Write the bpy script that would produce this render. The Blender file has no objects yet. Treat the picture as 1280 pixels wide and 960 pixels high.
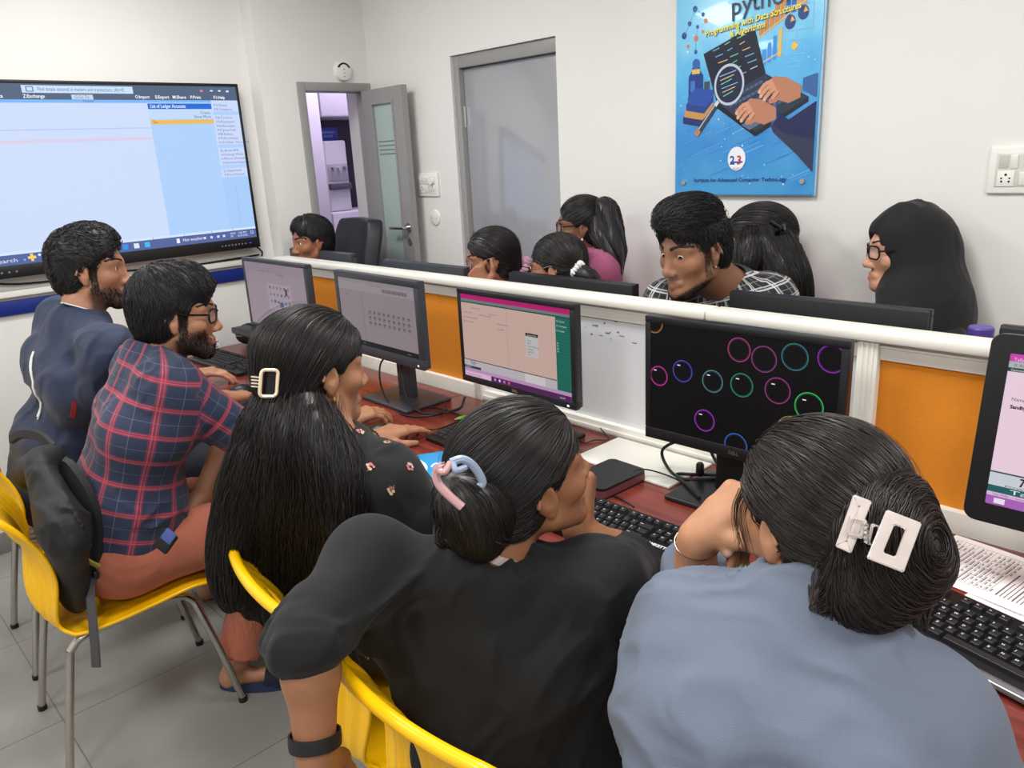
import bpy, bmesh, math, random
import numpy as np
from mathutils import Vector, Matrix, Quaternion
random.seed(7)
np.random.seed(7)
SC = bpy.context.scene
COL = SC.collection
PI = math.pi

# ---------------------------------------------------------------- camera
CAM_Z = 1.65
_yaw, _pitch, _roll, FPX = -0.82121641, 0.29071674, -0.05293955, 969.25
C_FW = Vector((math.sin(_yaw)*math.cos(_pitch), math.cos(_yaw)*math.cos(_pitch), -math.sin(_pitch)))
_r0 = Vector((math.cos(_yaw), -math.sin(_yaw), 0)); _u0 = _r0.cross(C_FW)
C_RT = _r0*math.cos(_roll) + _u0*math.sin(_roll)
C_UP = -_r0*math.sin(_roll) + _u0*math.cos(_roll)
cam_d = bpy.data.cameras.new('camera'); cam = bpy.data.objects.new('camera', cam_d); COL.objects.link(cam)
cam.matrix_world = Matrix(((C_RT.x, C_UP.x, -C_FW.x, 0), (C_RT.y, C_UP.y, -C_FW.y, 0), (C_RT.z, C_UP.z, -C_FW.z, CAM_Z), (0, 0, 0, 1)))
cam_d.sensor_fit = 'HORIZONTAL'; cam_d.sensor_width = 36.0; cam_d.lens = 36.0*FPX/1280.0
cam_d.clip_start = 0.02; cam_d.clip_end = 60
SC.camera = cam

# ---------------------------------------------------------------- exposure, world, lamps
SC.view_settings.view_transform = 'Standard'; SC.view_settings.look = 'None'
SC.view_settings.gamma = 1.0; SC.view_settings.use_curve_mapping = False
SC.view_settings.exposure = 0.0
w = bpy.data.worlds.new('world'); SC.world = w; w.use_nodes = True
w.node_tree.nodes['Background'].inputs[0].default_value = (0.9, 0.95, 1.0, 1); w.node_tree.nodes['Background'].inputs[1].default_value = 0.05
ROOM_X0, ROOM_X1, ROOM_Y0, ROOM_Y1, ROOM_H = -3.99, 2.6, -2.2, 2.645, 2.75
LAMPS = [(-2.9, 1.15), (-1.1, 1.15), (0.7, 1.15), (-2.9, -0.75), (-1.1, -0.75), (0.7, -0.75)]
LAMP_W = 22.5
for lx, ly in LAMPS:
    ld = bpy.data.lights.new('ceiling_panel_light', 'AREA'); ld.shape = 'SQUARE'; ld.size = 0.58; ld.energy = LAMP_W; ld.color = (1.0, 0.99, 0.985)
    lo = bpy.data.objects.new('ceiling_panel_light', ld); COL.objects.link(lo); lo.location = (lx, ly, ROOM_H-0.035)
pd = bpy.data.lights.new('pantry_light', 'AREA'); pd.size = 0.5; pd.energy = 11.0; pd.color = (0.88, 0.82, 1.0)
po = bpy.data.objects.new('pantry_light', pd); COL.objects.link(po); po.location = (-4.35, 2.9, 2.65)

# ---------------------------------------------------------------- helpers
def px_ray(x, y): return C_RT*((x-640)/FPX) - C_UP*((y-480)/FPX) + C_FW
def on_z(x, y, z): d = px_ray(x, y); return Vector((0, 0, CAM_Z)) + d*((z-CAM_Z)/d.z)
def on_y(x, y, Y): d = px_ray(x, y); return Vector((0, 0, CAM_Z)) + d*(Y/d.y)
def on_x(x, y, X): d = px_ray(x, y); return Vector((0, 0, CAM_Z)) + d*(X/d.x)
def at_d(x, y, D): return Vector((0, 0, CAM_Z)) + px_ray(x, y)*D

def lin(c):
    return tuple(((v/12.92) if v <= 0.04045 else ((v+0.055)/1.055)**2.4) for v in [q/255.0 for q in c])
_mats = {}
def mat(name, rgb, rough=0.5, metal=0.0, noise=0.0, nscale=20.0, bump=0.0, bscale=200.0, emit=None, estr=1.0, spec=0.5, coat=0.0, trans=0.0, sheen=0.0, stretch=None, ior=1.45, sss=0.0):
    if name in _mats: return _mats[name]
    m = bpy.data.materials.new(name); m.use_nodes = True; nt = m.node_tree; b = nt.nodes['Principled BSDF']
    c = (*lin(rgb), 1)
    b.inputs['Base Color'].default_value = c; b.inputs['Roughness'].default_value = rough; b.inputs['Metallic'].default_value = metal
    b.inputs['Specular IOR Level'].default_value = spec; b.inputs['Coat Weight'].default_value = coat; b.inputs['Transmission Weight'].default_value = trans
    b.inputs['Sheen Weight'].default_value = sheen; b.inputs['IOR'].default_value = ior
    if sss: b.inputs['Subsurface Weight'].default_value = sss; b.inputs['Subsurface Radius'].default_value = (0.012, 0.005, 0.003); b.inputs['Subsurface Scale'].default_value = 0.5
    tc = nt.nodes.new('ShaderNodeTexCoord')
    vec = tc.outputs['Object']
    if stretch:
        mp = nt.nodes.new('ShaderNodeMapping'); mp.inputs['Scale'].default_value = stretch; nt.links.new(vec, mp.inputs['Vector']); vec = mp.outputs['Vector']
    if noise:
        n = nt.nodes.new('ShaderNodeTexNoise'); n.inputs['Scale'].default_value = nscale; n.inputs['Detail'].default_value = 5
        nt.links.new(vec, n.inputs['Vector'])
        mx = nt.nodes.new('ShaderNodeMix'); mx.data_type = 'RGBA'
        mx.inputs['A'].default_value = (*[max(0, v*(1-noise)) for v in c[:3]], 1); mx.inputs['B'].default_value = (*[min(1, v*(1+noise)) for v in c[:3]], 1)
        nt.links.new(n.outputs['Fac'], mx.inputs['Factor']); nt.links.new(mx.outputs['Result'], b.inputs['Base Color'])
    if bump:
        n2 = nt.nodes.new('ShaderNodeTexNoise'); n2.inputs['Scale'].default_value = bscale; n2.inputs['Detail'].default_value = 3
        nt.links.new(vec, n2.inputs['Vector'])
        bp = nt.nodes.new('ShaderNodeBump'); bp.inputs['Strength'].default_value = bump; bp.inputs['Distance'].default_value = 0.002
        nt.links.new(n2.outputs['Fac'], bp.inputs['Height']); nt.links.new(bp.outputs['Normal'], b.inputs['Normal'])
    if emit is not None:
        b.inputs['Emission Color'].default_value = (*lin(emit), 1); b.inputs['Emission Strength'].default_value = estr
    _mats[name] = m
    return m
def screen_mat(name, rgb, estr=0.8):
    return mat('screen_'+name, (12, 12, 14), 0.35, emit=rgb, estr=estr, spec=0.3)

def tag(o, label=None, cat=None, group=None, kind=None):
    if label: o['label'] = label
    if cat: o['category'] = cat
    if group: o['group'] = group
    if kind: o['kind'] = kind
    return o
def thing(name, label, cat, loc=(0, 0, 0), rotz=0.0, group=None, kind=None):
    o = bpy.data.objects.new(name, None); COL.objects.link(o); o.location = loc; o.rotation_euler = (0, 0, rotz); o.empty_display_size = 0.05
    return tag(o, label, cat, group, kind)
def link_mesh(name, me, m=None, parent=None, loc=None):
    o = bpy.data.objects.new(name, me); COL.objects.link(o)
    if m is not None:
        for mm in (m if isinstance(m, (list, tuple)) else [m]): me.materials.append(mm)
    if parent is not None: o.parent = parent
    if loc is not None: o.location = loc
    return o
def obj(name, bm, m=None, parent=None, smooth=True, angle=35, loc=None):
    me = bpy.data.meshes.new(name); bm.normal_update(); bm.to_mesh(me); bm.free()
    if smooth:
        me.polygons.foreach_set('use_smooth', [True]*len(me.polygons))
        if hasattr(me, 'set_sharp_from_angle'): me.set_sharp_from_angle(angle=math.radians(angle))
    return link_mesh(name, me, m, parent, loc)
def dup(root, loc=None, rotz=None, label=None, group=None, name=None):
    r = root.copy(); COL.objects.link(r)
    if loc is not None: r.location = loc
    if rotz is not None: r.rotation_euler = (0, 0, rotz)
    if label: r['label'] = label
    if group: r['group'] = group
    for ch in list(root.children):
        c = ch.copy(); COL.objects.link(c); c.parent = r; c.matrix_parent_inverse = ch.matrix_parent_inverse
        for g in ch.children:
            d = g.copy(); COL.objects.link(d); d.parent = c; d.matrix_parent_inverse = g.matrix_parent_inverse
    return r
def add_box(bm, lo, hi, bevel=0.0, seg=2, mtx=None, mi=0):
    r = bmesh.ops.create_cube(bm, size=1.0); vs = r['verts']
    s = Vector((hi[0]-lo[0], hi[1]-lo[1], hi[2]-lo[2])); c = Vector(((hi[0]+lo[0])/2, (hi[1]+lo[1])/2, (hi[2]+lo[2])/2))
    for v in vs: v.co = Vector((v.co.x*s.x, v.co.y*s.y, v.co.z*s.z)) + c
    fs = set(f for v in vs for f in v.link_faces)
    if bevel > 0:
        es = set(e for v in vs for e in v.link_edges)
        rr = bmesh.ops.bevel(bm, geom=list(es), offset=bevel, segments=seg, profile=0.5, affect='EDGES')
        fs |= set(rr['faces']); vs = list(set(vs) | set(rr['verts']))
    vs = [v for v in vs if v.is_valid]
    if mtx is not None:
        for v in set(vs) | set(v for f in fs if f.is_valid for v in f.verts): v.co = mtx @ v.co
    if mi:
        for f in fs:
            if f.is_valid: f.material_index = mi
    return bm
def box(lo, hi, bevel=0.0, seg=2, mtx=None):
    return add_box(bmesh.new(), lo, hi, bevel, seg, mtx)
def smooth_path(pts, n=8):
    pts = [Vector(p) for p in pts]
    if len(pts) < 3: return pts
    out = []
    P = [pts[0]*2-pts[1]] + pts + [pts[-1]*2-pts[-2]]
    for i in range(1, len(P)-2):
        p0, p1, p2, p3 = P[i-1], P[i], P[i+1], P[i+2]
        for k in range(n):
            t = k/n
            out.append(0.5*((2*p1)+(p2-p0)*t+(2*p0-5*p1+4*p2-p3)*t*t+(3*p1-p0-3*p2+p3)*t*t*t))
    out.append(pts[-1]); return out
def add_tube(bm, pts, r, seg=10, cap=True, mi=0):
    pts = [Vector(p) for p in pts]; n = len(pts)
    rs = r if isinstance(r, (list, tuple)) else [r]*n
    rings = []; up = None
    for i in range(n):
        t = (pts[min(i+1, n-1)]-pts[max(i-1, 0)])
        if t.length < 1e-9: t = Vector((0, 0, 1))
        t.normalize()
        if up is None:
            a = Vector((0, 0, 1)) if abs(t.z) < 0.9 else Vector((1, 0, 0)); up = (a - t*a.dot(t)).normalized()
        else:
            up = (up - t*up.dot(t)).normalized()
        b = t.cross(up)
        rings.append([bm.verts.new(pts[i] + (up*math.cos(2*PI*k/seg)+b*math.sin(2*PI*k/seg))*rs[i]) for k in range(seg)])
    for i in range(n-1):
        for k in range(seg):
            f = bm.faces.new((rings[i][k], rings[i][(k+1) % seg], rings[i+1][(k+1) % seg], rings[i+1][k])); f.material_index = mi
    if cap:
        f = bm.faces.new(rings[0][::-1]); f.material_index = mi
        f = bm.faces.new(rings[-1]); f.material_index = mi
    return bm
def tube(pts, r, seg=10, cap=True): return add_tube(bmesh.new(), pts, r, seg, cap)
def add_lathe(bm, prof, c=(0, 0, 0), seg=24, axis='z', mi=0):
    rings = []
    for (r, h) in prof:
        ring = []
        for k in range(seg):
            a = 2*PI*k/seg; u, v = math.cos(a)*r, math.sin(a)*r
            p = (u, v, h) if axis == 'z' else ((h, u, v) if axis == 'x' else (v, h, u))
            ring.append(bm.verts.new((p[0]+c[0], p[1]+c[1], p[2]+c[2])))
        rings.append(ring)
    for i in range(len(rings)-1):
        for k in range(seg):
            f = bm.faces.new((rings[i][k], rings[i][(k+1) % seg], rings[i+1][(k+1) % seg], rings[i+1][k])); f.material_index = mi
    f = bm.faces.new(rings[0][::-1]); f.material_index = mi
    f = bm.faces.new(rings[-1]); f.material_index = mi
    return bm
def add_prism(bm, poly, h0, h1, mtx=None, mi=0):
    a = [bm.verts.new((p[0], p[1], h0)) for p in poly]; b = [bm.verts.new((p[0], p[1], h1)) for p in poly]
    n = len(poly)
    fs = [bm.faces.new(a[::-1]), bm.faces.new(b)]
    for i in range(n): fs.append(bm.faces.new((a[i], a[(i+1) % n], b[(i+1) % n], b[i])))
    for f in fs: f.material_index = mi
    if mtx is not None:
        for v in a+b: v.co = mtx @ v.co
    return bm
def rounded_rect(w, h, r, n=5, cx=0, cy=0):
    out = []
    for (sx, sy, a0) in ((1, 1, 0), (-1, 1, 90), (-1, -1, 180), (1, -1, 270)):
        for k in range(n+1):
            a = math.radians(a0+90*k/n); out.append((cx+sx*(w/2-r)+r*math.cos(a), cy+sy*(h/2-r)+r*math.sin(a)))
    return out
_tx = {}
def text_mesh(s, size, depth=0.0004, align='LEFT', bold=0.0, shear=0.0, res=2):
    cu = bpy.data.curves.new('lettering', 'FONT'); cu.body = s; cu.size = size; cu.extrude = depth/2; cu.align_x = align; cu.resolution_u = res; cu.offset = bold; cu.shear = shear
    o = bpy.data.objects.new('lettering', cu); COL.objects.link(o)
    dg = bpy.context.evaluated_depsgraph_get(); dg.update()
    me = bpy.data.meshes.new_from_object(o.evaluated_get(dg)); bpy.data.objects.remove(o); bpy.data.curves.remove(cu)
    me.materials.clear()
    return me
def add_text(bm, s, size, mtx, mi=0, align='LEFT', bold=0.0, shear=0.0, depth=0.0004, width=None):
    me = text_mesh(s, size, depth, align, bold, shear)
    sx = 1.0
    if width and len(me.vertices):
        xs = [v.co.x for v in me.vertices]; sx = width/max(1e-6, max(xs)-min(xs))
    me.transform(mtx @ Matrix.Diagonal((sx, 1, 1, 1)))
    while len(me.materials) <= mi: me.materials.append(None)
    me.polygons.foreach_set('material_index', [mi]*len(me.polygons))
    bm.from_mesh(me)
    bpy.data.meshes.remove(me)
    return bm
def frame_mtx(o, x, y):
    x = Vector(x).normalized(); y = Vector(y); y = (y - x*y.dot(x)).normalized(); z = x.cross(y)
    return Matrix(((x.x, y.x, z.x, o[0]), (x.y, y.y, z.y, o[1]), (x.z, y.z, z.z, o[2]), (0, 0, 0, 1)))
# ---------------------------------------------------------------- room
M_WALL = mat('wall_paint', (234, 233, 229), 0.55, noise=0.03, nscale=2.5, bump=0.05, bscale=60)
M_CEIL = mat('ceiling_white', (240, 240, 236), 0.8)
M_GREY = mat('grey_laminate', (160, 162, 168), 0.13, spec=0.9, noise=0.03, nscale=3, coat=0.6)
M_FRAME = mat('grey_frame_paint', (152, 151, 150), 0.4)
M_SKIRT = mat('grey_skirting_tile', (128, 128, 126), 0.35, noise=0.08, nscale=8)
M_STEEL = mat('brushed_steel', (200, 198, 192), 0.28, metal=1.0)
M_WPLAST = mat('white_plastic', (238, 237, 231), 0.35)
M_BLACK = mat('black_plastic', (24, 24, 26), 0.42, bump=0.15, bscale=900)
M_GLOSSBLACK = mat('gloss_black', (10, 10, 12), 0.12)
M_RUBBER = mat('black_cable', (18, 18, 20), 0.45)

def floor_mat():
    m = bpy.data.materials.new('grey_floor_tile'); m.use_nodes = True; nt = m.node_tree; b = nt.nodes['Principled BSDF']
    tc = nt.nodes.new('ShaderNodeTexCoord'); mp = nt.nodes.new('ShaderNodeMapping'); mp.inputs['Rotation'].default_value = (0, 0, 0); mp.inputs['Location'].default_value = (0.12, 0.27, 0)
    nt.links.new(tc.outputs['Object'], mp.inputs['Vector'])
    br = nt.nodes.new('ShaderNodeTexBrick'); br.offset = 0.0; br.inputs['Scale'].default_value = 1.0; br.inputs['Brick Width'].default_value = 0.6; br.inputs['Row Height'].default_value = 0.6
    br.inputs['Mortar Size'].default_value = 0.0022; br.inputs['Color1'].default_value = (*lin((139, 138, 134)), 1); br.inputs['Color2'].default_value = (*lin((143, 142, 138)), 1); br.inputs['Mortar'].default_value = (*lin((104, 103, 100)), 1)
    nt.links.new(mp.outputs['Vector'], br.inputs['Vector'])
    n = nt.nodes.new('ShaderNodeTexNoise'); n.inputs['Scale'].default_value = 4; n.inputs['Detail'].default_value = 8; nt.links.new(tc.outputs['Object'], n.inputs['Vector'])
    mx = nt.nodes.new('ShaderNodeMix'); mx.data_type = 'RGBA'; mx.blend_type = 'OVERLAY'; mx.inputs['Factor'].default_value = 0.25
    nt.links.new(br.outputs['Color'], mx.inputs['A']); nt.links.new(n.outputs['Fac'], mx.inputs['B'])
    nt.links.new(mx.outputs['Result'], b.inputs['Base Color']); b.inputs['Roughness'].default_value = 0.38
    return m
def struct(name, bm, m, parent=None):
    o = obj(name, bm, m, parent)
    if parent is None: o['kind'] = 'structure'
    return o
X0, X1, Y0, Y1, RH = ROOM_X0, ROOM_X1, ROOM_Y0, ROOM_Y1, ROOM_H
XD = -3.88                                   # face of the projecting bay that holds the open door
struct('floor', box((X0-1.6, Y0-0.1, -0.08), (X1+0.1, Y1+1.2, 0.0)), floor_mat())
struct('ceiling', box((X0-0.12, Y0-0.12, RH), (X1+0.12, Y1+0.12, RH+0.1)), M_CEIL)
DY0, DY1, DH = 2.235, 2.615, 2.01            # clear opening of door_1
bm = bmesh.new()
add_box(bm, (X0-0.12, Y0-0.1, 0), (X0, 1.99, RH))
add_box(bm, (X0-0.12, 1.99, 0), (XD, DY0-0.04, RH))
add_box(bm, (X0-0.12, DY0-0.04, DH+0.04), (XD, Y1, RH))
add_box(bm, (X0-0.12, DY1+0.02, 0), (XD, Y1, DH+0.04))
struct('wall_left', bm, M_WALL)
D2X0, D2X1, D2H = -3.165, -2.455, 2.115      # recess of door_2
bm = bmesh.new()
add_box(bm, (X0-0.12, Y1, 0), (D2X0, Y1+0.12, RH)); add_box(bm, (D2X1, Y1, 0), (X1+0.1, Y1+0.12, RH)); add_box(bm, (D2X0, Y1, D2H), (D2X1, Y1+0.12, RH))
struct('wall_back', bm, M_WALL)
struct('wall_right', box((X1, Y0-0.1, 0), (X1+0.1, Y1, RH)), M_WALL)
struct('wall_front', box((X0, Y0-0.1, 0), (X1, Y0, RH)), M_WALL)
struct('baseboard_left', box((X0, Y0, 0), (X0+0.012, 1.985, 0.10), 0.003), M_SKIRT)
bm = bmesh.new(); add_box(bm, (D2X1+0.02, Y1-0.012, 0), (X1, Y1, 0.10), 0.003); add_box(bm, (XD, Y1-0.012, 0), (D2X0, Y1, 0.10), 0.003)
struct('baseboard_back', bm, M_SKIRT)
struct('baseboard_front', box((X0, Y0, 0), (X1, Y0+0.012, 0.10), 0.003), M_SKIRT)
struct('baseboard_right', box((X1-0.012, Y0, 0), (X1, Y1, 0.10), 0.003), M_SKIRT)
struct('trim_1', box((X0, -1.5, 1.070), (X0+0.016, 1.90, 1.135), 0.004), mat('blue_band', (28, 48, 128), 0.35))
struct('trim_2', box((X0, -1.5, 1.150), (X0+0.03, 1.93, 1.178), 0.004), M_WPLAST)
# door_1: grey leaf with a frosted glass strip, standing open against the back wall
d1 = bpy.data.objects.new('door_1', None); COL.objects.link(d1); d1.location = (XD, DY1, 0); d1['kind'] = 'structure'
bm = bmesh.new()
add_box(bm, (-0.10, DY0-0.045-DY1, 0), (0.012, DY0-DY1, DH+0.045), 0.004); add_box(bm, (-0.10, 0.0, 0), (0.012, 0.028, DH+0.045), 0.004); add_box(bm, (-0.10, DY0-DY1, DH), (0.012, 0.0, DH+0.045), 0.004)
obj('door_frame', bm, M_FRAME, d1)
leaf_ang = math.radians(-3)
LW, LT = 0.395, 0.035
# leaf local: x along the width from the hinge, y thickness, z up
ML = Matrix.Translation((0.03, -0.015, 0)) @ Matrix.Rotation(math.radians(-2.5), 4, 'Z')
bm = bmesh.new(); gx0, gx1, gz0, gz1 = 0.105, 0.295, 0.55, 1.93
for lo, hi in (((0, -LT, 0.01), (gx0, 0, DH)), ((gx1, -LT, 0.01), (LW, 0, DH)), ((gx0, -LT, 0.01), (gx1, 0, gz0)), ((gx0, -LT, gz1), (gx1, 0, DH))): add_box(bm, lo, hi, 0.0, mtx=ML)
leaf = obj('door_leaf', bm, M_FRAME, d1)
bm = box((gx0, -LT*0.7, gz0), (gx1, -LT*0.3, gz1), mtx=ML)
gl = obj('glass_pane', bm, mat('frosted_glass', (196, 216, 210), 0.35, trans=0.25, spec=0.6), leaf)
bm = bmesh.new()
for k in range(4): add_box(bm, (gx0+0.012, -LT*0.72, 1.735-k*0.022), (gx1-0.008, -LT*0.695, 1.742-k*0.022), mtx=ML)
obj('etched_stripe', bm, mat('clear_etch', (120, 138, 136), 0.2), gl)
bm = bmesh.new()
for lo, hi in (((gx0-0.012, -LT-0.006, gz0-0.012), (gx0, -LT, gz1+0.012)), ((gx1, -LT-0.006, gz0-0.012), (gx1+0.012, -LT, gz1+0.012)), ((gx0, -LT-0.006, gz1), (gx1, -LT, gz1+0.012)), ((gx0, -LT-0.006, gz0-0.012), (gx1, -LT, gz0))): add_box(bm, lo, hi, 0.002, mtx=ML)
obj('glazing_bead', bm, M_FRAME, leaf)
bm = bmesh.new(); add_lathe(bm, [(0.024, -LT-0.008), (0.024, -LT)], (0.36, 0, 1.285), 20, 'y'); add_tube(bm, [(0.36, -LT, 1.285), (0.36, -LT-0.045, 1.285), (0.34, -LT-0.05, 1.285), (0.25, -LT-0.05, 1.283)], 0.009, 10)
add_lathe(bm, [(0.02, -LT-0.006), (0.02, -LT)], (0.36, 0, 1.21), 20, 'y')
for v in bm.verts: v.co = ML @ v.co
obj('door_handle', bm, M_STEEL, leaf)
# door_2: closed grey laminate door set back in the wall
d2 = bpy.data.objects.new('door_2', None); COL.objects.link(d2); d2.location = ((D2X0+D2X1)/2, Y1, 0); d2['kind'] = 'structure'
W2 = D2X1-D2X0
bm = bmesh.new(); add_box(bm, (-W2/2, 0.015, 0), (-W2/2+0.04, 0.12, D2H), 0.003); add_box(bm, (-W2/2+0.04, 0.015, D2H-0.06), (W2/2, 0.12, D2H), 0.003)
obj('door_frame', bm, M_FRAME, d2)
lf2 = obj('door_leaf', box((-W2/2+0.043, 0.045, 0.008), (W2/2-0.003, 0.085, D2H-0.063), 0.002), M_GREY, d2)
for hz in (0.3, 1.22, 1.83):
    obj('hinge', tube([(-W2/2+0.042, 0.04, hz-0.05), (-W2/2+0.042, 0.04, hz+0.05)], 0.006, 8), M_STEEL, lf2)
struct('wall_behind_door', box((D2X0-0.05, Y1+0.115, 0), (D2X1+0.05, Y1+0.2, RH)), M_FRAME)
# pantry beyond the open door
M_CAB = mat('pantry_laminate', (226, 220, 232), 0.35)
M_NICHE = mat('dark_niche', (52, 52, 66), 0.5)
PX = -5.05
bm = bmesh.new(); add_box(bm, (X0-1.5, 1.4, 0), (X0-1.4, 3.7, RH)); add_box(bm, (X0-1.5, 1.3, 0), (X0-0.12, 1.4, RH)); add_box(bm, (X0-1.5, 3.7, 0), (X0-0.12, 3.8, RH)); add_box(bm, (X0-1.5, 1.3, RH), (X0-0.12, 3.8, RH+0.1)); add_box(bm, (X0-0.12, Y1+0.12, 0), (X0, 3.8, RH))
struct('wall_pantry', bm, M_CAB)
# ---------------------------------------------------------------- worktops and partition
DZ = 0.765
DF, DB = 1.075, 1.806
def wood_mat():
    m = bpy.data.materials.new('mahogany_laminate'); m.use_nodes = True; nt = m.node_tree; b = nt.nodes['Principled BSDF']
    tc = nt.nodes.new('ShaderNodeTexCoord'); mp = nt.nodes.new('ShaderNodeMapping'); mp.inputs['Scale'].default_value = (1.2, 26, 26)
    nt.links.new(tc.outputs['Object'], mp.inputs['Vector'])
    n = nt.nodes.new('ShaderNodeTexNoise'); n.inputs['Scale'].default_value = 1.6; n.inputs['Detail'].default_value = 8; n.inputs['Distortion'].default_value = 0.6
    nt.links.new(mp.outputs['Vector'], n.inputs['Vector'])
    r = nt.nodes.new('ShaderNodeValToRGB'); r.color_ramp.elements[0].position = 0.3; r.color_ramp.elements[0].color = (*lin((92, 34, 27)), 1); r.color_ramp.elements[1].position = 0.72; r.color_ramp.elements[1].color = (*lin((138, 60, 48)), 1)
    nt.links.new(n.outputs['Fac'], r.inputs['Fac']); nt.links.new(r.outputs['Color'], b.inputs['Base Color']); b.inputs['Roughness'].default_value = 0.27
    b.inputs['Specular IOR Level'].default_value = 0.55
    return m
M_WOOD = wood_mat()
M_EDGE = mat('mahogany_edge', (96, 34, 28), 0.4)
for (a, b_, lab) in ((-3.86, -2.2222, 'reddish mahogany worktop at the far end under the two left monitors'), (-2.2198, -0.72, 'reddish mahogany worktop in the middle, under the blue notebook and bubble screen'), (-0.7176, 1.2, 'reddish mahogany worktop at the right under the printed papers')):
    t = thing('desk', lab, 'desk', ((a+b_)/2, (DF+DB)/2, 0), group='worktops along the partition'); hw = (b_-a)/2; hd = (DB-DF)/2-0.001
    obj('worktop', box((-hw, -hd, DZ-0.025), (hw, hd, DZ), 0.003), M_WOOD, t)
    obj('apron', box((-hw+0.02, hd-0.05, 0.35), (hw-0.02, hd-0.03, DZ-0.025)), M_EDGE, t)
    obj('side_panel', box((-hw+0.02, -hd+0.06, 0), (-hw+0.045, hd, DZ-0.025), 0.002), M_EDGE, t)
    obj('side_panel', box((hw-0.045, -hd+0.06, 0), (hw-0.02, hd, DZ-0.025), 0.002), M_EDGE, t)

def fabric_mat(name, rgb):
    m = mat(name, rgb, 0.9, noise=0.06, nscale=35, bump=0.5, bscale=420); return m
M_ORANGE = fabric_mat('orange_fabric', (232, 144, 36))
M_TRIM = mat('ivory_trim', (232, 230, 220), 0.35, noise=0.02, nscale=6)
pt = thing('desk_partition', 'long ivory partition with orange fabric panels and a whiteboard bay', 'partition', (-1.2, 1.85, 0))
ox, oy = -1.2, 1.85
PX0, PX1, RJ = -3.63, 1.2, -1.152
def pbox(lo, hi, bev=0.002): return box((lo[0]-ox, lo[1]-oy, lo[2]), (hi[0]-ox, hi[1]-oy, hi[2]), bev)
for (a, b_) in ((PX0, RJ-0.0006), (RJ+0.0006, PX1)):
    obj('cap_rail', pbox((a, 1.800, 1.183), (b_, 1.880, 1.210), 0.007), M_TRIM, pt)
posts = [-3.575, -2.135, -0.715, 0.72]
for p in posts:
    bm = pbox((p-0.024, 1.812, 0.0), (p+0.024, 1.870, 1.184)); 
    for q in (-0.012, 0.0, 0.012): add_box(bm, (p+q-0.003-ox, 1.8095-oy, DZ+0.002), (p+q+0.003-ox, 1.8125-oy, 1.182), 0.001)
    obj('post', bm, M_TRIM, pt)
M_WB = mat('whiteboard', (226, 228, 230), 0.18, spec=0.6, noise=0.03, nscale=12)
for i, (a, b_) in enumerate(zip(posts[:-1]+[posts[-1]], posts[1:]+[PX1])):
    a2, b2 = a+0.024, b_-0.024
    bm = pbox((a2, 1.825, 1.138), (b2, 1.868, 1.184)); add_box(bm, (a2-ox, 1.822-oy, 1.168), (b2-ox, 1.825-oy, 1.173)); obj('top_trim', bm, M_TRIM, pt)
    bm = pbox((a2, 1.815, 0.60), (b2, 1.87, 0.812 if i != 1 else 0.80)); 
    if i == 1:
        add_box(bm, (a2-ox, 1.809-oy, DZ), (b2-ox, 1.815-oy, 0.783), 0.002)
    obj('bottom_trim', bm, M_TRIM, pt)
    o = obj('whiteboard_panel' if i == 1 else 'fabric_panel', pbox((a2, 1.835, 0.79), (b2, 1.86, 1.15), 0), M_WB if i == 1 else M_ORANGE, pt)
    if i == 1: tag(o, 'white marker board panel'); 
obj('lower_panel', pbox((PX0+0.03, 1.83, 0.05), (PX1, 1.865, 0.61)), M_TRIM, pt)
# scribbles left on the whiteboard panel
bm = bmesh.new()
for k in range(14):
    sx = random.uniform(-1.62, -1.42); sz = random.uniform(1.07, 1.135)
    add_box(bm, (sx-ox, 1.8344-oy, sz), (sx+random.uniform(.004, .02)-ox, 1.8351-oy, sz+random.uniform(.002, .006)))
obj('marker_mark', bm, mat('marker_grey', (120, 124, 134), 0.5), pt)
# far row of worktops on the other side
t = thing('desk', 'mahogany worktop of the far row behind the partition', 'desk', (-1.1, 2.0, 0))
obj('worktop', box((-2.46, -0.11, DZ-0.025), (2.3, 0.11, DZ), 0.003), M_WOOD, t)
obj('side_panel', box((-2.4, -0.1, 0), (-2.37, 0.10, DZ-0.025)), M_EDGE, t); obj('side_panel', box((2.2, -0.1, 0), (2.23, 0.10, DZ-0.025)), M_EDGE, t)
tag(obj('cable_cover', box((-0.17, -0.105, 0), (0.17, 0.105, 0.007), 0.002), M_TRIM, loc=(-1.285, 1.695, DZ)), 'flat ivory cover board lying on the worktop behind the black box', 'cover board')

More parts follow.
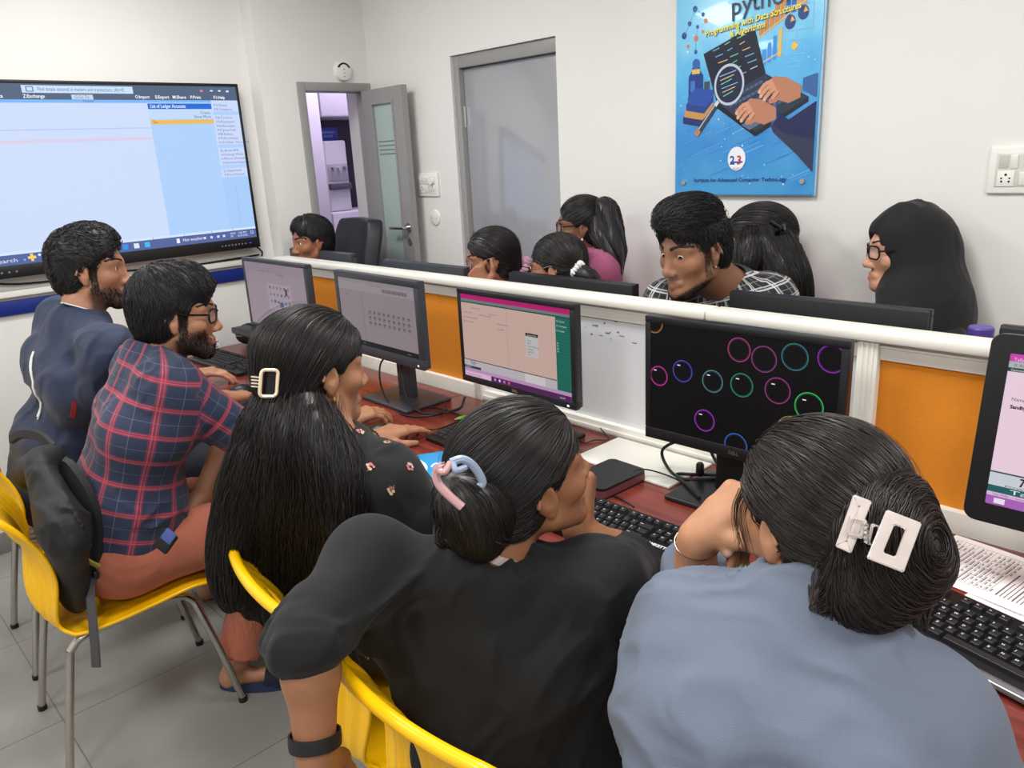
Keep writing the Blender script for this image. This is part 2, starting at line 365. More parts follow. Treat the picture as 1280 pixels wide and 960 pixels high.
# ---------------------------------------------------------------- screens
def add_rect(bm, x0, y0, x1, y1, z, mi): add_box(bm, (x0, y0, z-0.0003), (x1, y1, z), mi=mi)
class Screen:
    """flat picture on a screen: u runs left to right, v top to bottom, both 0..1"""
    def __init__(s, name, mtx, w, h): s.bm = bmesh.new(); s.name = name; s.m = mtx; s.w = w; s.h = h; s.mats = []; s.lay = 0
    def mi(s, rgb, e):
        k = 'screen_%d_%d_%d_%d' % (*rgb, int(e*100)); m = mat(k, (8, 8, 9), 0.4, emit=rgb, estr=e, spec=0.25)
        if m not in s.mats: s.mats.append(m)
        return s.mats.index(m)
    def rect(s, u0, v0, u1, v1, rgb, e=1.0):
        s.lay += 1; z = 0.0004+0.00002*s.lay
        mi = s.mi(rgb, e); q = [s.bm.verts.new(s.m @ Vector((u*s.w, -v*s.h, z))) for u, v in ((u0, v1), (u1, v1), (u1, v0), (u0, v0))]
        s.bm.faces.new(q).material_index = mi
    def text(s, u, v, txt, hh, rgb, e=1.0, width=None, align='LEFT', bold=0.0, shear=0.0):
        s.lay += 1
        add_text(s.bm, txt, hh*s.h, s.m @ Matrix.Translation((u*s.w, -v*s.h, 0.0006+0.00002*s.lay)), s.mi(rgb, e), align, bold, shear, depth=0.0, width=(width*s.w if width else None))
    def ring(s, u, v, r, rgb, e=0.8, t=0.0016):
        for (rr, tt, ee) in ((r, t, e), (r-t, t*1.3, e*0.35), (r-2.2*t, t*1.6, e*0.12)):
            mi = s.mi(rgb, ee); n = 40; s.lay += 1; z = 0.0004+0.00002*s.lay; R = []
            for k in range(n):
                a = 2*PI*k/n
                R.append([(u*s.w+math.cos(a)*q, -v*s.h+math.sin(a)*q) for q in (rr, rr-tt)])
            for k in range(n):
                p = [R[k][0], R[(k+1) % n][0], R[(k+1) % n][1], R[k][1]]
                p = [(min(max(x, 0), s.w), min(max(y, -s.h), 0)) for x, y in p]
                if abs(p[0][0]-p[2][0])+abs(p[0][1]-p[2][1]) < 1e-6 or (p[0][0] == p[1][0] == p[2][0]) or (p[0][1] == p[1][1] == p[2][1]): continue
                try: s.bm.faces.new([s.bm.verts.new(s.m @ Vector((x, y, z))) for x, y in p[::-1]]).material_index = mi
                except ValueError: pass
    def done(s, parent):
        return obj(s.name, s.bm, s.mats, parent, smooth=False)

# the big display panel: local x = along +Y (viewer's left to right), y up, z out of the wall (+X)
TVX, TVY0, TVY1, TVZ0, TVZ1 = -3.92, 0.43, 1.889, 1.237, 2.043
tv = thing('display_panel', 'large wall-mounted interactive display with accounting software on screen', 'display', (TVX, (TVY0+TVY1)/2, TVZ0))
mt = Matrix(((0, 0, 1, 0), (1, 0, 0, 0), (0, 1, 0, 0), (0, 0, 0, 1)))          # local -> tv space
w2 = (TVY1-TVY0)/2; th = TVZ1-TVZ0
bm = bmesh.new(); b0, bb = 0.014, 0.054
for lo, hi in (((-w2, 0, -0.066), (w2, bb, 0)), ((-w2, th-b0, -0.066), (w2, th, 0)), ((-w2, bb, -0.066), (-w2+b0, th-b0, 0)), ((w2-b0, bb, -0.066), (w2, th-b0, 0)), ((-w2+b0, bb, -0.066), (w2-b0, th-b0, -0.006))): add_box(bm, lo, hi, 0.002, mtx=mt)
frm = obj('bezel', bm, M_BLACK, tv)
SW, SH = 2*(w2-b0), th-b0-bb
scr = obj('screen', box((-w2+b0, bb, -0.006), (w2-b0, th-b0, -0.003), mtx=mt), M_GLOSSBLACK, tv)
S = Screen('screen_picture', mt @ Matrix.Translation((-w2+b0, th-b0, -0.003)), SW, SH)
def U(Y): return (Y-TVY0-b0)/SW
def V(Z): return (TVZ1-b0-Z)/SH
WH, SL, LB, PB_ = (206, 222, 252), (84, 102, 128), (176, 210, 252), (196, 214, 252)
S.rect(0, 0, 1, 1, WH); S.rect(0, 0, 1, V(1.965), SL); S.rect(0, V(1.965), U(1.738), V(1.952), (126, 186, 250))
S.rect(U(0.93), V(2.022), U(1.38), V(1.992), (206, 228, 250)); S.text(U(0.99), V(2.000), 'Find details entered in masters and transactions. (Alt+F)', 0.030, (84, 104, 150), width=0.245)
S.rect(U(.945), V(2.018), U(.975), V(1.996), (120, 140, 180)); S.rect(U(.95), V(2.014), U(.97), V(2.0), (206, 228, 250))
S.rect(U(1.117), V(1.986), U(1.205), V(1.966), (196, 216, 240)); S.text(U(1.13), V(1.970), 'G:Go To', 0.026, (110, 130, 165), width=0.04)
for Y, tx, wd in ((0.80, 'Y:Data', .04), (0.93, 'Z:Exchange', .058), (1.385, 'O:Import', .045), (1.475, 'E:Export', .045), (1.555, 'M:Share', .045), (1.64, 'P:Print', .036), (1.755, 'F1:Help', .04)): S.text(U(Y), V(1.972), tx, 0.027, (245, 248, 255), width=wd, bold=0.0004)
S.text(U(1.16), V(1.955), 'Voucher', 0.018, (50, 70, 130))
for Y, c in ((1.70, (230, 130, 150)), (1.75, (230, 240, 255)), (1.79, (230, 240, 255)), (1.83, (200, 220, 250))): S.rect(U(Y-.007), V(2.012), U(Y+.007), V(2.003 if c[0] < 225 or c[1] < 200 else 2.006), c)
S.rect(U(1.434), V(1.955), U(1.738), V(1.32), LB); S.rect(U(1.434), V(1.950), U(1.738), V(1.925), (40, 110, 214)); S.text(U(1.445), V(1.931), 'List of Ledger Accounts', 0.030, (225, 236, 255), width=0.115, bold=0.0005)
S.rect(U(1.434), V(1.925), U(1.738), V(1.88), (196, 220, 250)); S.text(U(1.728), V(1.902), 'Create', 0.024, (60, 80, 150), align='RIGHT'); S.text(U(1.728), V(1.884), 'Show More', 0.024, (60, 80, 150), align='RIGHT')
S.rect(U(1.436), V(1.877), U(1.738), V(1.857), (236, 190, 96)); S.text(U(1.445), V(1.862), 'Tax', 0.020, (120, 90, 30))
S.rect(U(1.738), V(1.960), U(1.89), V(1.60), (204, 218, 252)); S.rect(U(1.738), V(1.60), 1, V(1.32), (170, 206, 250))
for k, tx in enumerate(['F2:Date', 'F3:Company', '', 'F4:Contra', 'F5:Payment', 'F6:Receipt', 'F7:Journal', 'F8:Sales', 'F9:Purchase', 'F10:Other Vouchers', '', 'E:Autofill', 'H:Change Mode', 'I:More Details', 'O:Related Reports', '', 'L:Optional', 'T:Post-Dated']):
    z = 1.938-k*0.0195
    if tx: S.text(U(1.75), V(z), tx, 0.021, (96, 116, 168), width=0.008*len(tx)**.9)
    else: S.rect(U(1.742), V(z+.014), U(1.89), V(z-.002), (176, 208, 250))
S.rect(0, V(1.845), U(1.434), V(1.840), (190, 206, 244)); S.rect(0, V(1.802), U(1.434), V(1.79), (222, 208, 232)); S.rect(U(1.8), V(1.58), U(1.802), V(1.33), (150, 186, 236))
S.rect(0, V(1.345), 1, V(1.334), (214, 232, 252)); S.rect(0, V(1.334), 1, 1, (88, 104, 160))
for Y in (.9, 1.2, 1.35, 1.5, 1.64, 1.75): S.rect(U(Y), V(1.345), U(Y+.002), V(1.334), (110, 130, 170))
S.text(U(.50), V(1.303), 'Type here to search', 0.032, (235, 238, 250), width=0.19)
def star(Y, z, r, c): S.rect(U(Y-r), V(z+r*.35), U(Y+r), V(z-r*.35), c); S.rect(U(Y-r*.35), V(z+r), U(Y+r*.35), V(z-r), c)
star(0.83, 1.315, .016, (246, 214, 110)); star(.86, 1.322, .006, (255, 255, 255)); star(.80, 1.308, .005, (120, 190, 240))
for Y, c in ((1.22, (60, 150, 230)), (1.27, (226, 232, 250)), (1.32, (70, 190, 240))): S.rect(U(Y-.012), V(1.325), U(Y+.012), V(1.302), c)
S.text(U(1.49), V(1.308), 'Hot weather', 0.030, (240, 244, 255), width=0.07); S.rect(U(1.46), V(1.325), U(1.475), V(1.303), (240, 244, 255))
for k, Y in enumerate((1.60, 1.635, 1.67, 1.70)): S.rect(U(Y-.006), V(1.319), U(Y+.006), V(1.308), (220, 230, 250))
S.text(U(1.735), V(1.316), 'ENG', 0.019, (235, 240, 255)); S.text(U(1.735), V(1.302), 'IN', 0.019, (235, 240, 255)); S.text(U(1.775), V(1.316), '1:06 PM', 0.019, (235, 240, 255), width=.03); S.text(U(1.77), V(1.302), '16-05-2025', 0.019, (235, 240, 255), width=.038)
S.rect(U(1.845), V(1.324), U(1.860), V(1.309), (180, 210, 250)); S.rect(U(1.848), V(1.321), U(1.857), V(1.312), (88, 104, 160))
S.done(scr)
bm = bmesh.new()
for k in range(11):
    bx_ = w2-0.21+k*0.018 if k < 8 else -w2+0.27+(k-8)*0.028
    obj('button', box((bx_, 0.022, 0), (bx_+0.008, 0.030, 0.0006), mtx=mt), mat('grey_button', (120, 122, 128), 0.5), frm)
obj('power_light', box((w2-0.06, 0.024, 0), (w2-0.048, 0.029, 0.0008), mtx=mt), mat('blue_led', (30, 30, 90), 0.4, emit=(70, 60, 220), estr=1.2), frm)
bm = bmesh.new(); add_box(bm, (-0.4, 0.2, -0.0695), (0.4, 0.6, -0.066), mtx=mt); obj('wall_bracket', bm, M_BLACK, tv)
def cable(pts, r, label, name='cable', m=None, loc=None):
    return tag(obj(name, tube(smooth_path(pts, 8), r, 8), m or M_RUBBER), label, 'cable')
cable([(TVX-0.03, 1.875, 1.24), (X0+0.03, 1.90, 1.22), (X0+0.024, 1.915, 1.20), (X0+0.0335, 1.905, 1.184)], 0.0045, 'thin black cable dropping from the right corner of the wall display')
cable([(TVX-0.03, 0.60, 1.24), (X0+0.02, 0.75, 1.205), (X0+0.012, 0.95, 1.196), (X0+0.012, 1.15, 1.20), (X0+0.012, 1.45, 1.185), (X0+0.012, 1.60, 1.182), (X0+0.012, 1.90, 1.19)], 0.0045, 'black cable running along the wall under the big display')

# ---------------------------------------------------------------- monitors
M_MON = mat('monitor_black', (26, 27, 30), 0.38, bump=0.1, bscale=900)
M_MONG = mat('monitor_charcoal', (58, 60, 66), 0.4)
def monitor(label, x, y, ztop, w, h, rot, cat='monitor', bez=0.018, chin=0.022, rad=0.004, tilt=0.0, bodymat=None, neck_dx=0.0, base=(0.22, 0.18), basez=0.0, content=None, group='desktop monitors on the near worktops', facing=1, back=None, logo=None, base_dy=0.09):
    """monitor standing on the worktop; x,y = middle of the screen face, rot = yaw, facing -y"""
    bmat = bodymat or M_MON
    t = thing('monitor', label, cat, (x, y, DZ), rot, group=group)
    zt = ztop-DZ; zb = zt-h
    T = Matrix.Translation((0, 0, zb+h/2)) @ Matrix.Rotation(-tilt, 4, 'X') @ Matrix(((1, 0, 0, 0), (0, 0, -1, 0), (0, 1, 0, 0), (0, 0, 0, 1)))   # local x right, y up, z towards viewer (-y)
    bm = bmesh.new()
    if rad > 0.006:
        o_ = rounded_rect(w, h, rad); add_prism(bm, o_, -0.022, -0.004, T); add_prism(bm, rounded_rect(w-0.05, h-0.05, rad*.8), -0.045, -0.022, T)
        oo = [bm.verts.new(T @ Vector((p[0], p[1], -0.004))) for p in o_]; ii_ = rounded_rect(w-2*bez, h-bez-chin, 0.003, cy=(chin-bez)/2)
        of = [bm.verts.new(T @ Vector((p[0]*0.995, p[1]*0.995, 0.0))) for p in o_]; jf = [bm.verts.new(T @ Vector((p[0], p[1], 0.0))) for p in ii_]; ji = [bm.verts.new(T @ Vector((p[0], p[1], -0.0045))) for p in ii_]
        n = len(o_)
        for i in range(n):
            k = (i+1) % n
            bm.faces.new((oo[i], oo[k], of[k], of[i])); bm.faces.new((of[i], of[k], jf[k], jf[i])); bm.faces.new((jf[i], jf[k], ji[k], ji[i]))
    else:
        for lo, hi in (((-w/2, -h/2, -0.02), (w/2, -h/2+chin, 0)), ((-w/2, h/2-bez, -0.02), (w/2, h/2, 0)), ((-w/2, -h/2+chin, -0.02), (-w/2+bez, h/2-bez, 0)), ((w/2-bez, -h/2+chin, -0.02), (w/2, h/2-bez, 0))): add_box(bm, lo, hi, 0.0025, mtx=T)
        add_box(bm, (-w/2+0.002, -h/2+0.002, -0.034), (w/2-0.002, h/2-0.002, -0.006), 0.004, mtx=T)
        add_box(bm, (-w/2+0.05, -h/2+0.03, -0.056), (w/2-0.05, h/2-0.06, -0.034), 0.012, 3, mtx=T)
    hs = obj('housing', bm, bmat, t)
    sw, sh = w-2*bez, h-bez-chin
    sc = obj('screen', box((-sw/2, -h/2+chin, -0.0055), (sw/2, h/2-bez, -0.003), mtx=T), M_GLOSSBLACK, t)
    if content:
        s = Screen('screen_picture', T @ Matrix.Translation((-sw/2, h/2-bez, -0.003)), sw, sh); content(s); s.done(sc)
    if logo:
        b_ = bmesh.new(); add_text(b_, logo, 0.012, T @ Matrix.Translation((0, -h/2+chin/2-0.0045, 0.0002)), align='CENTER', bold=0.0004, depth=0.0006); obj('lettering', b_, M_STEEL, hs)
    if back: back(hs, T)
    bm = bmesh.new(); add_box(bm, (neck_dx-0.045, base_dy-0.028, basez+0.012), (neck_dx+0.045, base_dy+0.002, zb+h*0.45), 0.006, 3)
    add_box(bm, (neck_dx-0.05, 0.03, zb+h*0.35), (neck_dx+0.05, base_dy-0.02, zb+h*0.6), 0.004); obj('stand_neck', bm, bmat, t)
    bm = bmesh.new(); add_box(bm, (neck_dx-base[0]/2, base_dy-base[1]*0.62, basez), (neck_dx+base[0]/2, base_dy+base[1]*0.38, basez+0.014), 0.006, 3); obj('stand_base', bm, bmat, t)
    obj('power_button', box((w/2-0.034, -h/2+chin*.3, 0), (w/2-0.026, -h/2+chin*.3+0.006, 0.001), mtx=T), mat('button_led', (220, 225, 230), 0.3, emit=(230, 235, 240), estr=0.5), hs)
    return t
def c_dell(s):
    s.rect(0, 0, 1, 1, (9, 10, 14), 0.7)
    W, Hh = s.w, s.h
    B = [((.05, .52), (205, 60, 160), .026), ((.195, .43), (86, 84, 190), .028), ((.37, .475), (90, 140, 150), .028), ((.53, .46), (40, 150, 110), .029), ((.51, .14), (170, 70, 130), .029), ((.64, .19), (140, 70, 130), .031), ((.79, .13), (60, 130, 140), .031), ((.96, .10), (150, 50, 190), .031), ((.715, .45), (150, 66, 130), .031), ((.87, .54), (60, 200, 100), .033), ((.79, .78), (170, 150, 90), .033), ((.33, .87), (160, 60, 200), .028), ((.51, 1.04), (60, 110, 200), .030), ((.02, .0), (180, 120, 70), .026), ((.94, .98), (150, 80, 120), .03)]
    for (u, v), c, r in B:
        s.ring(u, v*0.94, r, c, 0.95, t=0.0013)
        if v < .96 and v > .2: s.rect(u-.032, v*.94-.055, u-.014, v*.94-.045, (225, 225, 235), .9)
def tally_words(s, small=True):
    s.rect(0, 0, 1, 1, (196, 166, 156), 0.9); s.rect(0, 0, 1, .055, (176, 30, 110), .9); s.rect(0, .055, 1, .085, (120, 128, 128), .8); s.rect(0, .085, 1, .10, (30, 84, 74), .8)
    s.rect(.88, .10, 1, .90, (24, 108, 92), .75)
    for k in range(24): s.rect(.88, .12+k*.032, 1, .123+k*.032, (60, 140, 124), .7)
    for k in range(7): s.text(.89, .15+k*.05 if k < 3 else .3+k*.03, ['F2: Period', 'F3: Company', 'F4: Ledger', 'F5', 'F7', 'F8', 'F9'][k], .028, (200, 220, 214), .8)
    for (u, v, tx) in ((.10, .16, 'Gateway of Tally'), (.03, .22, 'Current Period'), (.28, .20, 'Current Date'), (.18, .23, '1-4-2020 to 31-3-2021'), (.02, .28, 'List of Selected Companies'), (.02, .33, 'Name of Company'), (.36, .30, 'Date of Last Entry'), (.36, .36, '1-Apr-2020')): s.text(u, v, tx, .024, (96, 74, 70), .8)
    s.rect(.45, .10, .452, .80, (170, 140, 132), .8)
    s.rect(.62, .33, .73, .60, (190, 188, 190), .85); s.rect(.62, .33, .73, .365, (30, 32, 34), .8); s.text(.635, .358, 'Gateway of Tally', .022, (220, 220, 220), .8, width=.08)
    for k, tx in enumerate(('Create', 'Alter', 'Chart of Accounts', 'Vouchers', 'Day Book', 'Quit')): s.text(.635, .42+k*.032, tx, .024, (70, 60, 60), .8)
    s.rect(0, .79, .88, .80, (60, 70, 72), .8); s.rect(0, .80, .88, .90, (186, 180, 186), .85); s.text(.06, .845, 'Tally', .055, (40, 30, 34), .8, shear=.3); s.rect(0, .87, .17, .90, (24, 70, 66), .8); s.text(.01, .893, 'Tally.ERP 9', .024, (220, 230, 230), .8)
    s.rect(.60, .80, .78, .90, (206, 200, 200), .85)
    s.rect(0, .90, 1, .94, (190, 150, 190), .8); s.rect(0, .94, .27, 1, (224, 180, 214), .85); s.text(.03, .985, 'Type here to search', .03, (120, 80, 120), .8); s.rect(.27, .94, 1, 1, (86, 36, 92), .8)
    for k in range(4): s.rect(.30+k*.045, .955, .318+k*.045, .985, [(200, 140, 210), (230, 190, 220), (200, 120, 200), (220, 90, 110)][k], .9)
    s.text(.90, .985, '1:06 PM', .025, (230, 220, 235), .8)
def c_m2(s):
    s.rect(0, 0, 1, 1, (152, 140, 144), 0.72); s.rect(0, 0, 1, .05, (150, 146, 152), .72)  # screen glare painted in: washed-out grey mauve replaces the picture's own colours
    s.rect(0, .05, 1, .17, (162, 152, 156), .72)
    for k in range(16): s.rect(.60+.02*k, .09+.0*k, .612+.02*k, .14, (96, 86, 92) if k % 3 else (130, 90, 100), .6)
    s.text(.42, .07, 'HOME   INSERT   PAGE LAYOUT', .026, (104, 92, 98), .6); s.rect(.32, .17, .33, .92, (140, 130, 134), .7)
    for r in range(3):
        for k in range(9): s.rect(.40+.062*k, .44+.08*r, .43+.062*k, .475+.08*r, (120, 106, 112), .62); 
    for r in range(3):
        for k in range(9): s.rect(.402+.062*k, .485+.08*r, .425+.062*k, .492+.08*r, (104, 92, 98), .62)
    s.text(.10, .25, 'Book1', .035, (104, 92, 98), .6)
    s.rect(0, .92, 1, 1, (26, 30, 38), .7)
    for k in range(5): s.rect(.05+.06*k, .94, .075+.06*k, .98, (60, 80, 110), .7)
    s.text(.86, .975, '1:06 PM', .03, (160, 160, 170), .6)
def c_m1(s):
    s.rect(0, 0, 1, 1, (166, 148, 160), 0.72); s.rect(0, 0, 1, .14, (158, 144, 158), .72); s.text(.25, .13, 'Document1   -   Word', .04, (110, 100, 130), .6); s.text(.55, .17, 'VIEW  HELP', .04, (90, 78, 96), .6)
    s.rect(.36, .30, .76, .72, (172, 158, 170), .75)
    for r in range(3):
        for k in range(6): s.rect(.40+.06*k, .34+.11*r, .425+.06*k, .38+.11*r, (134, 118, 134) if (k+r) % 4 else (104, 80, 110), .65)
    s.rect(.66, .36, .695, .46, (84, 60, 84), .65); s.rect(.55, .58, .61, .66, (70, 98, 150), .75); s.rect(.46, .55, .49, .59, (120, 70, 90), .7); s.rect(.83, .22, .93, .9, (160, 146, 158), .75)
def c_right(s):
    s.rect(0, 0, 1, 1, (234, 206, 222), 0.95); s.rect(0, 0, 1, .05, (204, 72, 176), .9); s.rect(0, .05, 1, .09, (180, 186, 186), .85); s.rect(0, .09, 1, .115, (36, 70, 70), .8)
    s.text(.01, .111, 'Gateway of Tally', .022, (230, 235, 235), .8); s.text(.015, .045, 'Tally.ERP 9', .03, (250, 220, 246), .8); s.text(.02, .084, 'P: Print   E: Export', .028, (90, 100, 100), .8)
    s.text(.16, .185, 'Current Period', .032, (80, 66, 76), .8); s.text(.12, .22, '1-4-2020 to 31-3-2021', .032, (40, 30, 36), .8, bold=.0003)
    s.text(.03, .30, 'Name of Company', .032, (90, 70, 84), .8); s.text(.03, .35, 'Sandhya', .032, (30, 20, 26), .8, bold=.0004)
    s.rect(.44, .12, .442, .78, (190, 160, 176), .85)
    s.rect(0, .775, 1, .785, (60, 84, 92), .8); s.rect(0, .785, .9, .87, (206, 212, 220), .9); s.text(.10, .845, 'Tally', .075, (56, 20, 30), .8, shear=.35, bold=.0006); s.text(.06, .868, 'POWER OF SIMPLICITY', .018, (60, 60, 70), .8, width=.3)
    s.rect(0, .87, .9, .915, (40, 104, 104), .8); s.text(.08, .906, 'Tally.ERP 9', .04, (236, 244, 244), .9, width=.28)
    s.rect(0, .915, 1, .94, (224, 190, 224), .9); s.text(.02, .935, 'Tally MAIN --> Gateway of Tally', .02, (120, 60, 130), .8)
    s.rect(0, .94, 1, 1, (176, 104, 190), .85)
    for k, c in enumerate(((240, 230, 246), (190, 130, 204), (226, 96, 70), (50, 80, 170), (230, 180, 90))): s.rect(.03+.11*k, .953, .07+.11*k, .988, c, .9)
R_ = math.radians
monitor('widescreen monitor showing coloured bubbles on a black screen', -0.910, 1.56, 1.24, 0.512, 0.325, R_(1.5), content=c_dell, logo='DELL', bez=0.017, chin=0.03, base=(0.26, 0.22), neck_dx=-0.05, base_dy=0.11)
monitor('monitor in front of the whiteboard bay with accounting software in pink and green', -1.669, 1.564, 1.24, 0.513, 0.308, R_(-1.2), content=tally_words, logo='DELL', bez=0.016, chin=0.022, base=(0.24, 0.17), base_dy=0.125)
monitor('second monitor from the far end, glare-greyed screen with a dark taskbar', -2.317, 1.512, 1.26, 0.536, 0.305, R_(-1.4), content=c_m2, bez=0.024, chin=0.036, bodymat=M_MONG, base=(0.30, 0.21), neck_dx=-0.03, base_dy=0.14)
m1 = monitor('leftmost monitor at the far end of the desk, pale mauve screen', -3.106, 1.532, 1.26, 0.556, 0.315, R_(0.5), content=c_m1, bez=0.017, chin=0.02, bodymat=M_MONG)
obj('sound_bar', box((-0.33, -0.075, 0.150), (0.26, 0.0, 0.178), 0.006, 3), M_MON, m1)
monitor('rounded black monitor at the right edge with a pink accounting screen', -0.155, 1.645, 1.272, 0.54, 0.375, R_(1), content=c_right, bez=0.036, chin=0.04, rad=0.022, tilt=R_(8), base=(0.22, 0.16), neck_dx=0.13, base_dy=0.12)
def back_slots(hs, T):
    bm = bmesh.new(); add_box(bm, (-0.19, 0.105, -0.0365), (0.10, 0.109, -0.0335), mtx=T)
    for k in range(16): add_box(bm, (-0.19+k*0.008, 0.098, -0.036), (-0.186+k*0.008, 0.103, -0.0335), mtx=T)
    obj('vent_slot', bm, M_GLOSSBLACK, hs)
for (xa, xb, zt, lab, bm_) in ((-3.83, -3.23, 1.222, 'top of a charcoal monitor in front of the man in the leather chair', M_MONG), (-2.97, -2.40, 1.214, 'top edge of a dark monitor in front of the open glass door', M_MONG), (-2.14, -1.55, 1.216, 'long black monitor top below the two girls with scrunchies', M_MON), (-1.20, -0.65, 1.228, 'black monitor back between the checked shirt boy and the woman in black headscarf', M_MON), (-0.50, 0.03, 1.210, 'black monitor corner peeking over the partition at the right edge', M_MON)):
    monitor(lab, (xa+xb)/2, 2.035, zt, xb-xa, 0.33, PI, bodymat=bm_, back=back_slots, group='monitors of the far row behind the partition', base_dy=0.085, base=(0.2, 0.12))

# ---------------------------------------------------------------- keyboards
M_KEY = mat('key_black', (30, 30, 33), 0.45)
M_LEG = mat('key_legend', (225, 225, 225), 0.5)
M_KBODY = mat('keyboard_black', (17, 17, 19), 0.35)
_km = {}
def key_mesh(wu, ch='', lay='std'):
    k = (round(wu, 3), ch)
    if k in _km: return _km[k]
    bm = bmesh.new(); w = wu*0.019-0.0022; d = 0.0168; h = 0.0075; ti = 0.0024
    a = [bm.verts.new((x*w/2, y*d/2, 0)) for x, y in ((-1, -1), (1, -1), (1, 1), (-1, 1))]
    b_ = [bm.verts.new((x*(w/2-ti), y*(d/2-ti)+0.0006, h)) for x, y in ((-1, -1), (1, -1), (1, 1), (-1, 1))]
    bm.faces.new(b_)
    for i in range(4): bm.faces.new((a[i], a[(i+1) % 4], b_[(i+1) % 4], b_[i]))
    bmesh.ops.bevel(bm, geom=[e for e in bm.edges if all(v.co.z > h*0.5 for v in e.verts)], offset=0.0008, segments=1, affect='EDGES')
    if ch: add_text(bm, ch, 0.0058 if len(ch) == 1 else 0.0034, Matrix.Translation((-w/2+ti+0.0012, 0.0005, h+0.0001)), 1, depth=0.0, bold=0.0001)
    me = bpy.data.meshes.new('key'); bm.to_mesh(me); bm.free(); me.materials.append(M_KEY); me.materials.append(M_LEG); _km[k] = me; return me
ROWS = [(0.0, ['Esc', None, 'F1', 'F2', 'F3', 'F4', .5, 'F5', 'F6', 'F7', 'F8', .5, 'F9', 'F10', 'F11', 'F12']),
        (1.35, ['`', '1', '2', '3', '4', '5', '6', '7', '8', '9', '0', '-', '=', ('Back', 2)]),
        (2.35, [('Tab', 1.5), 'Q', 'W', 'E', 'R', 'T', 'Y', 'U', 'I', 'O', 'P', '[', ']', ('\\', 1.5)]),
        (3.35, [('Caps', 1.75), 'A', 'S', 'D', 'F', 'G', 'H', 'J', 'K', 'L', ';', "'", ('Enter', 2.25)]),
        (4.35, [('Shift', 2.25), 'Z', 'X', 'C', 'V', 'B', 'N', 'M', ',', '.', '/', ('Shift', 2.75)]),
        (5.35, [('Ctrl', 1.25), ('Win', 1.25), ('Alt', 1.25), ('', 6.25), ('Alt', 1.25), ('Fn', 1.25), ('Menu', 1.25), ('Ctrl', 1.25)])]
def keyboard(label, x, y, rot, legends=True, lip=None, brand=None, z=DZ, sc=1.2):
    """x,y = middle of the keyboard; 104 keys, the far edge is towards +y"""
    t = thing('keyboard', label, 'keyboard', (x, y, z), rot, group='black keyboards on the worktops'); t.scale = (sc, sc, sc)
    W, D = 0.446, 0.150; U_ = 0.019
    sl = Matrix.Rotation(R_(4), 4, 'X')
    bm = bmesh.new(); add_prism(bm, rounded_rect(W, D, 0.012, 4), 0.002, 0.0145, Matrix.Translation((0, 0, 0.004)) @ sl)
    add_box(bm, (-W/2+0.03, D/2-0.02, 0.0), (-W/2+0.08, D/2-0.008, 0.012)); add_box(bm, (W/2-0.08, D/2-0.02, 0.0), (W/2-0.03, D/2-0.008, 0.012)); add_box(bm, (-W/2+0.03, -D/2+0.006, 0.0), (W/2-0.03, -D/2+0.016, 0.006))
    body = obj('keyboard_body', bm, M_KBODY, t)
    if lip: obj('wrist_strip', box((-W/2+0.004, -D/2-0.012, 0.004), (W/2-0.004, -D/2+0.008, 0.014), 0.005, 3), mat('silver_strip', (150, 150, 150), 0.25, metal=0.7), t)
    cnt = 0
    def put(px, py, wu, ch):
        nonlocal cnt
        if cnt >= 100: return
        cnt += 1
        o = bpy.data.objects.new('key', key_mesh(wu, ch if legends else '')); COL.objects.link(o); o.parent = t
        o.matrix_local = Matrix.Translation((0, 0, 0.004)) @ sl @ Matrix.Translation((px, py, 0.0145))
    x00 = -W/2+0.014+U_/2; y00 = D/2-0.02
    for ro, row in ROWS:
        xx = 0.0
        for k in row:
            if k is None: xx += 1; continue
            if isinstance(k, float): xx += k; continue
            ch, wu = (k, 1) if isinstance(k, str) else k
            put(x00+(xx+wu/2-.5)*U_, y00-ro*U_, wu, ch); xx += wu
    nx = x00+15.3*U_
    for (cx, ro, ch) in ((0, 0, 'Prt'), (1, 0, 'Scr'), (2, 0, 'Pau'), (0, 1.35, 'Ins'), (1, 1.35, 'Hom'), (2, 1.35, 'PgU'), (0, 2.35, 'Del'), (1, 2.35, 'End'), (2, 2.35, 'PgD'), (1, 4.35, '^'), (0, 5.35, '<'), (1, 5.35, 'v'), (2, 5.35, '>')): put(nx+cx*U_, y00-ro*U_, 1, ch)
    nx = x00+18.6*U_
    for (cx, ro, ch) in [(c, r, str(7-3*(i)+c)) for i, r in enumerate((2.35, 3.35, 4.35)) for c in range(3)] + [(0, 1.35, 'Num'), (1, 1.35, '/'), (2, 1.35, '*')]: put(nx+cx*U_, y00-ro*U_, 1, ch)
    if brand:
        bm = bmesh.new(); add_text(bm, brand, 0.011, Matrix.Translation((0, 0, 0.004)) @ sl @ Matrix.Translation((x00+15.1*U_, y00-3.5*U_, 0.0148)), bold=0.0004); obj('lettering', bm, M_LEG, body)
    return t
keyboard('black keyboard in front of the bubble-screen monitor, with a cable above it', -1.065, 1.298, R_(0), brand='AMKETTE')
keyboard('black keyboard at the right edge below the printed papers, silver front strip', -0.185, 1.365, R_(-13), lip=True)
keyboard('black keyboard under the hand with the bead bracelet', -1.70, 1.475, R_(-1), legends=False, sc=1.05)
keyboard('black keyboard at the far end beside the blue phone', -3.47, 1.432, R_(3), legends=False, sc=1.12)
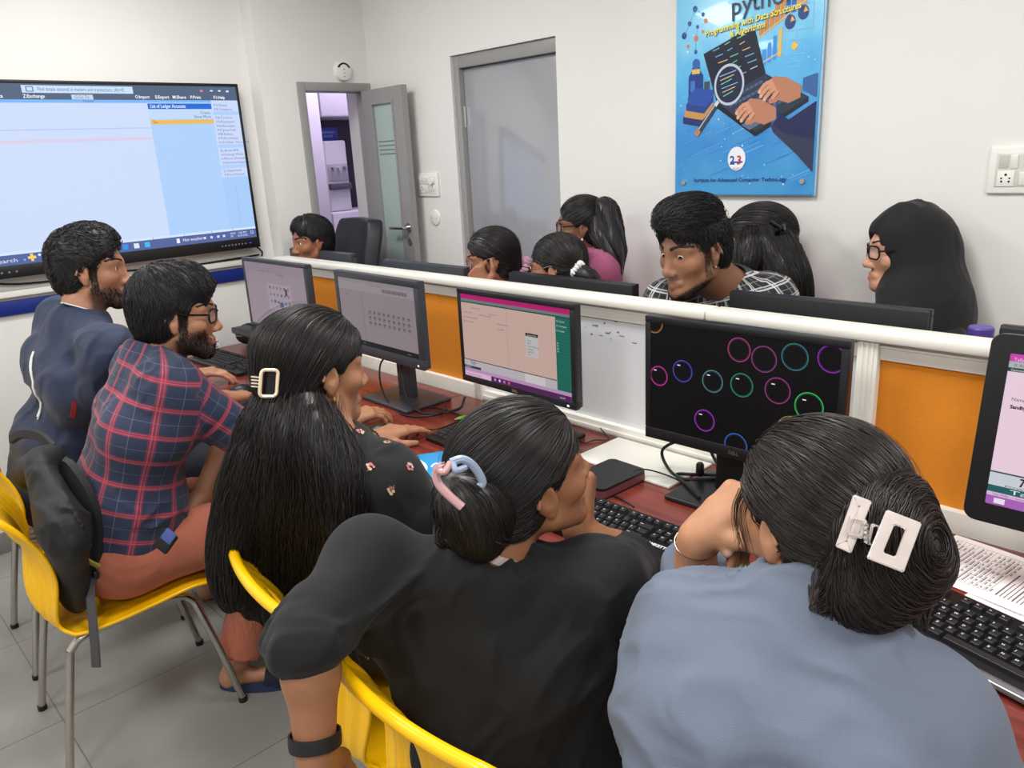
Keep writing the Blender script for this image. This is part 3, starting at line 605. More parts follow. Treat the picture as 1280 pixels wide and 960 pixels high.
# ---------------------------------------------------------------- yellow shell chairs
M_YEL = mat('yellow_plastic', (250, 192, 8), 0.28, spec=0.55)
M_CHROME = mat('satin_chrome', (196, 192, 186), 0.22, metal=1.0)
def prof_pt(s):
    """side profile of the shell, s 0 (front lip) .. 1 (top of the back): y, z"""
    P = [(0.235, 0.415), (0.215, 0.442), (0.15, 0.456), (0.05, 0.448), (-0.06, 0.438), (-0.15, 0.436), (-0.205, 0.452), (-0.228, 0.495), (-0.222, 0.555), (-0.212, 0.62), (-0.222, 0.69), (-0.252, 0.76), (-0.29, 0.815), (-0.315, 0.842)]
    P = [Vector((0, a, b)) for a, b in P]
    t = s*(len(P)-1); i = min(int(t), len(P)-2); f = t-i
    p0 = P[max(i-1, 0)]; p1 = P[i]; p2 = P[i+1]; p3 = P[min(i+2, len(P)-1)]
    q = 0.5*((2*p1)+(p2-p0)*f+(2*p0-5*p1+4*p2-p3)*f*f+(3*p1-p0-3*p2+p3)*f**3)
    return q.y, q.z
def shell_mesh():
    bm = bmesh.new(); NU, NV = 72, 70; G = []
    for j in range(NV+1):
        s = j/NV; y, z = prof_pt(s); y2, z2 = prof_pt(min(1, s+0.01)); y1, z1 = prof_pt(max(0, s-0.01)); ny, nz = -(z2-z1), (y2-y1); L = math.hypot(ny, nz) or 1; ny /= L; nz /= L
        w = 0.215 + 0.018*math.exp(-((s-0.25)/0.2)**2) + 0.012*math.exp(-((s-0.72)/0.12)**2) - 0.02*math.exp(-((s-0.5)/0.08)**2)
        if s > 0.9: w *= math.sqrt(max(0.0, 1-((s-0.9)/0.1)**2*0.36))
        if s < 0.06: w *= math.sqrt(1-((0.06-s)/0.06)**2*0.25)
        row = []
        for i in range(NU+1):
            u = i/NU*2-1
            back = min(1, max(0, (s-0.42)/0.12)); edge = max(0, 1-abs(u)**6)*(1-math.exp(-((s-.885)/.05)**2)*math.exp(-(u/.35)**4))
            amp = 0.0058*back*edge*max(0.0, min(1.0, 1-(s-0.80)/0.14)) + 0.0007*(1-back)*edge
            rib = amp*math.cos(u*PI*9.0 + 0.9*math.sin(s*9))
            cup = 0.030*u*u*back*(1-0.4*max(0, (s-.8)/.2)) + 0.010*u*u*(1-back)      # sides wrap forward / up
            yy = y - ny*rib; zz = z - nz*rib
            # concave across the width: the side edges come towards the sitter
            yy += -ny*cup*(-1 if back > .5 else 0)*0 + (cup if back > 0 else 0); zz += cup*(1-back)
            row.append(bm.verts.new((u*w, yy, zz)))
        G.append(row)
    for j in range(NV):
        for i in range(NU):
            u = (i+.5)/NU*2-1; s = (j+.5)/NV
            if 0.868 < s < 0.898 and abs(u) < 0.17: continue
            bm.faces.new((G[j][i], G[j][i+1], G[j+1][i+1], G[j+1][i]))
    me = bpy.data.meshes.new('seat_shell'); bm.normal_update(); bm.to_mesh(me)
    rim = [G[0][i].co.copy() for i in range(NU+1)] + [G[j][NU].co.copy() for j in range(1, NV+1)] + [G[NV][i].co.copy() for i in range(NU-1, -1, -1)] + [G[j][0].co.copy() for j in range(NV-1, 0, -1)]
    bm.free()
    o = bpy.data.objects.new('seat_shell', me); COL.objects.link(o)
    md = o.modifiers.new('s', 'SOLIDIFY'); md.thickness = 0.006; md.offset = 0
    dg = bpy.context.evaluated_depsgraph_get(); dg.update(); me2 = bpy.data.meshes.new_from_object(o.evaluated_get(dg)); bpy.data.objects.remove(o)
    bm = bmesh.new(); bm.from_mesh(me2)
    rim = rim[::2]; rim.append(rim[0]); zt = max(p.z for p in rim); add_tube(bm, rim, [0.0055+0.0065*max(0, min(1, (p.z-zt+.10)/.08)) for p in rim], 10, cap=False)
    return bm
_sb = shell_mesh(); SHELL = bpy.data.meshes.new('seat_shell'); _sb.to_mesh(SHELL); _sb.free(); SHELL.polygons.foreach_set('use_smooth', [True]*len(SHELL.polygons)); SHELL.materials.append(M_YEL)
def make_chair(label, x, y, rot):
    t = thing('cafe_chair', label, 'chair', (x, y, 0), rot, group='yellow shell chairs')
    link_mesh('seat_shell', SHELL, None, t)
    for sx in (-1, 1):
        X = sx*0.185
        obj('side_rail', tube(smooth_path([(X, 0.155, 0.395), (X, 0.125, 0.423), (X, 0.05, 0.431), (X, -0.09, 0.421), (X, -0.155, 0.412), (X, -0.185, 0.385)], 6), 0.0115, 12), M_CHROME, t)
        fl = obj('leg', tube([(X, 0.155, 0.397), (X+sx*0.012, 0.20, 0.21), (X+sx*0.022, 0.24, 0.012)], 0.0115, 12), M_CHROME, t); obj('foot_cap', add_lathe(bmesh.new(), [(0.014, 0), (0.014, 0.016)], (X+sx*0.022, 0.24, 0), 14), M_BLACK, fl)
        rl = obj('leg', tube([(X, -0.185, 0.387), (X+sx*0.014, -0.225, 0.20), (X+sx*0.026, -0.262, 0.012)], 0.0115, 12), M_CHROME, t); obj('foot_cap', add_lathe(bmesh.new(), [(0.014, 0), (0.014, 0.016)], (X+sx*0.026, -0.262, 0), 14), M_BLACK, rl)
    for yy in (-0.10, 0.10): obj('cross_bar', tube([(-0.185, yy, 0.415), (0.185, yy, 0.415)], 0.008, 8), M_CHROME, t)
    return t
make_chair('yellow shell chair with the black backpack, under the boy in red plaid', -2.40, 0.545, R_(-4))
make_chair('yellow shell chair at the left edge of the photo, under the boy in navy', -3.02, 0.60, R_(-3))
make_chair('yellow shell chair behind the girl with very long loose hair', -1.352, 0.858, R_(-8))
make_chair('yellow shell chair nearest the camera, behind the girl in black tee', -0.865, 0.83, R_(2))
make_chair('yellow shell chair barely seen behind the girl in the pink shirt', -2.10, 2.36, R_(100))
make_chair('yellow shell chair barely seen behind the woman in black headscarf', -0.80, 2.38, R_(100))

# ---------------------------------------------------------------- things on the walls
def switch_modules(t, w, h, layout):
    bm = bmesh.new(); add_box(bm, (-w/2, -0.012, 0), (w/2, 0, h), 0.005, 3); obj('cover_plate', bm, M_WPLAST, t)
    fr = obj('inner_frame', box((-w/2+0.02, -0.0135, 0.02), (w/2-0.02, -0.0115, h-0.02), 0.001), mat('plate_grey', (214, 213, 206), 0.4), t)
    for (kind, cx, cz) in layout:
        if kind == 's':
            T = Matrix.Translation((cx, -0.0145, cz)) @ Matrix.Rotation(R_(7), 4, 'X')
            obj('rocker_switch', box((-0.0095, -0.004, -0.019), (0.0095, 0.003, 0.019), 0.0015, mtx=T), M_WPLAST, t)
        elif kind == 'l': obj('indicator', box((cx-0.012, -0.0148, cz-0.018), (cx+0.012, -0.0135, cz+0.018), 0.001), mat('indicator_grey', (196, 195, 184), 0.4), t)
        elif kind == 'p':
            so = obj('socket', box((cx-0.022, -0.0155, cz-0.022), (cx+0.022, -0.0135, cz+0.022), 0.001), M_WPLAST, t)
            bm = bmesh.new()
            for dx, dz, r in ((0, .011, .0036), (-.0105, .001, .0026), (.0105, .001, .0026), (-.0095, -.008, .003), (.0095, -.008, .003)): add_lathe(bm, [(r, -0.016), (r, -0.0153)], (cx+dx, 0, cz+dz), 12, 'y')
            obj('socket_hole', bm, M_GLOSSBLACK, so)
        elif kind == 'r':
            bm = bmesh.new(); add_lathe(bm, [(0.017, -0.03), (0.018, -0.014)], (cx, 0, cz), 20, 'y'); add_box(bm, (cx-.002, -0.033, cz-.015), (cx+.002, -0.029, cz+.015)); obj('regulator_knob', bm, M_WPLAST, t)
t = thing('switchboard', 'white switch and socket plate on the wall at the right edge', 'switchboard', (-0.615, Y1, 1.460))
switch_modules(t, 0.245, 0.133, [('l', -.083, .09), ('s', -.056, .09), ('s', -.022, .09), ('s', .005, .09), ('p', -.074, .043), ('s', -.030, .043), ('s', .0, .043), ('p', .05, .068)])
t = thing('switchboard', 'white switchboard between the open glass door and the closed grey door', 'switchboard', (-3.410, Y1, 1.442))
switch_modules(t, 0.175, 0.122, [('s', -.052, .084), ('s', -.03, .084), ('s', -.008, .084), ('s', .014, .084), ('r', .047, .08), ('p', -.045, .04), ('s', -.005, .04), ('p', .045, .038)])
t = thing('junction_cover', 'small round white cover on the wall below the switchboard', 'wall cover', (-3.375, Y1, 1.33))
obj('cover_disc', add_lathe(bmesh.new(), [(0.034, -0.010), (0.040, -0.007), (0.042, 0)], (0, 0, 0), 30, 'y'), M_WPLAST, t)
for dx in (-.02, .02): obj('screw', add_lathe(bmesh.new(), [(0.003, -0.0112), (0.003, -0.0098)], (dx, 0, 0), 10, 'y'), M_STEEL, t)
t = thing('ceiling_rose', 'round white wall fitting with a dark opening above the open door', 'wall fitting', (XD, 2.474, 2.112))
bm = add_lathe(bmesh.new(), [(0.052, 0), (0.052, 0.012), (0.046, 0.024), (0.035, 0.028)], (0, 0, 0), 30, 'x'); obj('cover_disc', bm, M_WPLAST, t)
bm = bmesh.new(); pl = []
for k in range(13): a = R_(25+k*130/12); pl.append((math.cos(a)*0.043, math.sin(a)*0.043))
for k in range(12, -1, -1): a = R_(25+k*130/12); pl.append((math.cos(a)*0.03, math.sin(a)*0.03+0.004))
add_prism(bm, pl, 0.0245, 0.0285, mt); obj('slot', bm, M_GLOSSBLACK, t)
for k in range(3): obj('terminal', box((0.027, -0.006, 0.006-k*0.018), (0.0292, 0.004, 0.011-k*0.018), 0.0005), mat('terminal_grey', (150, 150, 146), 0.4), t)

# poster: python course board with a printed face
PW0, PW1, PZ0, PZ1 = -1.818, -1.258, 1.457, 2.215
ps = thing('poster_board', 'blue acrylic course poster with laptop picture on the wall', 'poster', ((PW0+PW1)/2, Y1-0.02, PZ0))
pw, ph = PW1-PW0, PZ1-PZ0
def sky_poster():
    m = bpy.data.materials.new('poster_blue'); m.use_nodes = True; nt = m.node_tree; b = nt.nodes['Principled BSDF']
    tc = nt.nodes.new('ShaderNodeTexCoord'); sp = nt.nodes.new('ShaderNodeSeparateXYZ'); nt.links.new(tc.outputs['Object'], sp.inputs[0])
    mr = nt.nodes.new('ShaderNodeMapRange'); mr.inputs['From Max'].default_value = ph; nt.links.new(sp.outputs['Z'], mr.inputs['Value'])
    n = nt.nodes.new('ShaderNodeTexNoise'); n.inputs['Scale'].default_value = 7; n.inputs['Detail'].default_value = 5; nt.links.new(tc.outputs['Object'], n.inputs['Vector'])
    ad = nt.nodes.new('ShaderNodeMath'); ad.operation = 'MULTIPLY_ADD'; ad.inputs[1].default_value = 0.5; nt.links.new(n.outputs['Fac'], ad.inputs[0]); nt.links.new(mr.outputs['Result'], ad.inputs[2])
    r = nt.nodes.new('ShaderNodeValToRGB'); e = r.color_ramp.elements; e[0].position = 0.2; e[0].color = (*lin((92, 178, 236)), 1); e[1].position = 1.35; e[1].color = (*lin((130, 210, 246)), 1)
    q = e.new(0.55); q.color = (*lin((62, 146, 218)), 1); q = e.new(0.85); q.color = (*lin((96, 190, 240)), 1)
    nt.links.new(ad.outputs[0], r.inputs['Fac']); nt.links.new(r.outputs['Color'], b.inputs['Base Color']); b.inputs['Roughness'].default_value = 0.25; b.inputs['Coat Weight'].default_value = 0.3
    return m
bd = obj('board', box((-pw/2, -0.006, 0), (pw/2, 0.0, ph), 0.001), sky_poster(), ps)
obj('acrylic_edge', box((-pw/2-0.006, -0.001, -0.004), (pw/2+0.006, 0.004, ph+0.004), 0.001), mat('acrylic_edge', (170, 208, 236), 0.15), ps)
for sx in (-1, 1):
    for zz in (0.045, ph-0.045):
        so = obj('standoff_bolt', add_lathe(bmesh.new(), [(0.009, -0.012), (0.010, -0.006)], (sx*(pw/2-0.04), 0, zz), 16, 'y'), M_STEEL, ps)
        bm = bmesh.new(); add_lathe(bm, [(0.006, 0.004), (0.006, 0.02)], (sx*(pw/2-0.04), 0, zz), 10, 'y'); obj('spacer', bm, M_STEEL, so)
# printed picture, all in the board's own plane: x to the right, v upwards from the bottom edge
PHC = 0.655
class Print:
    def __init__(s): s.bm = bmesh.new(); s.mats = []; s.lay = 0
    def mi(s, c):
        m = mat('print_%d_%d_%d' % c, c, 0.3)
        if m not in s.mats: s.mats.append(m)
        return s.mats.index(m)
    def y(s): s.lay += 1; return -0.0062-0.000012*s.lay
    def poly(s, pts, c):
        y = s.y(); f = s.bm.faces.new([s.bm.verts.new(((u-.5)*pw, y, v*ph)) for u, v in pts]); f.material_index = s.mi(c)
        f.normal_update()
        if f.normal.y > 0: f.normal_flip()
    def rect(s, u0, v0, u1, v1, c): s.poly([(u0, v0), (u1, v0), (u1, v1), (u0, v1)], c)
    def disc(s, u, v, r, c, n=20): s.poly([(u+math.cos(2*PI*k/n)*r, v+math.sin(2*PI*k/n)*r*pw/PHC) for k in range(n)], c)
    def line(s, pts, wd, c):
        for (a, b) in zip(pts[:-1], pts[1:]):
            d = Vector(((b[0]-a[0])*pw, (b[1]-a[1])*PHC)); 
            if d.length < 1e-6: continue
            n = Vector((-d.y, d.x)).normalized()*wd/2; n = (n.x/pw, n.y/PHC)
            s.poly([(a[0]+n[0], a[1]+n[1]), (b[0]+n[0], b[1]+n[1]), (b[0]-n[0], b[1]-n[1]), (a[0]-n[0], a[1]-n[1])], c)
    def text(s, u, v, tx, size, c, width=None, rot=0, align='LEFT', bold=0, shear=0):
        T = Matrix.Translation(((u-.5)*pw, s.y(), v*PHC)) @ Matrix.Rotation(-rot, 4, 'Y') @ Matrix(((1, 0, 0, 0), (0, 0, -1, 0), (0, 1, 0, 0), (0, 0, 0, 1)))
        add_text(s.bm, tx, size, T, s.mi(c), align, bold, shear, depth=0.0, width=width)
Pt = Print()
rp = random.Random(3)
for k in range(26):      # circuit lines and glints
    u, v = rp.uniform(.03, .95), rp.uniform(.06, .30); L = rp.uniform(.05, .25)
    Pt.line([(u, v), (min(.98, u+L), v+L*.25)], 0.0012, rp.choice([(150, 210, 250), (100, 180, 240), (36, 100, 190)]))
for k in range(70): Pt.disc(rp.uniform(.03, .97), rp.uniform(.04, .98), rp.uniform(.002, .006), rp.choice([(190, 230, 255), (230, 245, 255), (120, 200, 250)]), 8)
for k in range(9):       # bar charts climbing to the upper right
    Pt.poly([(.60+.034*k, .70+.012*k), (.628+.034*k, .70+.012*k), (.628+.034*k, .735+.030*k), (.60+.034*k, .725+.030*k)], [(214, 140, 50), (226, 160, 70), (60, 110, 190), (40, 90, 180)][(k*3) % 4] if k > 3 else (214, 140, 60))
Pt.line([(.60, .69), (.98, .85)], 0.004, (236, 190, 110)); Pt.disc(.97, .845, .012, (255, 226, 160))
for k in range(6): Pt.rect(.56+.034*k, .55+.010*k, .582+.034*k, .585+.026*k, (70, 150, 232) if k < 5 else (236, 190, 90))
Pt.line([(.57, .565), (.75, .62)], .003, (240, 200, 120))
for (u, v) in ((.80, .735), (.88, .765)): Pt.disc(u, v, .034, (36, 70, 130)); Pt.poly([(u, v), (u+.03, v+.004), (u+.01, v+.024)], (236, 180, 80))
for a in ([(.76, .70), (.94, .70), (.94, .80), (.76, .80), (.76, .70)], [(.77, .60), (.90, .60), (.90, .66), (.77, .66), (.77, .60)], [(.84, .66), (.84, .70)], [(.80, .57), (.87, .57), (.87, .55), (.80, .55), (.80, .57)]): Pt.line(a, .0018, (150, 205, 250))
Pt.poly([(.835, .615), (.86, .635), (.835, .655), (.81, .635)], (240, 196, 90))
for (u, v, r, c) in ((.14, .86, .016, (40, 70, 150)), (.10, .80, .013, (36, 60, 140)), (.20, .83, .011, (40, 80, 160)), (.06, .75, .018, (30, 60, 150)), (.15, .73, .015, (226, 120, 60)), (.22, .80, .012, (230, 140, 80)), (.09, .70, .010, (226, 130, 70)), (.15, .67, .011, (40, 80, 170)), (.16, .78, .010, (50, 90, 170)), (.20, .755, .009, (226, 140, 80))): Pt.disc(u, v, r, c)
for a, b in (((.14, .86), (.10, .80)), ((.14, .86), (.20, .83)), ((.10, .80), (.06, .75)), ((.15, .73), (.15, .67)), ((.16, .78), (.15, .73))): Pt.line([a, b], .0015, (110, 160, 220))
Pt.poly([(.10, .47), (.21, .47), (.21, .56), (.185, .585), (.185, .60), (.125, .60), (.125, .585), (.10, .56)], (28, 60, 140)); Pt.rect(.125, .57, .185, .592, (230, 190, 100)); Pt.disc(.155, .615, .028, (50, 100, 180)); Pt.rect(.115, .49, .15, .54, (60, 120, 200)); Pt.rect(.22, .47, .26, .53, (60, 80, 90))
for k, c in enumerate(((30, 50, 110), (200, 150, 80), (36, 66, 140), (40, 80, 170))): Pt.poly([(.06+.012*k, .345+.03*k), (.20+.012*k, .325+.03*k), (.29, .375+.03*k), (.29, .40+.03*k), (.15, .415+.03*k), (.06+.012*k, .375+.03*k)], c)
# laptop
Pt.poly([(.21, .655), (.565, .745), (.655, .535), (.315, .435)], (26, 30, 44)); Pt.poly([(.235, .645), (.55, .725), (.63, .545), (.335, .455)], (14, 24, 50))
for k in range(6):
    for q in range(3): Pt.line([(.28+.02*k+.085*q, .662-.028*k+.020*q), (.28+.02*k+.085*q+rp.uniform(.03, .07), .662-.028*k+.020*q+.010)], .0028, rp.choice([(190, 200, 210), (120, 180, 220), (220, 180, 110), (110, 200, 170)]))
Pt.poly([(.315, .435), (.655, .535), (.94, .42), (.60, .285)], (44, 54, 76)); Pt.poly([(.315, .435), (.60, .285), (.60, .265), (.30, .415)], (18, 22, 34)); Pt.poly([(.60, .285), (.94, .42), (.94, .40), (.60, .265)], (30, 36, 50))
for r in range(5):
    for q in range(9): u0 = .37+.030*q+.040*r; v0 = .435+.0085*q*1.0-.0215*r; Pt.poly([(u0, v0), (u0+.024, v0+.007), (u0+.030, v0-.004), (u0+.006, v0-.011)], (70, 96, 140))
Pt.poly([(.50, .32), (.60, .355), (.66, .33), (.56, .295)], (90, 110, 140))
# sleeves and hands
Pt.poly([(.72, .385), (.82, .33), (.99, .40), (.99, .24), (.90, .25), (.80, .27), (.70, .32)], (32, 40, 84)); Pt.poly([(.70, .32), (.80, .27), (.99, .24), (.99, .10), (.88, .18), (.72, .28)], (52, 56, 84)); Pt.poly([(.90, .50), (.99, .515), (.99, .415), (.90, .45)], (60, 100, 160)); Pt.poly([(.70, .385), (.735, .40), (.745, .34), (.71, .31)], (70, 96, 150))
for sx, sv, s_ in ((.0, .0, 1.0), (.155, .085, .95)):
    c1, c2, c3 = (188, 128, 100), (212, 154, 122), (136, 84, 66)
    Pt.poly([(sx+.50*1, sv+.405), (sx+.56, sv+.435), (sx+.64, sv+.425), (sx+.735, sv+.385), (sx+.735, sv+.335), (sx+.66, sv+.315), (sx+.58, sv+.335)], c1)
    for k, (fu, fv) in enumerate(((.465, .375), (.475, .355), (.50, .34), (.54, .33))):
        Pt.line([(sx+.55+.012*k, sv+.415-.014*k), (sx+fu+.035, sv+fv+.030), (sx+fu, sv+fv)], .013, c2); Pt.line([(sx+.56+.012*k, sv+.405-.014*k), (sx+fu+.045, sv+fv+.022), (sx+fu+.008, sv+fv-.006)], .003, c3); Pt.disc(sx+fu, sv+fv, .011, (226, 176, 150), 10)
    Pt.line([(sx+.60, sv+.345), (sx+.56, sv+.325), (sx+.535, sv+.335)], .012, c1)
# magnifier
Pt.disc(.405, .505, .108, (190, 204, 220), 36); Pt.disc(.405, .505, .094, (24, 36, 66), 36)
for k in range(6): Pt.line([(.335+.006*k, .545-.018*k), (.455+.004*k-.02*(k % 3), .565-.018*k)], .0024, [(150, 190, 230), (220, 200, 150), (120, 220, 190)][k % 3])
Pt.line([(.33, .435), (.29, .40)], .012, (210, 220, 230)); Pt.line([(.31, .415), (.165, .285)], .017, (58, 62, 76)); Pt.line([(.305, .42), (.17, .30)], .004, (190, 196, 210)); Pt.line([(.19, .31), (.165, .285)], .019, (196, 130, 80))
# badge and lettering
Pt.disc(.475, .168, .064, (236, 240, 248), 32); Pt.text(.425, .165, '2', .042, (40, 70, 160), bold=.0012); Pt.text(.475, .165, '3', .042, (206, 50, 50), bold=.0012); Pt.rect(.43, .148, .52, .156, (60, 80, 160)); Pt.text(.475, .133, 'YEARS', .012, (206, 60, 60), align='CENTER')
Pt.text(.49, .072, 'Institute for Advanced Computer Technology', .0185, (30, 44, 128), width=.375, align='CENTER', bold=.0003)
Pt.text(.40, .862, 'Programming with Data Structures', .0275, (250, 240, 60), width=.372, rot=R_(6), align='CENTER', bold=.0006, shear=.2) if False else None
for dx, dz, c in ((.003, -.003, (20, 70, 140)), (0, 0, (250, 238, 70))):
    Pt.text(.22+dx, .845+dz, 'Programming with Data Structures', .0275, c, width=.365, rot=R_(6.5), bold=.0006, shear=.25); Pt.text(.40+dx, .822+dz, '& Algorithms', .0275, c, width=.138, rot=R_(6.5), bold=.0006, shear=.25)
Pt.text(.405, .928, 'python', .084, (60, 66, 84), width=.235, rot=R_(3), bold=.0004)
# two interlocked rounded hooks beside the word
def hook(s, c, ox, oz, sg):
    pts = [(-.032, .02), (-.032, .045), (.0, .06), (.03, .045), (.03, .005), (.015, -.006), (-.02, -.006), (-.036, -.02), (-.052, -.012), (-.056, .012), (-.045, .02)]
    s.poly([(ox+sg*a*1.0, oz+sg*b*.74) for a, b in pts], c)
hook(Pt, (40, 80, 160), .285, .945, 1); hook(Pt, (240, 170, 60), .295, .940, -1); Pt.disc(.268, .975, .006, (240, 246, 255), 10); Pt.disc(.312, .91, .006, (255, 246, 230), 10)
obj('printed_picture', Pt.bm, Pt.mats, bd, smooth=False)

# ---------------------------------------------------------------- pantry seen through the open door
def cab(lo, hi, label, group=None):
    t = thing('pantry_cupboard', label, 'cupboard', (lo[0], lo[1], lo[2]), group=group)
    d = [hi[i]-lo[i] for i in range(3)]
    obj('carcass', box((0, 0, 0), (d[0]-0.02, d[1], d[2]), 0.002), M_CAB, t)
    n = max(1, round(d[1]/0.45)); wd = d[1]/n
    for k in range(n): obj('cupboard_door', box((d[0]-0.02, k*wd+0.002, 0.004), (d[0], (k+1)*wd-0.002, d[2]-0.004), 0.002), M_CAB, t)
    return t
cab((X0-1.39, 1.95, 0), (X0-0.62, 2.745, 2.6), 'tall lilac-lit laminate cupboard just inside the open doorway')
cab((X0-1.39, 2.755, 1.925), (X0-0.62, 3.66, 2.6), 'wall cupboard above the water dispenser niche')
cab((X0-1.39, 2.755, 0.0), (X0-0.62, 3.66, 1.32), 'pale cupboard under the water dispenser niche')
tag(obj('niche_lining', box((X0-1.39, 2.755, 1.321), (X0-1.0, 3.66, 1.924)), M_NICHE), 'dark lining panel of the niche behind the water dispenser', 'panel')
wd_ = thing('water_dispenser', 'white water dispenser with blue sign seen through the open door', 'water dispenser', (X0-0.80, 2.885, 1.321))
obj('body', box((-0.10, -0.085, 0.0), (0.09, 0.085, 0.46), 0.015, 3), mat('dispenser_white', (214, 212, 216), 0.35), wd_)
tp = obj('tap_panel', box((0.088, -0.075, 0.20), (0.096, 0.075, 0.31), 0.003), mat('dispenser_grey', (176, 172, 184), 0.4), wd_)
for k, c in enumerate(((150, 130, 140), (190, 190, 196), (120, 124, 150))): obj('tap', tube([(0.096, -0.045+.045*k, 0.285), (0.118, -0.045+.045*k, 0.285), (0.12, -0.045+.045*k, 0.265)], 0.008, 8), mat('tap_%d' % k, c, 0.4), tp)
obj('drip_tray', box((0.07, -0.08, 0.145), (0.12, 0.08, 0.185), 0.005), mat('tray_grey', (90, 90, 104), 0.4), wd_)
b2 = obj('top_sign', box((-0.04, -0.075, 0.46), (0.02, 0.075, 0.545), 0.004), mat('dispenser_sign', (30, 44, 130), 0.4), wd_)
bm = bmesh.new()
for k, tx in enumerate(('DRINKING', 'WATER')): add_text(bm, tx, 0.022, Matrix.Translation((0.0205, 0, 0.508-k*0.026)) @ mt, align='CENTER', width=.10-.03*k)
obj('lettering', bm, mat('sign_letters', (130, 150, 220), 0.5), b2)

# ---------------------------------------------------------------- small things on the worktops
t = thing('storage_box', 'slim black box with a dull red rim on the worktop by the cables', 'box', (-1.262, 1.512, DZ), R_(-2))
T = Matrix.Rotation(0, 4, 'Z')
obj('lid', add_prism(bmesh.new(), rounded_rect(0.128, 0.183, 0.018), 0.024, 0.032), M_BLACK, t); obj('rim', add_prism(bmesh.new(), rounded_rect(0.13, 0.185, 0.019), 0.006, 0.024), mat('dull_red_rim', (112, 58, 66), 0.45), t); obj('base_tray', add_prism(bmesh.new(), rounded_rect(0.126, 0.181, 0.018), 0.0, 0.006), M_BLACK, t)
t = thing('notebook', 'notebook with blue, white and yellow cover on the worktop', 'notebook', (-1.745, 1.245, DZ), R_(-28))
obj('pages', box((-0.095, -0.132, 0.0005), (0.094, 0.132, 0.009)), mat('paper_white', (236, 234, 228), 0.7), t)
cv = obj('cover', box((-0.098, -0.135, 0.009), (0.098, 0.135, 0.0102), 0.0004), mat('cover_blue', (36, 160, 222), 0.3), t)
bm = bmesh.new(); mm = [mat('cover_white', (240, 244, 246), .3), mat('cover_yellow', (226, 190, 60), .3), mat('cover_teal', (30, 110, 150), .3), mat('cover_green', (100, 160, 80), .3)]
def wave(y0, y1, mi, lay):
    n = 16; z = 0.0103+lay*0.00006; A = []; B = []
    for k in range(n+1):
        x = -0.097+0.194*k/n; A.append(bm.verts.new((x, y0+0.02*math.sin(x*22+lay), z))); B.append(bm.verts.new((x, y1+0.02*math.sin(x*22+lay+.6), z)))
    for k in range(n): bm.faces.new((A[k], A[k+1], B[k+1], B[k])).material_index = mi
wave(-0.03, -0.005, 0, 1); wave(-0.06, -0.03, 2, 2); wave(-0.075, -0.06, 0, 3); wave(-0.10, -0.072, 1, 4); wave(-0.112, -0.10, 3, 5)
n = 20
for (cx, cy, r0, r1) in ((0.03, 0.045, .034, .026),):
    for k in range(14):
        a0, a1 = 2*PI*k/n, 2*PI*(k+1)/n
        bm.faces.new([bm.verts.new((cx+math.cos(a)*r*1.2, cy+math.sin(a)*r*.7, 0.01075)) for a, r in ((a0, r1), (a0, r0), (a1, r0), (a1, r1))]).material_index = 0
obj('printed_cover', bm, mm, cv, smooth=False)
for q in range(9): obj('spiral_ring', tube([(-0.101, -0.12+q*.03, .002), (-0.104, -0.12+q*.03, .009), (-0.096, -0.12+q*.03, .0125), (-0.092, -0.12+q*.03, .010)], 0.0008, 5), M_STEEL, t)
t = thing('pen', 'bright green pen lying at the edge of the keyboard by the whiteboard', 'pen', (-1.985, 1.66, DZ), R_(78))
obj('barrel', add_lathe(bmesh.new(), [(0.006, -0.065), (0.0065, -0.06), (0.0065, 0.02)], (0, 0, 0.0068), 14, 'x'), mat('pen_green', (120, 210, 30), 0.3), t)
cp = obj('cap', add_lathe(bmesh.new(), [(0.0068, 0.02), (0.0068, 0.068), (0.005, 0.072)], (0, 0, 0.0068), 14, 'x'), mat('pen_green', (120, 210, 30)), t); obj('clip', box((0.03, -0.0015, 0.013), (0.07, 0.0015, 0.0155), 0.0005), mat('pen_green', (120, 210, 30)), cp); obj('tip', add_lathe(bmesh.new(), [(0.0015, -0.08), (0.005, -0.065)], (0, 0, 0.0068), 10, 'x'), M_STEEL, t)
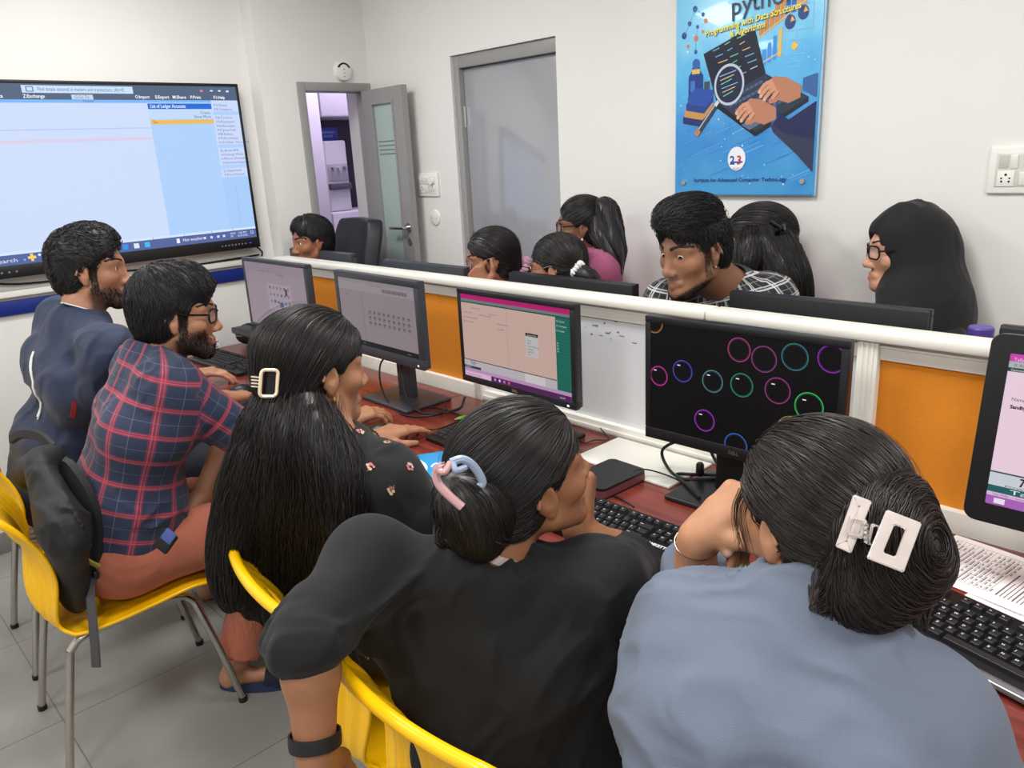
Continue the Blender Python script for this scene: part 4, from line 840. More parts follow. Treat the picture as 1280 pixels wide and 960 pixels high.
# printed papers: a slightly curved sheet stack
def sheet(label, x, y, rot, w, h, z0, curl, seed, rows=True):
    t = thing('printed_paper', label, 'paper', (x, y, DZ), rot, group='printed sheets on the right worktop')
    def zf(u, v): return z0 + curl*(0.5+0.5*math.sin(u*3.0/w+seed))*max(0, (v/h+.5)) + 0.0006
    bm = bmesh.new(); N = 14; G = [[bm.verts.new((-w/2+w*i/N, -h/2+h*j/N, zf(-w/2+w*i/N, -h/2+h*j/N))) for i in range(N+1)] for j in range(N+1)]
    for j in range(N):
        for i in range(N): bm.faces.new((G[j][i], G[j][i+1], G[j+1][i+1], G[j+1][i]))
    sh = obj('sheet', bm, mat('office_paper', (240, 234, 236), 0.6), t)
    bm = bmesh.new(); r = random.Random(seed)
    def ln(x0, y0, x1, y1, wd):
        d = Vector((x1-x0, y1-y0)); n = Vector((-d.y, d.x)).normalized()*wd/2; k = 6
        for q in range(k):
            a = (x0+d.x*q/k, y0+d.y*q/k); b = (x0+d.x*(q+1)/k, y0+d.y*(q+1)/k)
            bm.faces.new([bm.verts.new((px, py, zf(px, py)+0.0004)) for px, py in ((a[0]-n.x, a[1]-n.y), (b[0]-n.x, b[1]-n.y), (b[0]+n.x, b[1]+n.y), (a[0]+n.x, a[1]+n.y))])
    for k in range(16):                      # a ruled table
        xx = -w/2+.015+k*.009; ln(xx, -h/2+.03, xx, h/2-.02, .0007)
        for q in range(9):
            yy = -h/2+.035+q*(h-.06)/9
            if r.random() < .8: ln(xx+.003, yy, xx+.003, yy+r.uniform(.006, .02), .0022)
    for q in range(5): yy = -h/2+.03+q*(h-.05)/4; ln(-w/2+.015, yy, -w/2+.15, yy, .0007)
    xx = -w/2+.165
    while xx < w/2-.02:
        ln(xx, -h/2+.03, xx, -h/2+.03+r.uniform(.4, .9)*(h-.06), .0018 if r.random() < .7 else .003); xx += .0075
    obj('printed_lines', bm, mat('print_ink', (96, 92, 98), 0.7), sh, smooth=False)
    return t
sheet('printed form with a ruled table lying above the right keyboard', -0.345, 1.66, R_(-9), 0.297, 0.21, 0.0014, 0.006, 2)
sheet('printed sheet half covered, nearer the right edge beside the ruled form', -0.27, 1.63, R_(-12), 0.19, 0.24, 0.0, 0.0, 5)
# blue phone, plug lead and plastic at the far end
t = thing('smartphone', 'blue smartphone lying face down on the far end of the worktop', 'phone', (-3.46, 1.625, DZ), R_(30))
obj('back_cover', add_prism(bmesh.new(), rounded_rect(0.076, 0.16, 0.012), 0.001, 0.009), mat('phone_blue', (96, 130, 206), 0.2, coat=.4), t); cm = obj('camera_bump', add_prism(bmesh.new(), rounded_rect(0.03, 0.03, 0.006, cx=-.016, cy=.056), 0.009, 0.0112), M_GLOSSBLACK, t)
for q in (-.008, .008): obj('camera_lens', add_lathe(bmesh.new(), [(0.0055, 0.0112), (0.005, 0.0122)], (-.016, .056+q, 0), 14), M_STEEL, cm)
t = thing('adapter_plug', 'black plug on a short white lead standing beside the blue phone', 'plug', (-3.30, 1.60, DZ))
obj('plug_body', add_lathe(bmesh.new(), [(0.012, 0), (0.013, 0.004), (0.012, 0.036), (0.007, 0.042)], (0, 0, 0), 14), M_BLACK, t); obj('lead', tube(smooth_path([(0, 0, 0.04), (0.008, 0.004, 0.075), (0.02, 0.012, 0.11), (0.05, 0.03, 0.10), (0.07, 0.08, 0.03), (0.075, 0.13, 0.004)], 6), 0.004, 8), M_WPLAST, t)
cable([(-3.22, 1.49, DZ+.003), (-3.18, 1.53, DZ+.003), (-3.10, 1.545, DZ+.003)], 0.0028, 'short teal cable end behind the far keyboard', m=mat('teal_cable', (110, 176, 190), .4))
bm = bmesh.new(); r = random.Random(5)
bmesh.ops.create_icosphere(bm, subdivisions=4, radius=0.055)
for v in bm.verts:
    d = v.co.normalized(); f = 0.75+0.22*math.sin(d.x*9+d.y*7)*math.cos(d.z*8+d.x*5)+0.18*math.sin(d.y*17+d.z*13)+r.uniform(-.05, .05); v.co = Vector((d.x*.065*f, d.y*.05*f, max(-.0, .03+d.z*.03*f)))
tag(obj('plastic_wrapper', bm, mat('clear_wrapper', (226, 222, 228), 0.18, trans=0.45, spec=.7), smooth=False, loc=(-3.83, 1.50, DZ+0.001)), 'crumpled clear plastic wrapper beside the far keyboard', 'wrapper')
t = thing('pouch', 'rounded black pouch at the wall end of the desk under the leftmost monitor', 'pouch', (-3.79, 1.70, DZ))
bm = bmesh.new(); bmesh.ops.create_uvsphere(bm, u_segments=24, v_segments=14, radius=1)
for v in bm.verts: v.co = Vector((v.co.x*.055, v.co.y*.075, .055+v.co.z*.055*(1 if v.co.z > 0 else .98)))
obj('pouch_body', bm, mat('black_cloth', (26, 28, 34), 0.8, bump=.3, bscale=300), t); obj('zip', tube(smooth_path([(-.0555*math.cos(a), -.0755*math.sin(a), .058) for a in [PI*k/8 for k in range(9)]], 3), .002, 6), M_STEEL, t)
# mice
def mouse(label, x, y, rot):
    t = thing('mouse', label, 'mouse', (x, y, DZ), rot, group='black mice on the worktops')
    bm = bmesh.new(); bmesh.ops.create_uvsphere(bm, u_segments=28, v_segments=18, radius=1)
    for v in bm.verts: v.co = Vector((v.co.x*.030*(1-.12*v.co.y), v.co.y*.054, max(0.001, .004+v.co.z*.031*(1-.25*v.co.y*v.co.y))))
    obj('mouse_body', bm, M_MON, t)
    obj('scroll_wheel', add_lathe(bmesh.new(), [(0.008, -.003), (0.009, -.002), (0.009, .002), (0.008, .003)], (0, .028, .0275), 16, 'x'), mat('wheel_grey', (90, 90, 94), .5), t)
    obj('button_seam', tube([(0, .052, .008), (0, .045, .0185), (0, .03, .0285), (0, .01, .0345)], .0006, 6), M_GLOSSBLACK, t)
    return t
mouse('black mouse beside the long-haired girl, left of her hair clip', -2.61, 1.245, R_(-10))
mouse('black mouse under the left hand of the long-haired girl', -2.10, 1.345, R_(-35))
mouse('black mouse under the hand of the boy in plaid', -2.98, 1.26, R_(-20))
# cables on the desk
CBR = 0.0034
cable([(-0.985, 1.63, 0.935), (-1.04, 1.70, 0.90), (-1.13, 1.70, 0.875), (-1.20, 1.68, 0.83), (-1.17, 1.67, DZ+.015), (-1.10, 1.65, DZ+.012), (-1.03, 1.70, DZ+.018)], .0045, 'thick black cable looping behind the bubble-screen monitor base')
cable([(-0.965, 1.64, 0.935), (-1.0, 1.69, 0.89), (-1.07, 1.72, 0.85), (-1.03, 1.70, 0.80), (-1.09, 1.68, DZ+.02), (-1.14, 1.66, DZ+.012), (-1.06, 1.60, DZ+.02), (-1.0, 1.56, DZ+.02)], .0045, 'second black cable twisted with the loop left of the bubble-screen base')
tag(obj('cable_joint', add_lathe(bmesh.new(), [(0.009, -.018), (0.011, -.014), (0.011, .014), (0.007, .020)], (-1.075, 1.675, 0.805), 12), M_BLACK), 'black barrel joint on the cables beside the bubble-screen monitor', 'cable joint')
cable([(-1.105, 1.425, DZ+.012), (-1.17, 1.455, DZ+.004), (-1.215, 1.47, DZ+.004), (-1.215, 1.55, DZ+.028), (-1.205, 1.60, DZ+.03), (-1.15, 1.64, DZ+.012), (-1.08, 1.63, DZ+.005)], .0022, 'thin black keyboard cable curling from the desk over the slim black box')
cable([(-2.03, 1.395, DZ+.004), (-2.02, 1.46, DZ+.003), (-1.98, 1.50, DZ+.003), (-2.01, 1.62, DZ+.003), (-2.17, 1.63, DZ+.003), (-2.32, 1.56, DZ+.003), (-2.40, 1.52, DZ+.004)], CBR*.75, 'thin black mouse cable winding over the worktop seam')
cable([(-2.31, 1.60, 0.97), (-2.29, 1.585, 0.88), (-2.24, 1.56, 0.81), (-2.15, 1.56, DZ+.006), (-2.08, 1.66, DZ+.006), (-2.13, 1.74, DZ+.02)], .005, 'grey-black cable hanging in a loop behind the second monitor')
cable([(-2.38, 1.62, 0.95), (-2.45, 1.60, 0.90), (-2.42, 1.57, 0.82), (-2.30, 1.53, DZ+.005), (-2.16, 1.51, DZ+.005), (-2.10, 1.60, DZ+.005), (-2.20, 1.70, DZ+.006)], .0036, 'black cable tangled around the base of the second monitor')
cable([(-1.62, 1.74, 0.79), (-1.52, 1.70, DZ+.004), (-1.50, 1.74, DZ+.004), (-1.47, 1.77, DZ+.004), (-1.52, 1.79, .79)], .002, 'thin dark wire bent on the worktop below the whiteboard panel')
# bottle beyond the partition
bp = on_y(1226, 414, 2.16)
t = thing('bottle', 'bottle with a purple cap beyond the partition at the right', 'bottle', (bp.x, bp.y, DZ))
hz = bp.z-DZ+0.012
obj('bottle_body', add_lathe(bmesh.new(), [(0.036, 0), (0.04, 0.006), (0.04, hz-.10), (0.03, hz-.06), (0.027, hz-.045)], (0, 0, 0), 24), mat('bottle_lilac', (120, 100, 170), .25, trans=.3), t)
obj('bottle_cap', add_lathe(bmesh.new(), [(0.029, hz-.045), (0.030, hz-.04), (0.030, hz-.004), (0.027, hz)], (0, 0, 0), 24), mat('cap_purple', (88, 66, 150), .4), t)
# ceiling panels
for i, (lx, ly) in enumerate(LAMPS):
    t = thing('ceiling_panel', 'square white led panel in the ceiling', 'ceiling light', (lx, ly, RH), group='square led panels in the ceiling')
    bm = bmesh.new()
    for lo, hi in (((-.31, -.31, -.02), (.31, -.29, 0)), ((-.31, .29, -.02), (.31, .31, 0)), ((-.31, -.29, -.02), (-.29, .29, 0)), ((.29, -.29, -.02), (.31, .29, 0))): add_box(bm, lo, hi)
    obj('panel_frame', bm, M_WPLAST, t); obj('diffuser', box((-.29, -.29, -.012), (.29, .29, -.002)), mat('led_diffuser', (250, 248, 242), .5, emit=(255, 250, 240), estr=3.0), t)
# ---------------------------------------------------------------- smooth solid modelling for the figures
F32 = np.float32
def V3(*a): return np.array(a, dtype=np.float64)
def nrm(v): v = np.asarray(v, float); return v/max(1e-9, np.linalg.norm(v))
class Cone:          # tapered capsule, optionally flattened along n by factor flat (<1 thinner)
    def __init__(s, a, b, ra, rb, n=None, flat=1.0): s.a, s.b, s.ra, s.rb = np.asarray(a, float), np.asarray(b, float), ra, rb; s.n = None if n is None else nrm(n); s.flat = flat
    def d(s, p):
        ab = s.b-s.a; L = max(1e-12, ab@ab); q = p-s.a.astype(F32)
        t = np.clip(q@(ab/L).astype(F32), 0, 1); q = q - t[:, None]*ab.astype(F32)
        r = s.ra+(s.rb-s.ra)*t
        if s.n is not None:
            c = q@s.n.astype(F32); q = q + np.outer(c*(1/s.flat-1), s.n).astype(F32)
            return (np.sqrt((q*q).sum(1))-r)*min(1.0, s.flat)**0.5
        return np.sqrt((q*q).sum(1))-r
    def bounds(s): m = max(s.ra, s.rb)*max(1, s.flat); return np.minimum(s.a, s.b)-m, np.maximum(s.a, s.b)+m
class Flat:          # tapered tube with flat ends (sleeves, trouser legs); n/flat squash it
    def __init__(s, a, b, ra, rb, rnd=0.004): s.a, s.b, s.ra, s.rb, s.rnd = np.asarray(a, float), np.asarray(b, float), ra, rb, rnd
    def d(s, p):
        ab = s.b-s.a; L = np.sqrt(ab@ab); u = ab/L; q = p-s.a.astype(F32); h = q@u.astype(F32); q2 = q-np.outer(h, u).astype(F32)
        t = np.clip(h/L, 0, 1); r = np.sqrt((q2*q2).sum(1))-(s.ra+(s.rb-s.ra)*t)+s.rnd; e = np.maximum(-h, h-L)+s.rnd
        return np.minimum(np.maximum(r, e), 0)+np.sqrt(np.maximum(r, 0)**2+np.maximum(e, 0)**2)-s.rnd
    def bounds(s): m = max(s.ra, s.rb); return np.minimum(s.a, s.b)-m, np.maximum(s.a, s.b)+m
class Ell:           # ellipsoid; R columns are its axes
    def __init__(s, c, r, R=None): s.c, s.r, s.R = np.asarray(c, float), np.asarray(r, float), np.eye(3) if R is None else np.asarray(R, float)
    def d(s, p):
        q = (p-s.c.astype(F32))@s.R.astype(F32); k0 = np.sqrt(((q/s.r.astype(F32))**2).sum(1)); k1 = np.sqrt(((q/(s.r**2).astype(F32))**2).sum(1))
        return k0*(k0-1)/np.maximum(k1, 1e-6)
    def bounds(s): m = max(s.r); return s.c-m, s.c+m
class Plane:         # half space: inside where (p-c).n < 0
    def __init__(s, c, n): s.c, s.n = np.asarray(c, float), nrm(n)
    def d(s, p): return (p-s.c.astype(F32))@s.n.astype(F32)
    def bounds(s): return None
class Local:         # a field given in a local frame: world = o + sc*R*local
    def __init__(s, f, o, R, sc): s.f, s.o, s.R, s.sc = f, np.asarray(o, float), np.asarray(R, float), sc
    def d(s, p): return s.f.d((p-s.o.astype(F32))@s.R.astype(F32)/F32(s.sc))*s.sc
    def bounds(s):
        lo, hi = s.f.bounds(); c = np.array([[x, y, z] for x in (lo[0], hi[0]) for y in (lo[1], hi[1]) for z in (lo[2], hi[2])])@s.R.T*s.sc+s.o
        return c.min(0), c.max(0)
class Field:         # ordered list of (op, shape, k): + smooth union, - smooth subtraction, & smooth intersection
    def __init__(s, items=None): s.it = list(items or []); s.disp = None
    def add(s, sh, k=0.02): s.it.append(('+', sh, k)); return s
    def sub(s, sh, k=0.005): s.it.append(('-', sh, k)); return s
    def cut(s, sh, k=0.005): s.it.append(('&', sh, k)); return s
    def d(s, p):
        D = None
        for op, sh, k in s.it:
            if D is None: D = sh.d(p).astype(F32); continue
            if op == '+' and k < 0.05:
                b = sh.bounds()
                if b is not None and len(p) > 2000:
                    lo, hi = b; m = (p > (lo-k-0.012)).all(1) & (p < (hi+k+0.012)).all(1)
                    if not m.any():
                        # keep the field usable as a distance bound far away
                        D = np.minimum(D, np.maximum(np.abs(p-((lo+hi)/2).astype(F32))-((hi-lo)/2).astype(F32), 0).max(1)+0.012); continue
                    e = np.maximum(np.abs(p-((lo+hi)/2).astype(F32))-((hi-lo)/2).astype(F32), 0).max(1)+F32(0.012); e[m] = sh.d(p[m]); x = e
                else: x = sh.d(p)
            else: x = sh.d(p)
            x = x.astype(F32)
            if op == '+': h = np.maximum(k-np.abs(D-x), 0)/k; D = np.minimum(D, x)-h*h*k*0.25
            elif op == '-': x = -x; h = np.maximum(k-np.abs(D-x), 0)/k; D = np.maximum(D, x)+h*h*k*0.25
            else: h = np.maximum(k-np.abs(D-x), 0)/k; D = np.maximum(D, x)+h*h*k*0.25
        if s.disp is not None: D = D + s.disp(p)
        return D
    def bounds(s):
        bs = [sh.bounds() for op, sh, k in s.it if op == '+']; bs = [b for b in bs if b is not None]
        return np.min([b[0] for b in bs], 0), np.max([b[1] for b in bs], 0)
class Off:
    def __init__(s, f, o): s.f, s.o = f, o
    def d(s, p): return s.f.d(p)-F32(s.o)
    def bounds(s): lo, hi = s.f.bounds(); return lo-s.o, hi+s.o
def grad(f, p, e=0.0012):
    p = p.astype(F32); g = np.zeros_like(p)
    for k in ((1, -1, -1), (-1, -1, 1), (-1, 1, -1), (1, 1, 1)): k = np.array(k, F32); g += f.d(p+k*F32(e))[:, None]*k
    return g/np.maximum(np.linalg.norm(g, axis=1, keepdims=True), 1e-9)
_ng = np.random.RandomState(11).rand(32, 32, 32).astype(F32)*2-1
def vnoise(p, sc):
    q = p*np.asarray(sc, F32); i = np.floor(q).astype(np.int64); f = q-i; f = f*f*(3-2*f); i &= 31; j = (i+1) & 31
    x0, y0, z0, x1, y1, z1 = i[:, 0], i[:, 1], i[:, 2], j[:, 0], j[:, 1], j[:, 2]; fx, fy, fz = f[:, 0], f[:, 1], f[:, 2]
    a = _ng[x0, y0, z0]*(1-fx)+_ng[x1, y0, z0]*fx; b = _ng[x0, y1, z0]*(1-fx)+_ng[x1, y1, z0]*fx
    c = _ng[x0, y0, z1]*(1-fx)+_ng[x1, y0, z1]*fx; d = _ng[x0, y1, z1]*(1-fx)+_ng[x1, y1, z1]*fx
    return (a*(1-fy)+b*fy)*(1-fz)+(c*(1-fy)+d*fy)*fz
def folds(amp, axis, freq=22.0, along=5.0, seed=0.0):
    """cloth folds: ridges that run along 'axis', as a displacement of the field"""
    ax = nrm(axis); t = nrm(np.cross(ax, [0.3, 0.5, 0.81])); b = np.cross(ax, t); M = np.array([ax*along, t*freq, b*freq]).T.astype(F32)
    def f(p):
        q = p@M+F32(seed); w1 = vnoise(p, 9.0); q[:, 1] += w1*1.5; q[:, 2] += vnoise(p+F32(3.1), 9.0)
        n2 = vnoise(q*F32(0.4)+F32(7.3), 1.0); n = vnoise(q, 1.0); r = 1-np.abs(n)*2.4; m = vnoise(q*F32(2.2)+F32(1.7), 1.0)
        return (-(np.maximum(r, -.4)*0.55*np.clip(n2*1.6+.5, 0, 1.2)+n2*0.5+m*.18*np.clip(n2+.5, 0, 1))*amp).astype(F32)
    return f
def surface(f, h, lo=None, hi=None, pad=0.012):
    """surface nets on a sparse grid -> verts (n,3), quads (m,4)"""
    if lo is None: lo, hi = f.bounds()
    lo = np.asarray(lo, float)-pad-2*h; hi = np.asarray(hi, float)+pad+2*h
    K = 4; nb = np.ceil((hi-lo)/(h*K)).astype(int)+1; H = h*K
    ax = [lo[i]+(np.arange(nb[i])+0.5)*H-0.5*h for i in range(3)]
    P = np.stack(np.meshgrid(*ax, indexing='ij'), -1).reshape(-1, 3).astype(F32)
    Dc = np.concatenate([f.d(P[i:i+400000]) for i in range(0, len(P), 400000)]).reshape(nb)
    act = np.abs(Dc) < H*1.25+0.004
    G = np.repeat(np.repeat(np.repeat(np.where(Dc > 0, 1, -1).astype(F32), K, 0), K, 1), K, 2)
    A = np.argwhere(act)
    o = np.stack(np.meshgrid(*[np.arange(K)]*3, indexing='ij'), -1).reshape(-1, 3)
    idx = (A[:, None, :]*K+o[None]).reshape(-1, 3)
    pts = (lo+idx*h).astype(F32)
    val = np.concatenate([f.d(pts[i:i+300000]) for i in range(0, len(pts), 300000)]) if len(pts) else np.zeros(0, F32)
    G[idx[:, 0], idx[:, 1], idx[:, 2]] = val
    S = G < 0
    n = np.array(G.shape)
    cs = np.zeros(n-1, np.int8)
    for dx in (0, 1):
        for dy in (0, 1):
            for dz in (0, 1): cs += S[dx:n[0]-1+dx, dy:n[1]-1+dy, dz:n[2]-1+dz]
    C = np.argwhere((cs > 0) & (cs < 8)); vid = -np.ones(n-1, np.int64); vid[C[:, 0], C[:, 1], C[:, 2]] = np.arange(len(C))
    acc = np.zeros((len(C), 3)); cnt = np.zeros(len(C))
    corners = [(0, 0, 0), (1, 0, 0), (0, 1, 0), (1, 1, 0), (0, 0, 1), (1, 0, 1), (0, 1, 1), (1, 1, 1)]
    for a in corners:
        for axx in range(3):
            if a[axx]: continue
            b = list(a); b[axx] = 1
            va = G[C[:, 0]+a[0], C[:, 1]+a[1], C[:, 2]+a[2]]; vb = G[C[:, 0]+b[0], C[:, 1]+b[1], C[:, 2]+b[2]]
            m = (va < 0) != (vb < 0); t = np.where(m, va/np.where(va-vb == 0, 1, va-vb), 0)
            for q in range(3): acc[m, q] += a[q] + (t[m] if q == axx else 0)
            cnt[m] += 1
    verts = lo+(C+acc/cnt[:, None])*h
    quads = []
    for axx in range(3):
        u, v = [(1, 2), (2, 0), (0, 1)][axx]
        sl0 = [slice(None)]*3; sl1 = [slice(None)]*3; sl0[axx] = slice(0, -1); sl1[axx] = slice(1, None)
        s0, s1 = S[tuple(sl0)], S[tuple(sl1)]; E = np.argwhere(s0 != s1)
        ok = (E[:, u] > 0) & (E[:, v] > 0) & (E[:, u] < n[u]-1) & (E[:, v] < n[v]-1) & (E[:, axx] < n[axx]-1); E = E[ok]
        q = []
        for du, dv in ((-1, -1), (0, -1), (0, 0), (-1, 0)):
            c = E.copy(); c[:, u] += du; c[:, v] += dv; q.append(vid[c[:, 0], c[:, 1], c[:, 2]])
        q = np.stack(q, 1); fl = ~s0[E[:, 0], E[:, 1], E[:, 2]]; q[fl] = q[fl][:, ::-1]; quads.append(q)
    quads = np.concatenate(quads); quads = quads[(quads >= 0).all(1)]
    return verts, quads
def np_mesh(name, verts, faces, mats, parent=None, org=(0, 0, 0), smooth=True, cols=None, uv=None, kcount=None):
    """verts (n,3), faces (m,k) -> object; cols: per-vertex rgb (linear), uv: per-vertex 2d pattern coordinates"""
    me = bpy.data.meshes.new(name); v = (np.asarray(verts)-np.asarray(org)).astype(F32); m, k = faces.shape
    me.vertices.add(len(v)); me.vertices.foreach_set('co', v.ravel()); me.loops.add(m*k); me.loops.foreach_set('vertex_index', faces.astype(np.int32).ravel())
    me.polygons.add(m); me.polygons.foreach_set('loop_start', np.arange(0, m*k, k, dtype=np.int32)); me.polygons.foreach_set('use_smooth', np.full(m, smooth))
    if cols is not None:
        a = me.color_attributes.new('Col', 'FLOAT_COLOR', 'POINT'); a.data.foreach_set('color', np.concatenate([cols, np.ones((len(v), 1))], 1).astype(F32).ravel())
    if uv is not None:
        a = me.attributes.new('pat', 'FLOAT_VECTOR', 'POINT'); a.data.foreach_set('vector', np.concatenate([uv, np.zeros((len(v), 1))], 1).astype(F32).ravel())
    me.update(calc_edges=True); me.validate()
    return link_mesh(name, me, mats, parent)
def relax(verts, quads, it=1, lam=0.5):
    n = len(verts); v = verts.copy()
    e = np.concatenate([quads[:, [0, 1]], quads[:, [1, 2]], quads[:, [2, 3]], quads[:, [3, 0]]])
    for _ in range(it):
        s = np.zeros_like(v); c = np.zeros(n)
        for q in range(3): s[:, q] = np.bincount(e[:, 0], v[e[:, 1], q], n)+np.bincount(e[:, 1], v[e[:, 0], q], n)
        c = np.bincount(e[:, 0], minlength=n)+np.bincount(e[:, 1], minlength=n)
        v = v*(1-lam)+s/np.maximum(c, 1)[:, None]*lam
    return v
def strands_mesh(paths, r, seg=3, taper=0.35):
    """paths (n,k,3) -> triangular tubes"""
    n, k, _ = paths.shape; t = np.gradient(paths, axis=1); t /= np.maximum(np.linalg.norm(t, axis=2, keepdims=True), 1e-9)
    ref = np.random.RandomState(n).randn(n, 1, 3); a = np.cross(t, ref); a /= np.maximum(np.linalg.norm(a, axis=2, keepdims=True), 1e-9); b = np.cross(t, a)
    rr = (np.asarray(r).reshape(-1, 1)*np.ones((n, 1)))*(1-(1-taper)*np.linspace(0, 1, k)[None]**2)
    V = np.stack([paths+(a*math.cos(2*PI*q/seg)+b*math.sin(2*PI*q/seg))*rr[:, :, None] for q in range(seg)], 2).reshape(-1, 3)
    base = (np.arange(n)[:, None]*k+np.arange(k-1)[None])*seg; F = []
    for q in range(seg): q2 = (q+1) % seg; F.append(np.stack([base+q, base+q2, base+seg+q2, base+seg+q], -1).reshape(-1, 4))
    return V, np.concatenate(F)
def trace(f, seeds, dirf, k, step, lift=0.0, jit=0.0, seed=1, proj=True, stop=None):
    """comb strands over the surface of field f; dirf(p) gives the wanted direction"""
    rs = np.random.RandomState(seed); p = seeds.astype(F32); out = [p.copy()]; st = np.asarray(step, F32).reshape(-1, 1)*np.ones((len(p), 1), F32); alive = np.ones((len(p), 1), F32)
    ph = rs.rand(len(p), 3).astype(F32)*6
    lf = np.asarray(lift, F32).reshape(-1)*np.ones(len(p), F32)
    for i in range(k-1):
        d = dirf(p).astype(F32)
        if proj:
            g = grad(f, p); d = d-g*(d*g).sum(1, keepdims=True)
        d /= np.maximum(np.linalg.norm(d, axis=1, keepdims=True), 1e-6)
        if jit: d = d+jit*np.sin(ph+i*0.9).astype(F32)
        if stop is not None: alive = alive*(~stop(p)).astype(F32)[:, None]
        p = p+d*st*alive
        if proj:
            for _ in range(2): p = p-g*(f.d(p)-lf)[:, None]*F32(0.9)
        out.append(p.copy())
    return np.stack(out, 1)
def pick(verts, quads, n, mask=None, seed=3):
    c = verts[quads].mean(1); a = np.linalg.norm(np.cross(verts[quads[:, 2]]-verts[quads[:, 0]], verts[quads[:, 3]]-verts[quads[:, 1]]), axis=1)
    if mask is not None: a = a*mask(c)
    if a.sum() <= 0: return np.zeros((0, 3))
    rs = np.random.RandomState(seed); i = rs.choice(len(c), n, p=a/a.sum()); w = rs.dirichlet((1, 1, 1, 1), n)
    return (verts[quads[i]]*w[:, :, None]).sum(1)
def merge(parts):
    V, F, o = [], [], 0
    for v, f in parts: V.append(v); F.append(f+o); o += len(v)
    return np.concatenate(V), np.concatenate(F)
# ---------------------------------------------------------------- figure library
def skin_mat(name, rgb, rough=0.48):
    m = bpy.data.materials.new(name); m.use_nodes = True; nt = m.node_tree; b = nt.nodes['Principled BSDF']
    a = nt.nodes.new('ShaderNodeAttribute'); a.attribute_name = 'Col'
    tc = nt.nodes.new('ShaderNodeTexCoord'); n = nt.nodes.new('ShaderNodeTexNoise'); n.inputs['Scale'].default_value = 45; n.inputs['Detail'].default_value = 4; nt.links.new(tc.outputs['Object'], n.inputs['Vector'])
    mr = nt.nodes.new('ShaderNodeMapRange'); mr.inputs['To Min'].default_value = 0.9; mr.inputs['To Max'].default_value = 1.1; nt.links.new(n.outputs['Fac'], mr.inputs['Value'])
    mx = nt.nodes.new('ShaderNodeMix'); mx.data_type = 'RGBA'; mx.blend_type = 'MULTIPLY'; mx.inputs['Factor'].default_value = 1.0; nt.links.new(a.outputs['Color'], mx.inputs['A']); nt.links.new(mr.outputs['Result'], mx.inputs['B']); nt.links.new(mx.outputs['Result'], b.inputs['Base Color'])
    n2 = nt.nodes.new('ShaderNodeTexNoise'); n2.inputs['Scale'].default_value = 420; n2.inputs['Detail'].default_value = 2; nt.links.new(tc.outputs['Object'], n2.inputs['Vector'])
    bp = nt.nodes.new('ShaderNodeBump'); bp.inputs['Strength'].default_value = 0.12; bp.inputs['Distance'].default_value = 0.001; nt.links.new(n2.outputs['Fac'], bp.inputs['Height']); nt.links.new(bp.outputs['Normal'], b.inputs['Normal'])
    b.inputs['Roughness'].default_value = rough; b.inputs['Subsurface Weight'].default_value = 0.12; b.inputs['Subsurface Radius'].default_value = (0.01, 0.004, 0.002); b.inputs['Subsurface Scale'].default_value = 0.6
    return m
M_SKIN = skin_mat('skin', (180, 120, 90))
def hair_mat(name, rgb, rough=0.36):
    m = mat(name, rgb, rough, noise=0.35, nscale=160, spec=0.55); return m
M_HAIR = hair_mat('hair_black', (31, 28, 27), .40); M_HAIRB = hair_mat('hair_brown_black', (40, 32, 28)); M_HAIRM = hair_mat('hair_soft_black', (27, 25, 27), 0.5)
M_EYEW = mat('eye_white', (222, 216, 208), 0.2); M_IRIS = mat('iris_dark', (36, 22, 16), 0.15)
M_BEARD = mat('beard_black', (30, 24, 22), 0.6)
def cloth_mat(name, rgb, rough=0.85, noise=0.05, bump=0.35, bscale=700, sheen=0.1): return mat(name, rgb, rough, noise=noise, nscale=9, bump=bump, bscale=bscale, sheen=sheen)
def stripes_mat(name, base, specs, rough=0.85):
    """woven check: specs = (axis, period, start, end, rgb, strength) on the 'pat' cloth coordinates"""
    m = bpy.data.materials.new(name); m.use_nodes = True; nt = m.node_tree; b = nt.nodes['Principled BSDF']
    a = nt.nodes.new('ShaderNodeAttribute'); a.attribute_name = 'pat'; sp = nt.nodes.new('ShaderNodeSeparateXYZ'); nt.links.new(a.outputs['Vector'], sp.inputs[0])
    cur = nt.nodes.new('ShaderNodeRGB'); cur.outputs[0].default_value = (*lin(base), 1); cur = cur.outputs[0]
    def M(op, x, y=None):
        n = nt.nodes.new('ShaderNodeMath'); n.operation = op
        for i, v in enumerate((x, y)):
            if v is None: continue
            if isinstance(v, (int, float)): n.inputs[i].default_value = v
            else: nt.links.new(v, n.inputs[i])
        return n.outputs[0]
    for ax, per, s0, s1, rgb, st in specs:
        fr = M('FRACT', M('ADD', M('DIVIDE', sp.outputs[ax], per), 40.0)); w = M('MULTIPLY', M('GREATER_THAN', fr, s0), M('LESS_THAN', fr, s1)); w = M('MULTIPLY', w, st)
        mx = nt.nodes.new('ShaderNodeMix'); mx.data_type = 'RGBA'; nt.links.new(w, mx.inputs['Factor']); nt.links.new(cur, mx.inputs['A']); mx.inputs['B'].default_value = (*lin(rgb), 1); cur = mx.outputs['Result']
    nt.links.new(cur, b.inputs['Base Color']); b.inputs['Roughness'].default_value = rough; b.inputs['Sheen Weight'].default_value = 0.1
    tc = nt.nodes.new('ShaderNodeTexCoord'); n2 = nt.nodes.new('ShaderNodeTexNoise'); n2.inputs['Scale'].default_value = 700; nt.links.new(tc.outputs['Object'], n2.inputs['Vector'])
    bp = nt.nodes.new('ShaderNodeBump'); bp.inputs['Strength'].default_value = 0.3; bp.inputs['Distance'].default_value = 0.001; nt.links.new(n2.outputs['Fac'], bp.inputs['Height']); nt.links.new(bp.outputs['Normal'], b.inputs['Normal'])
    return m

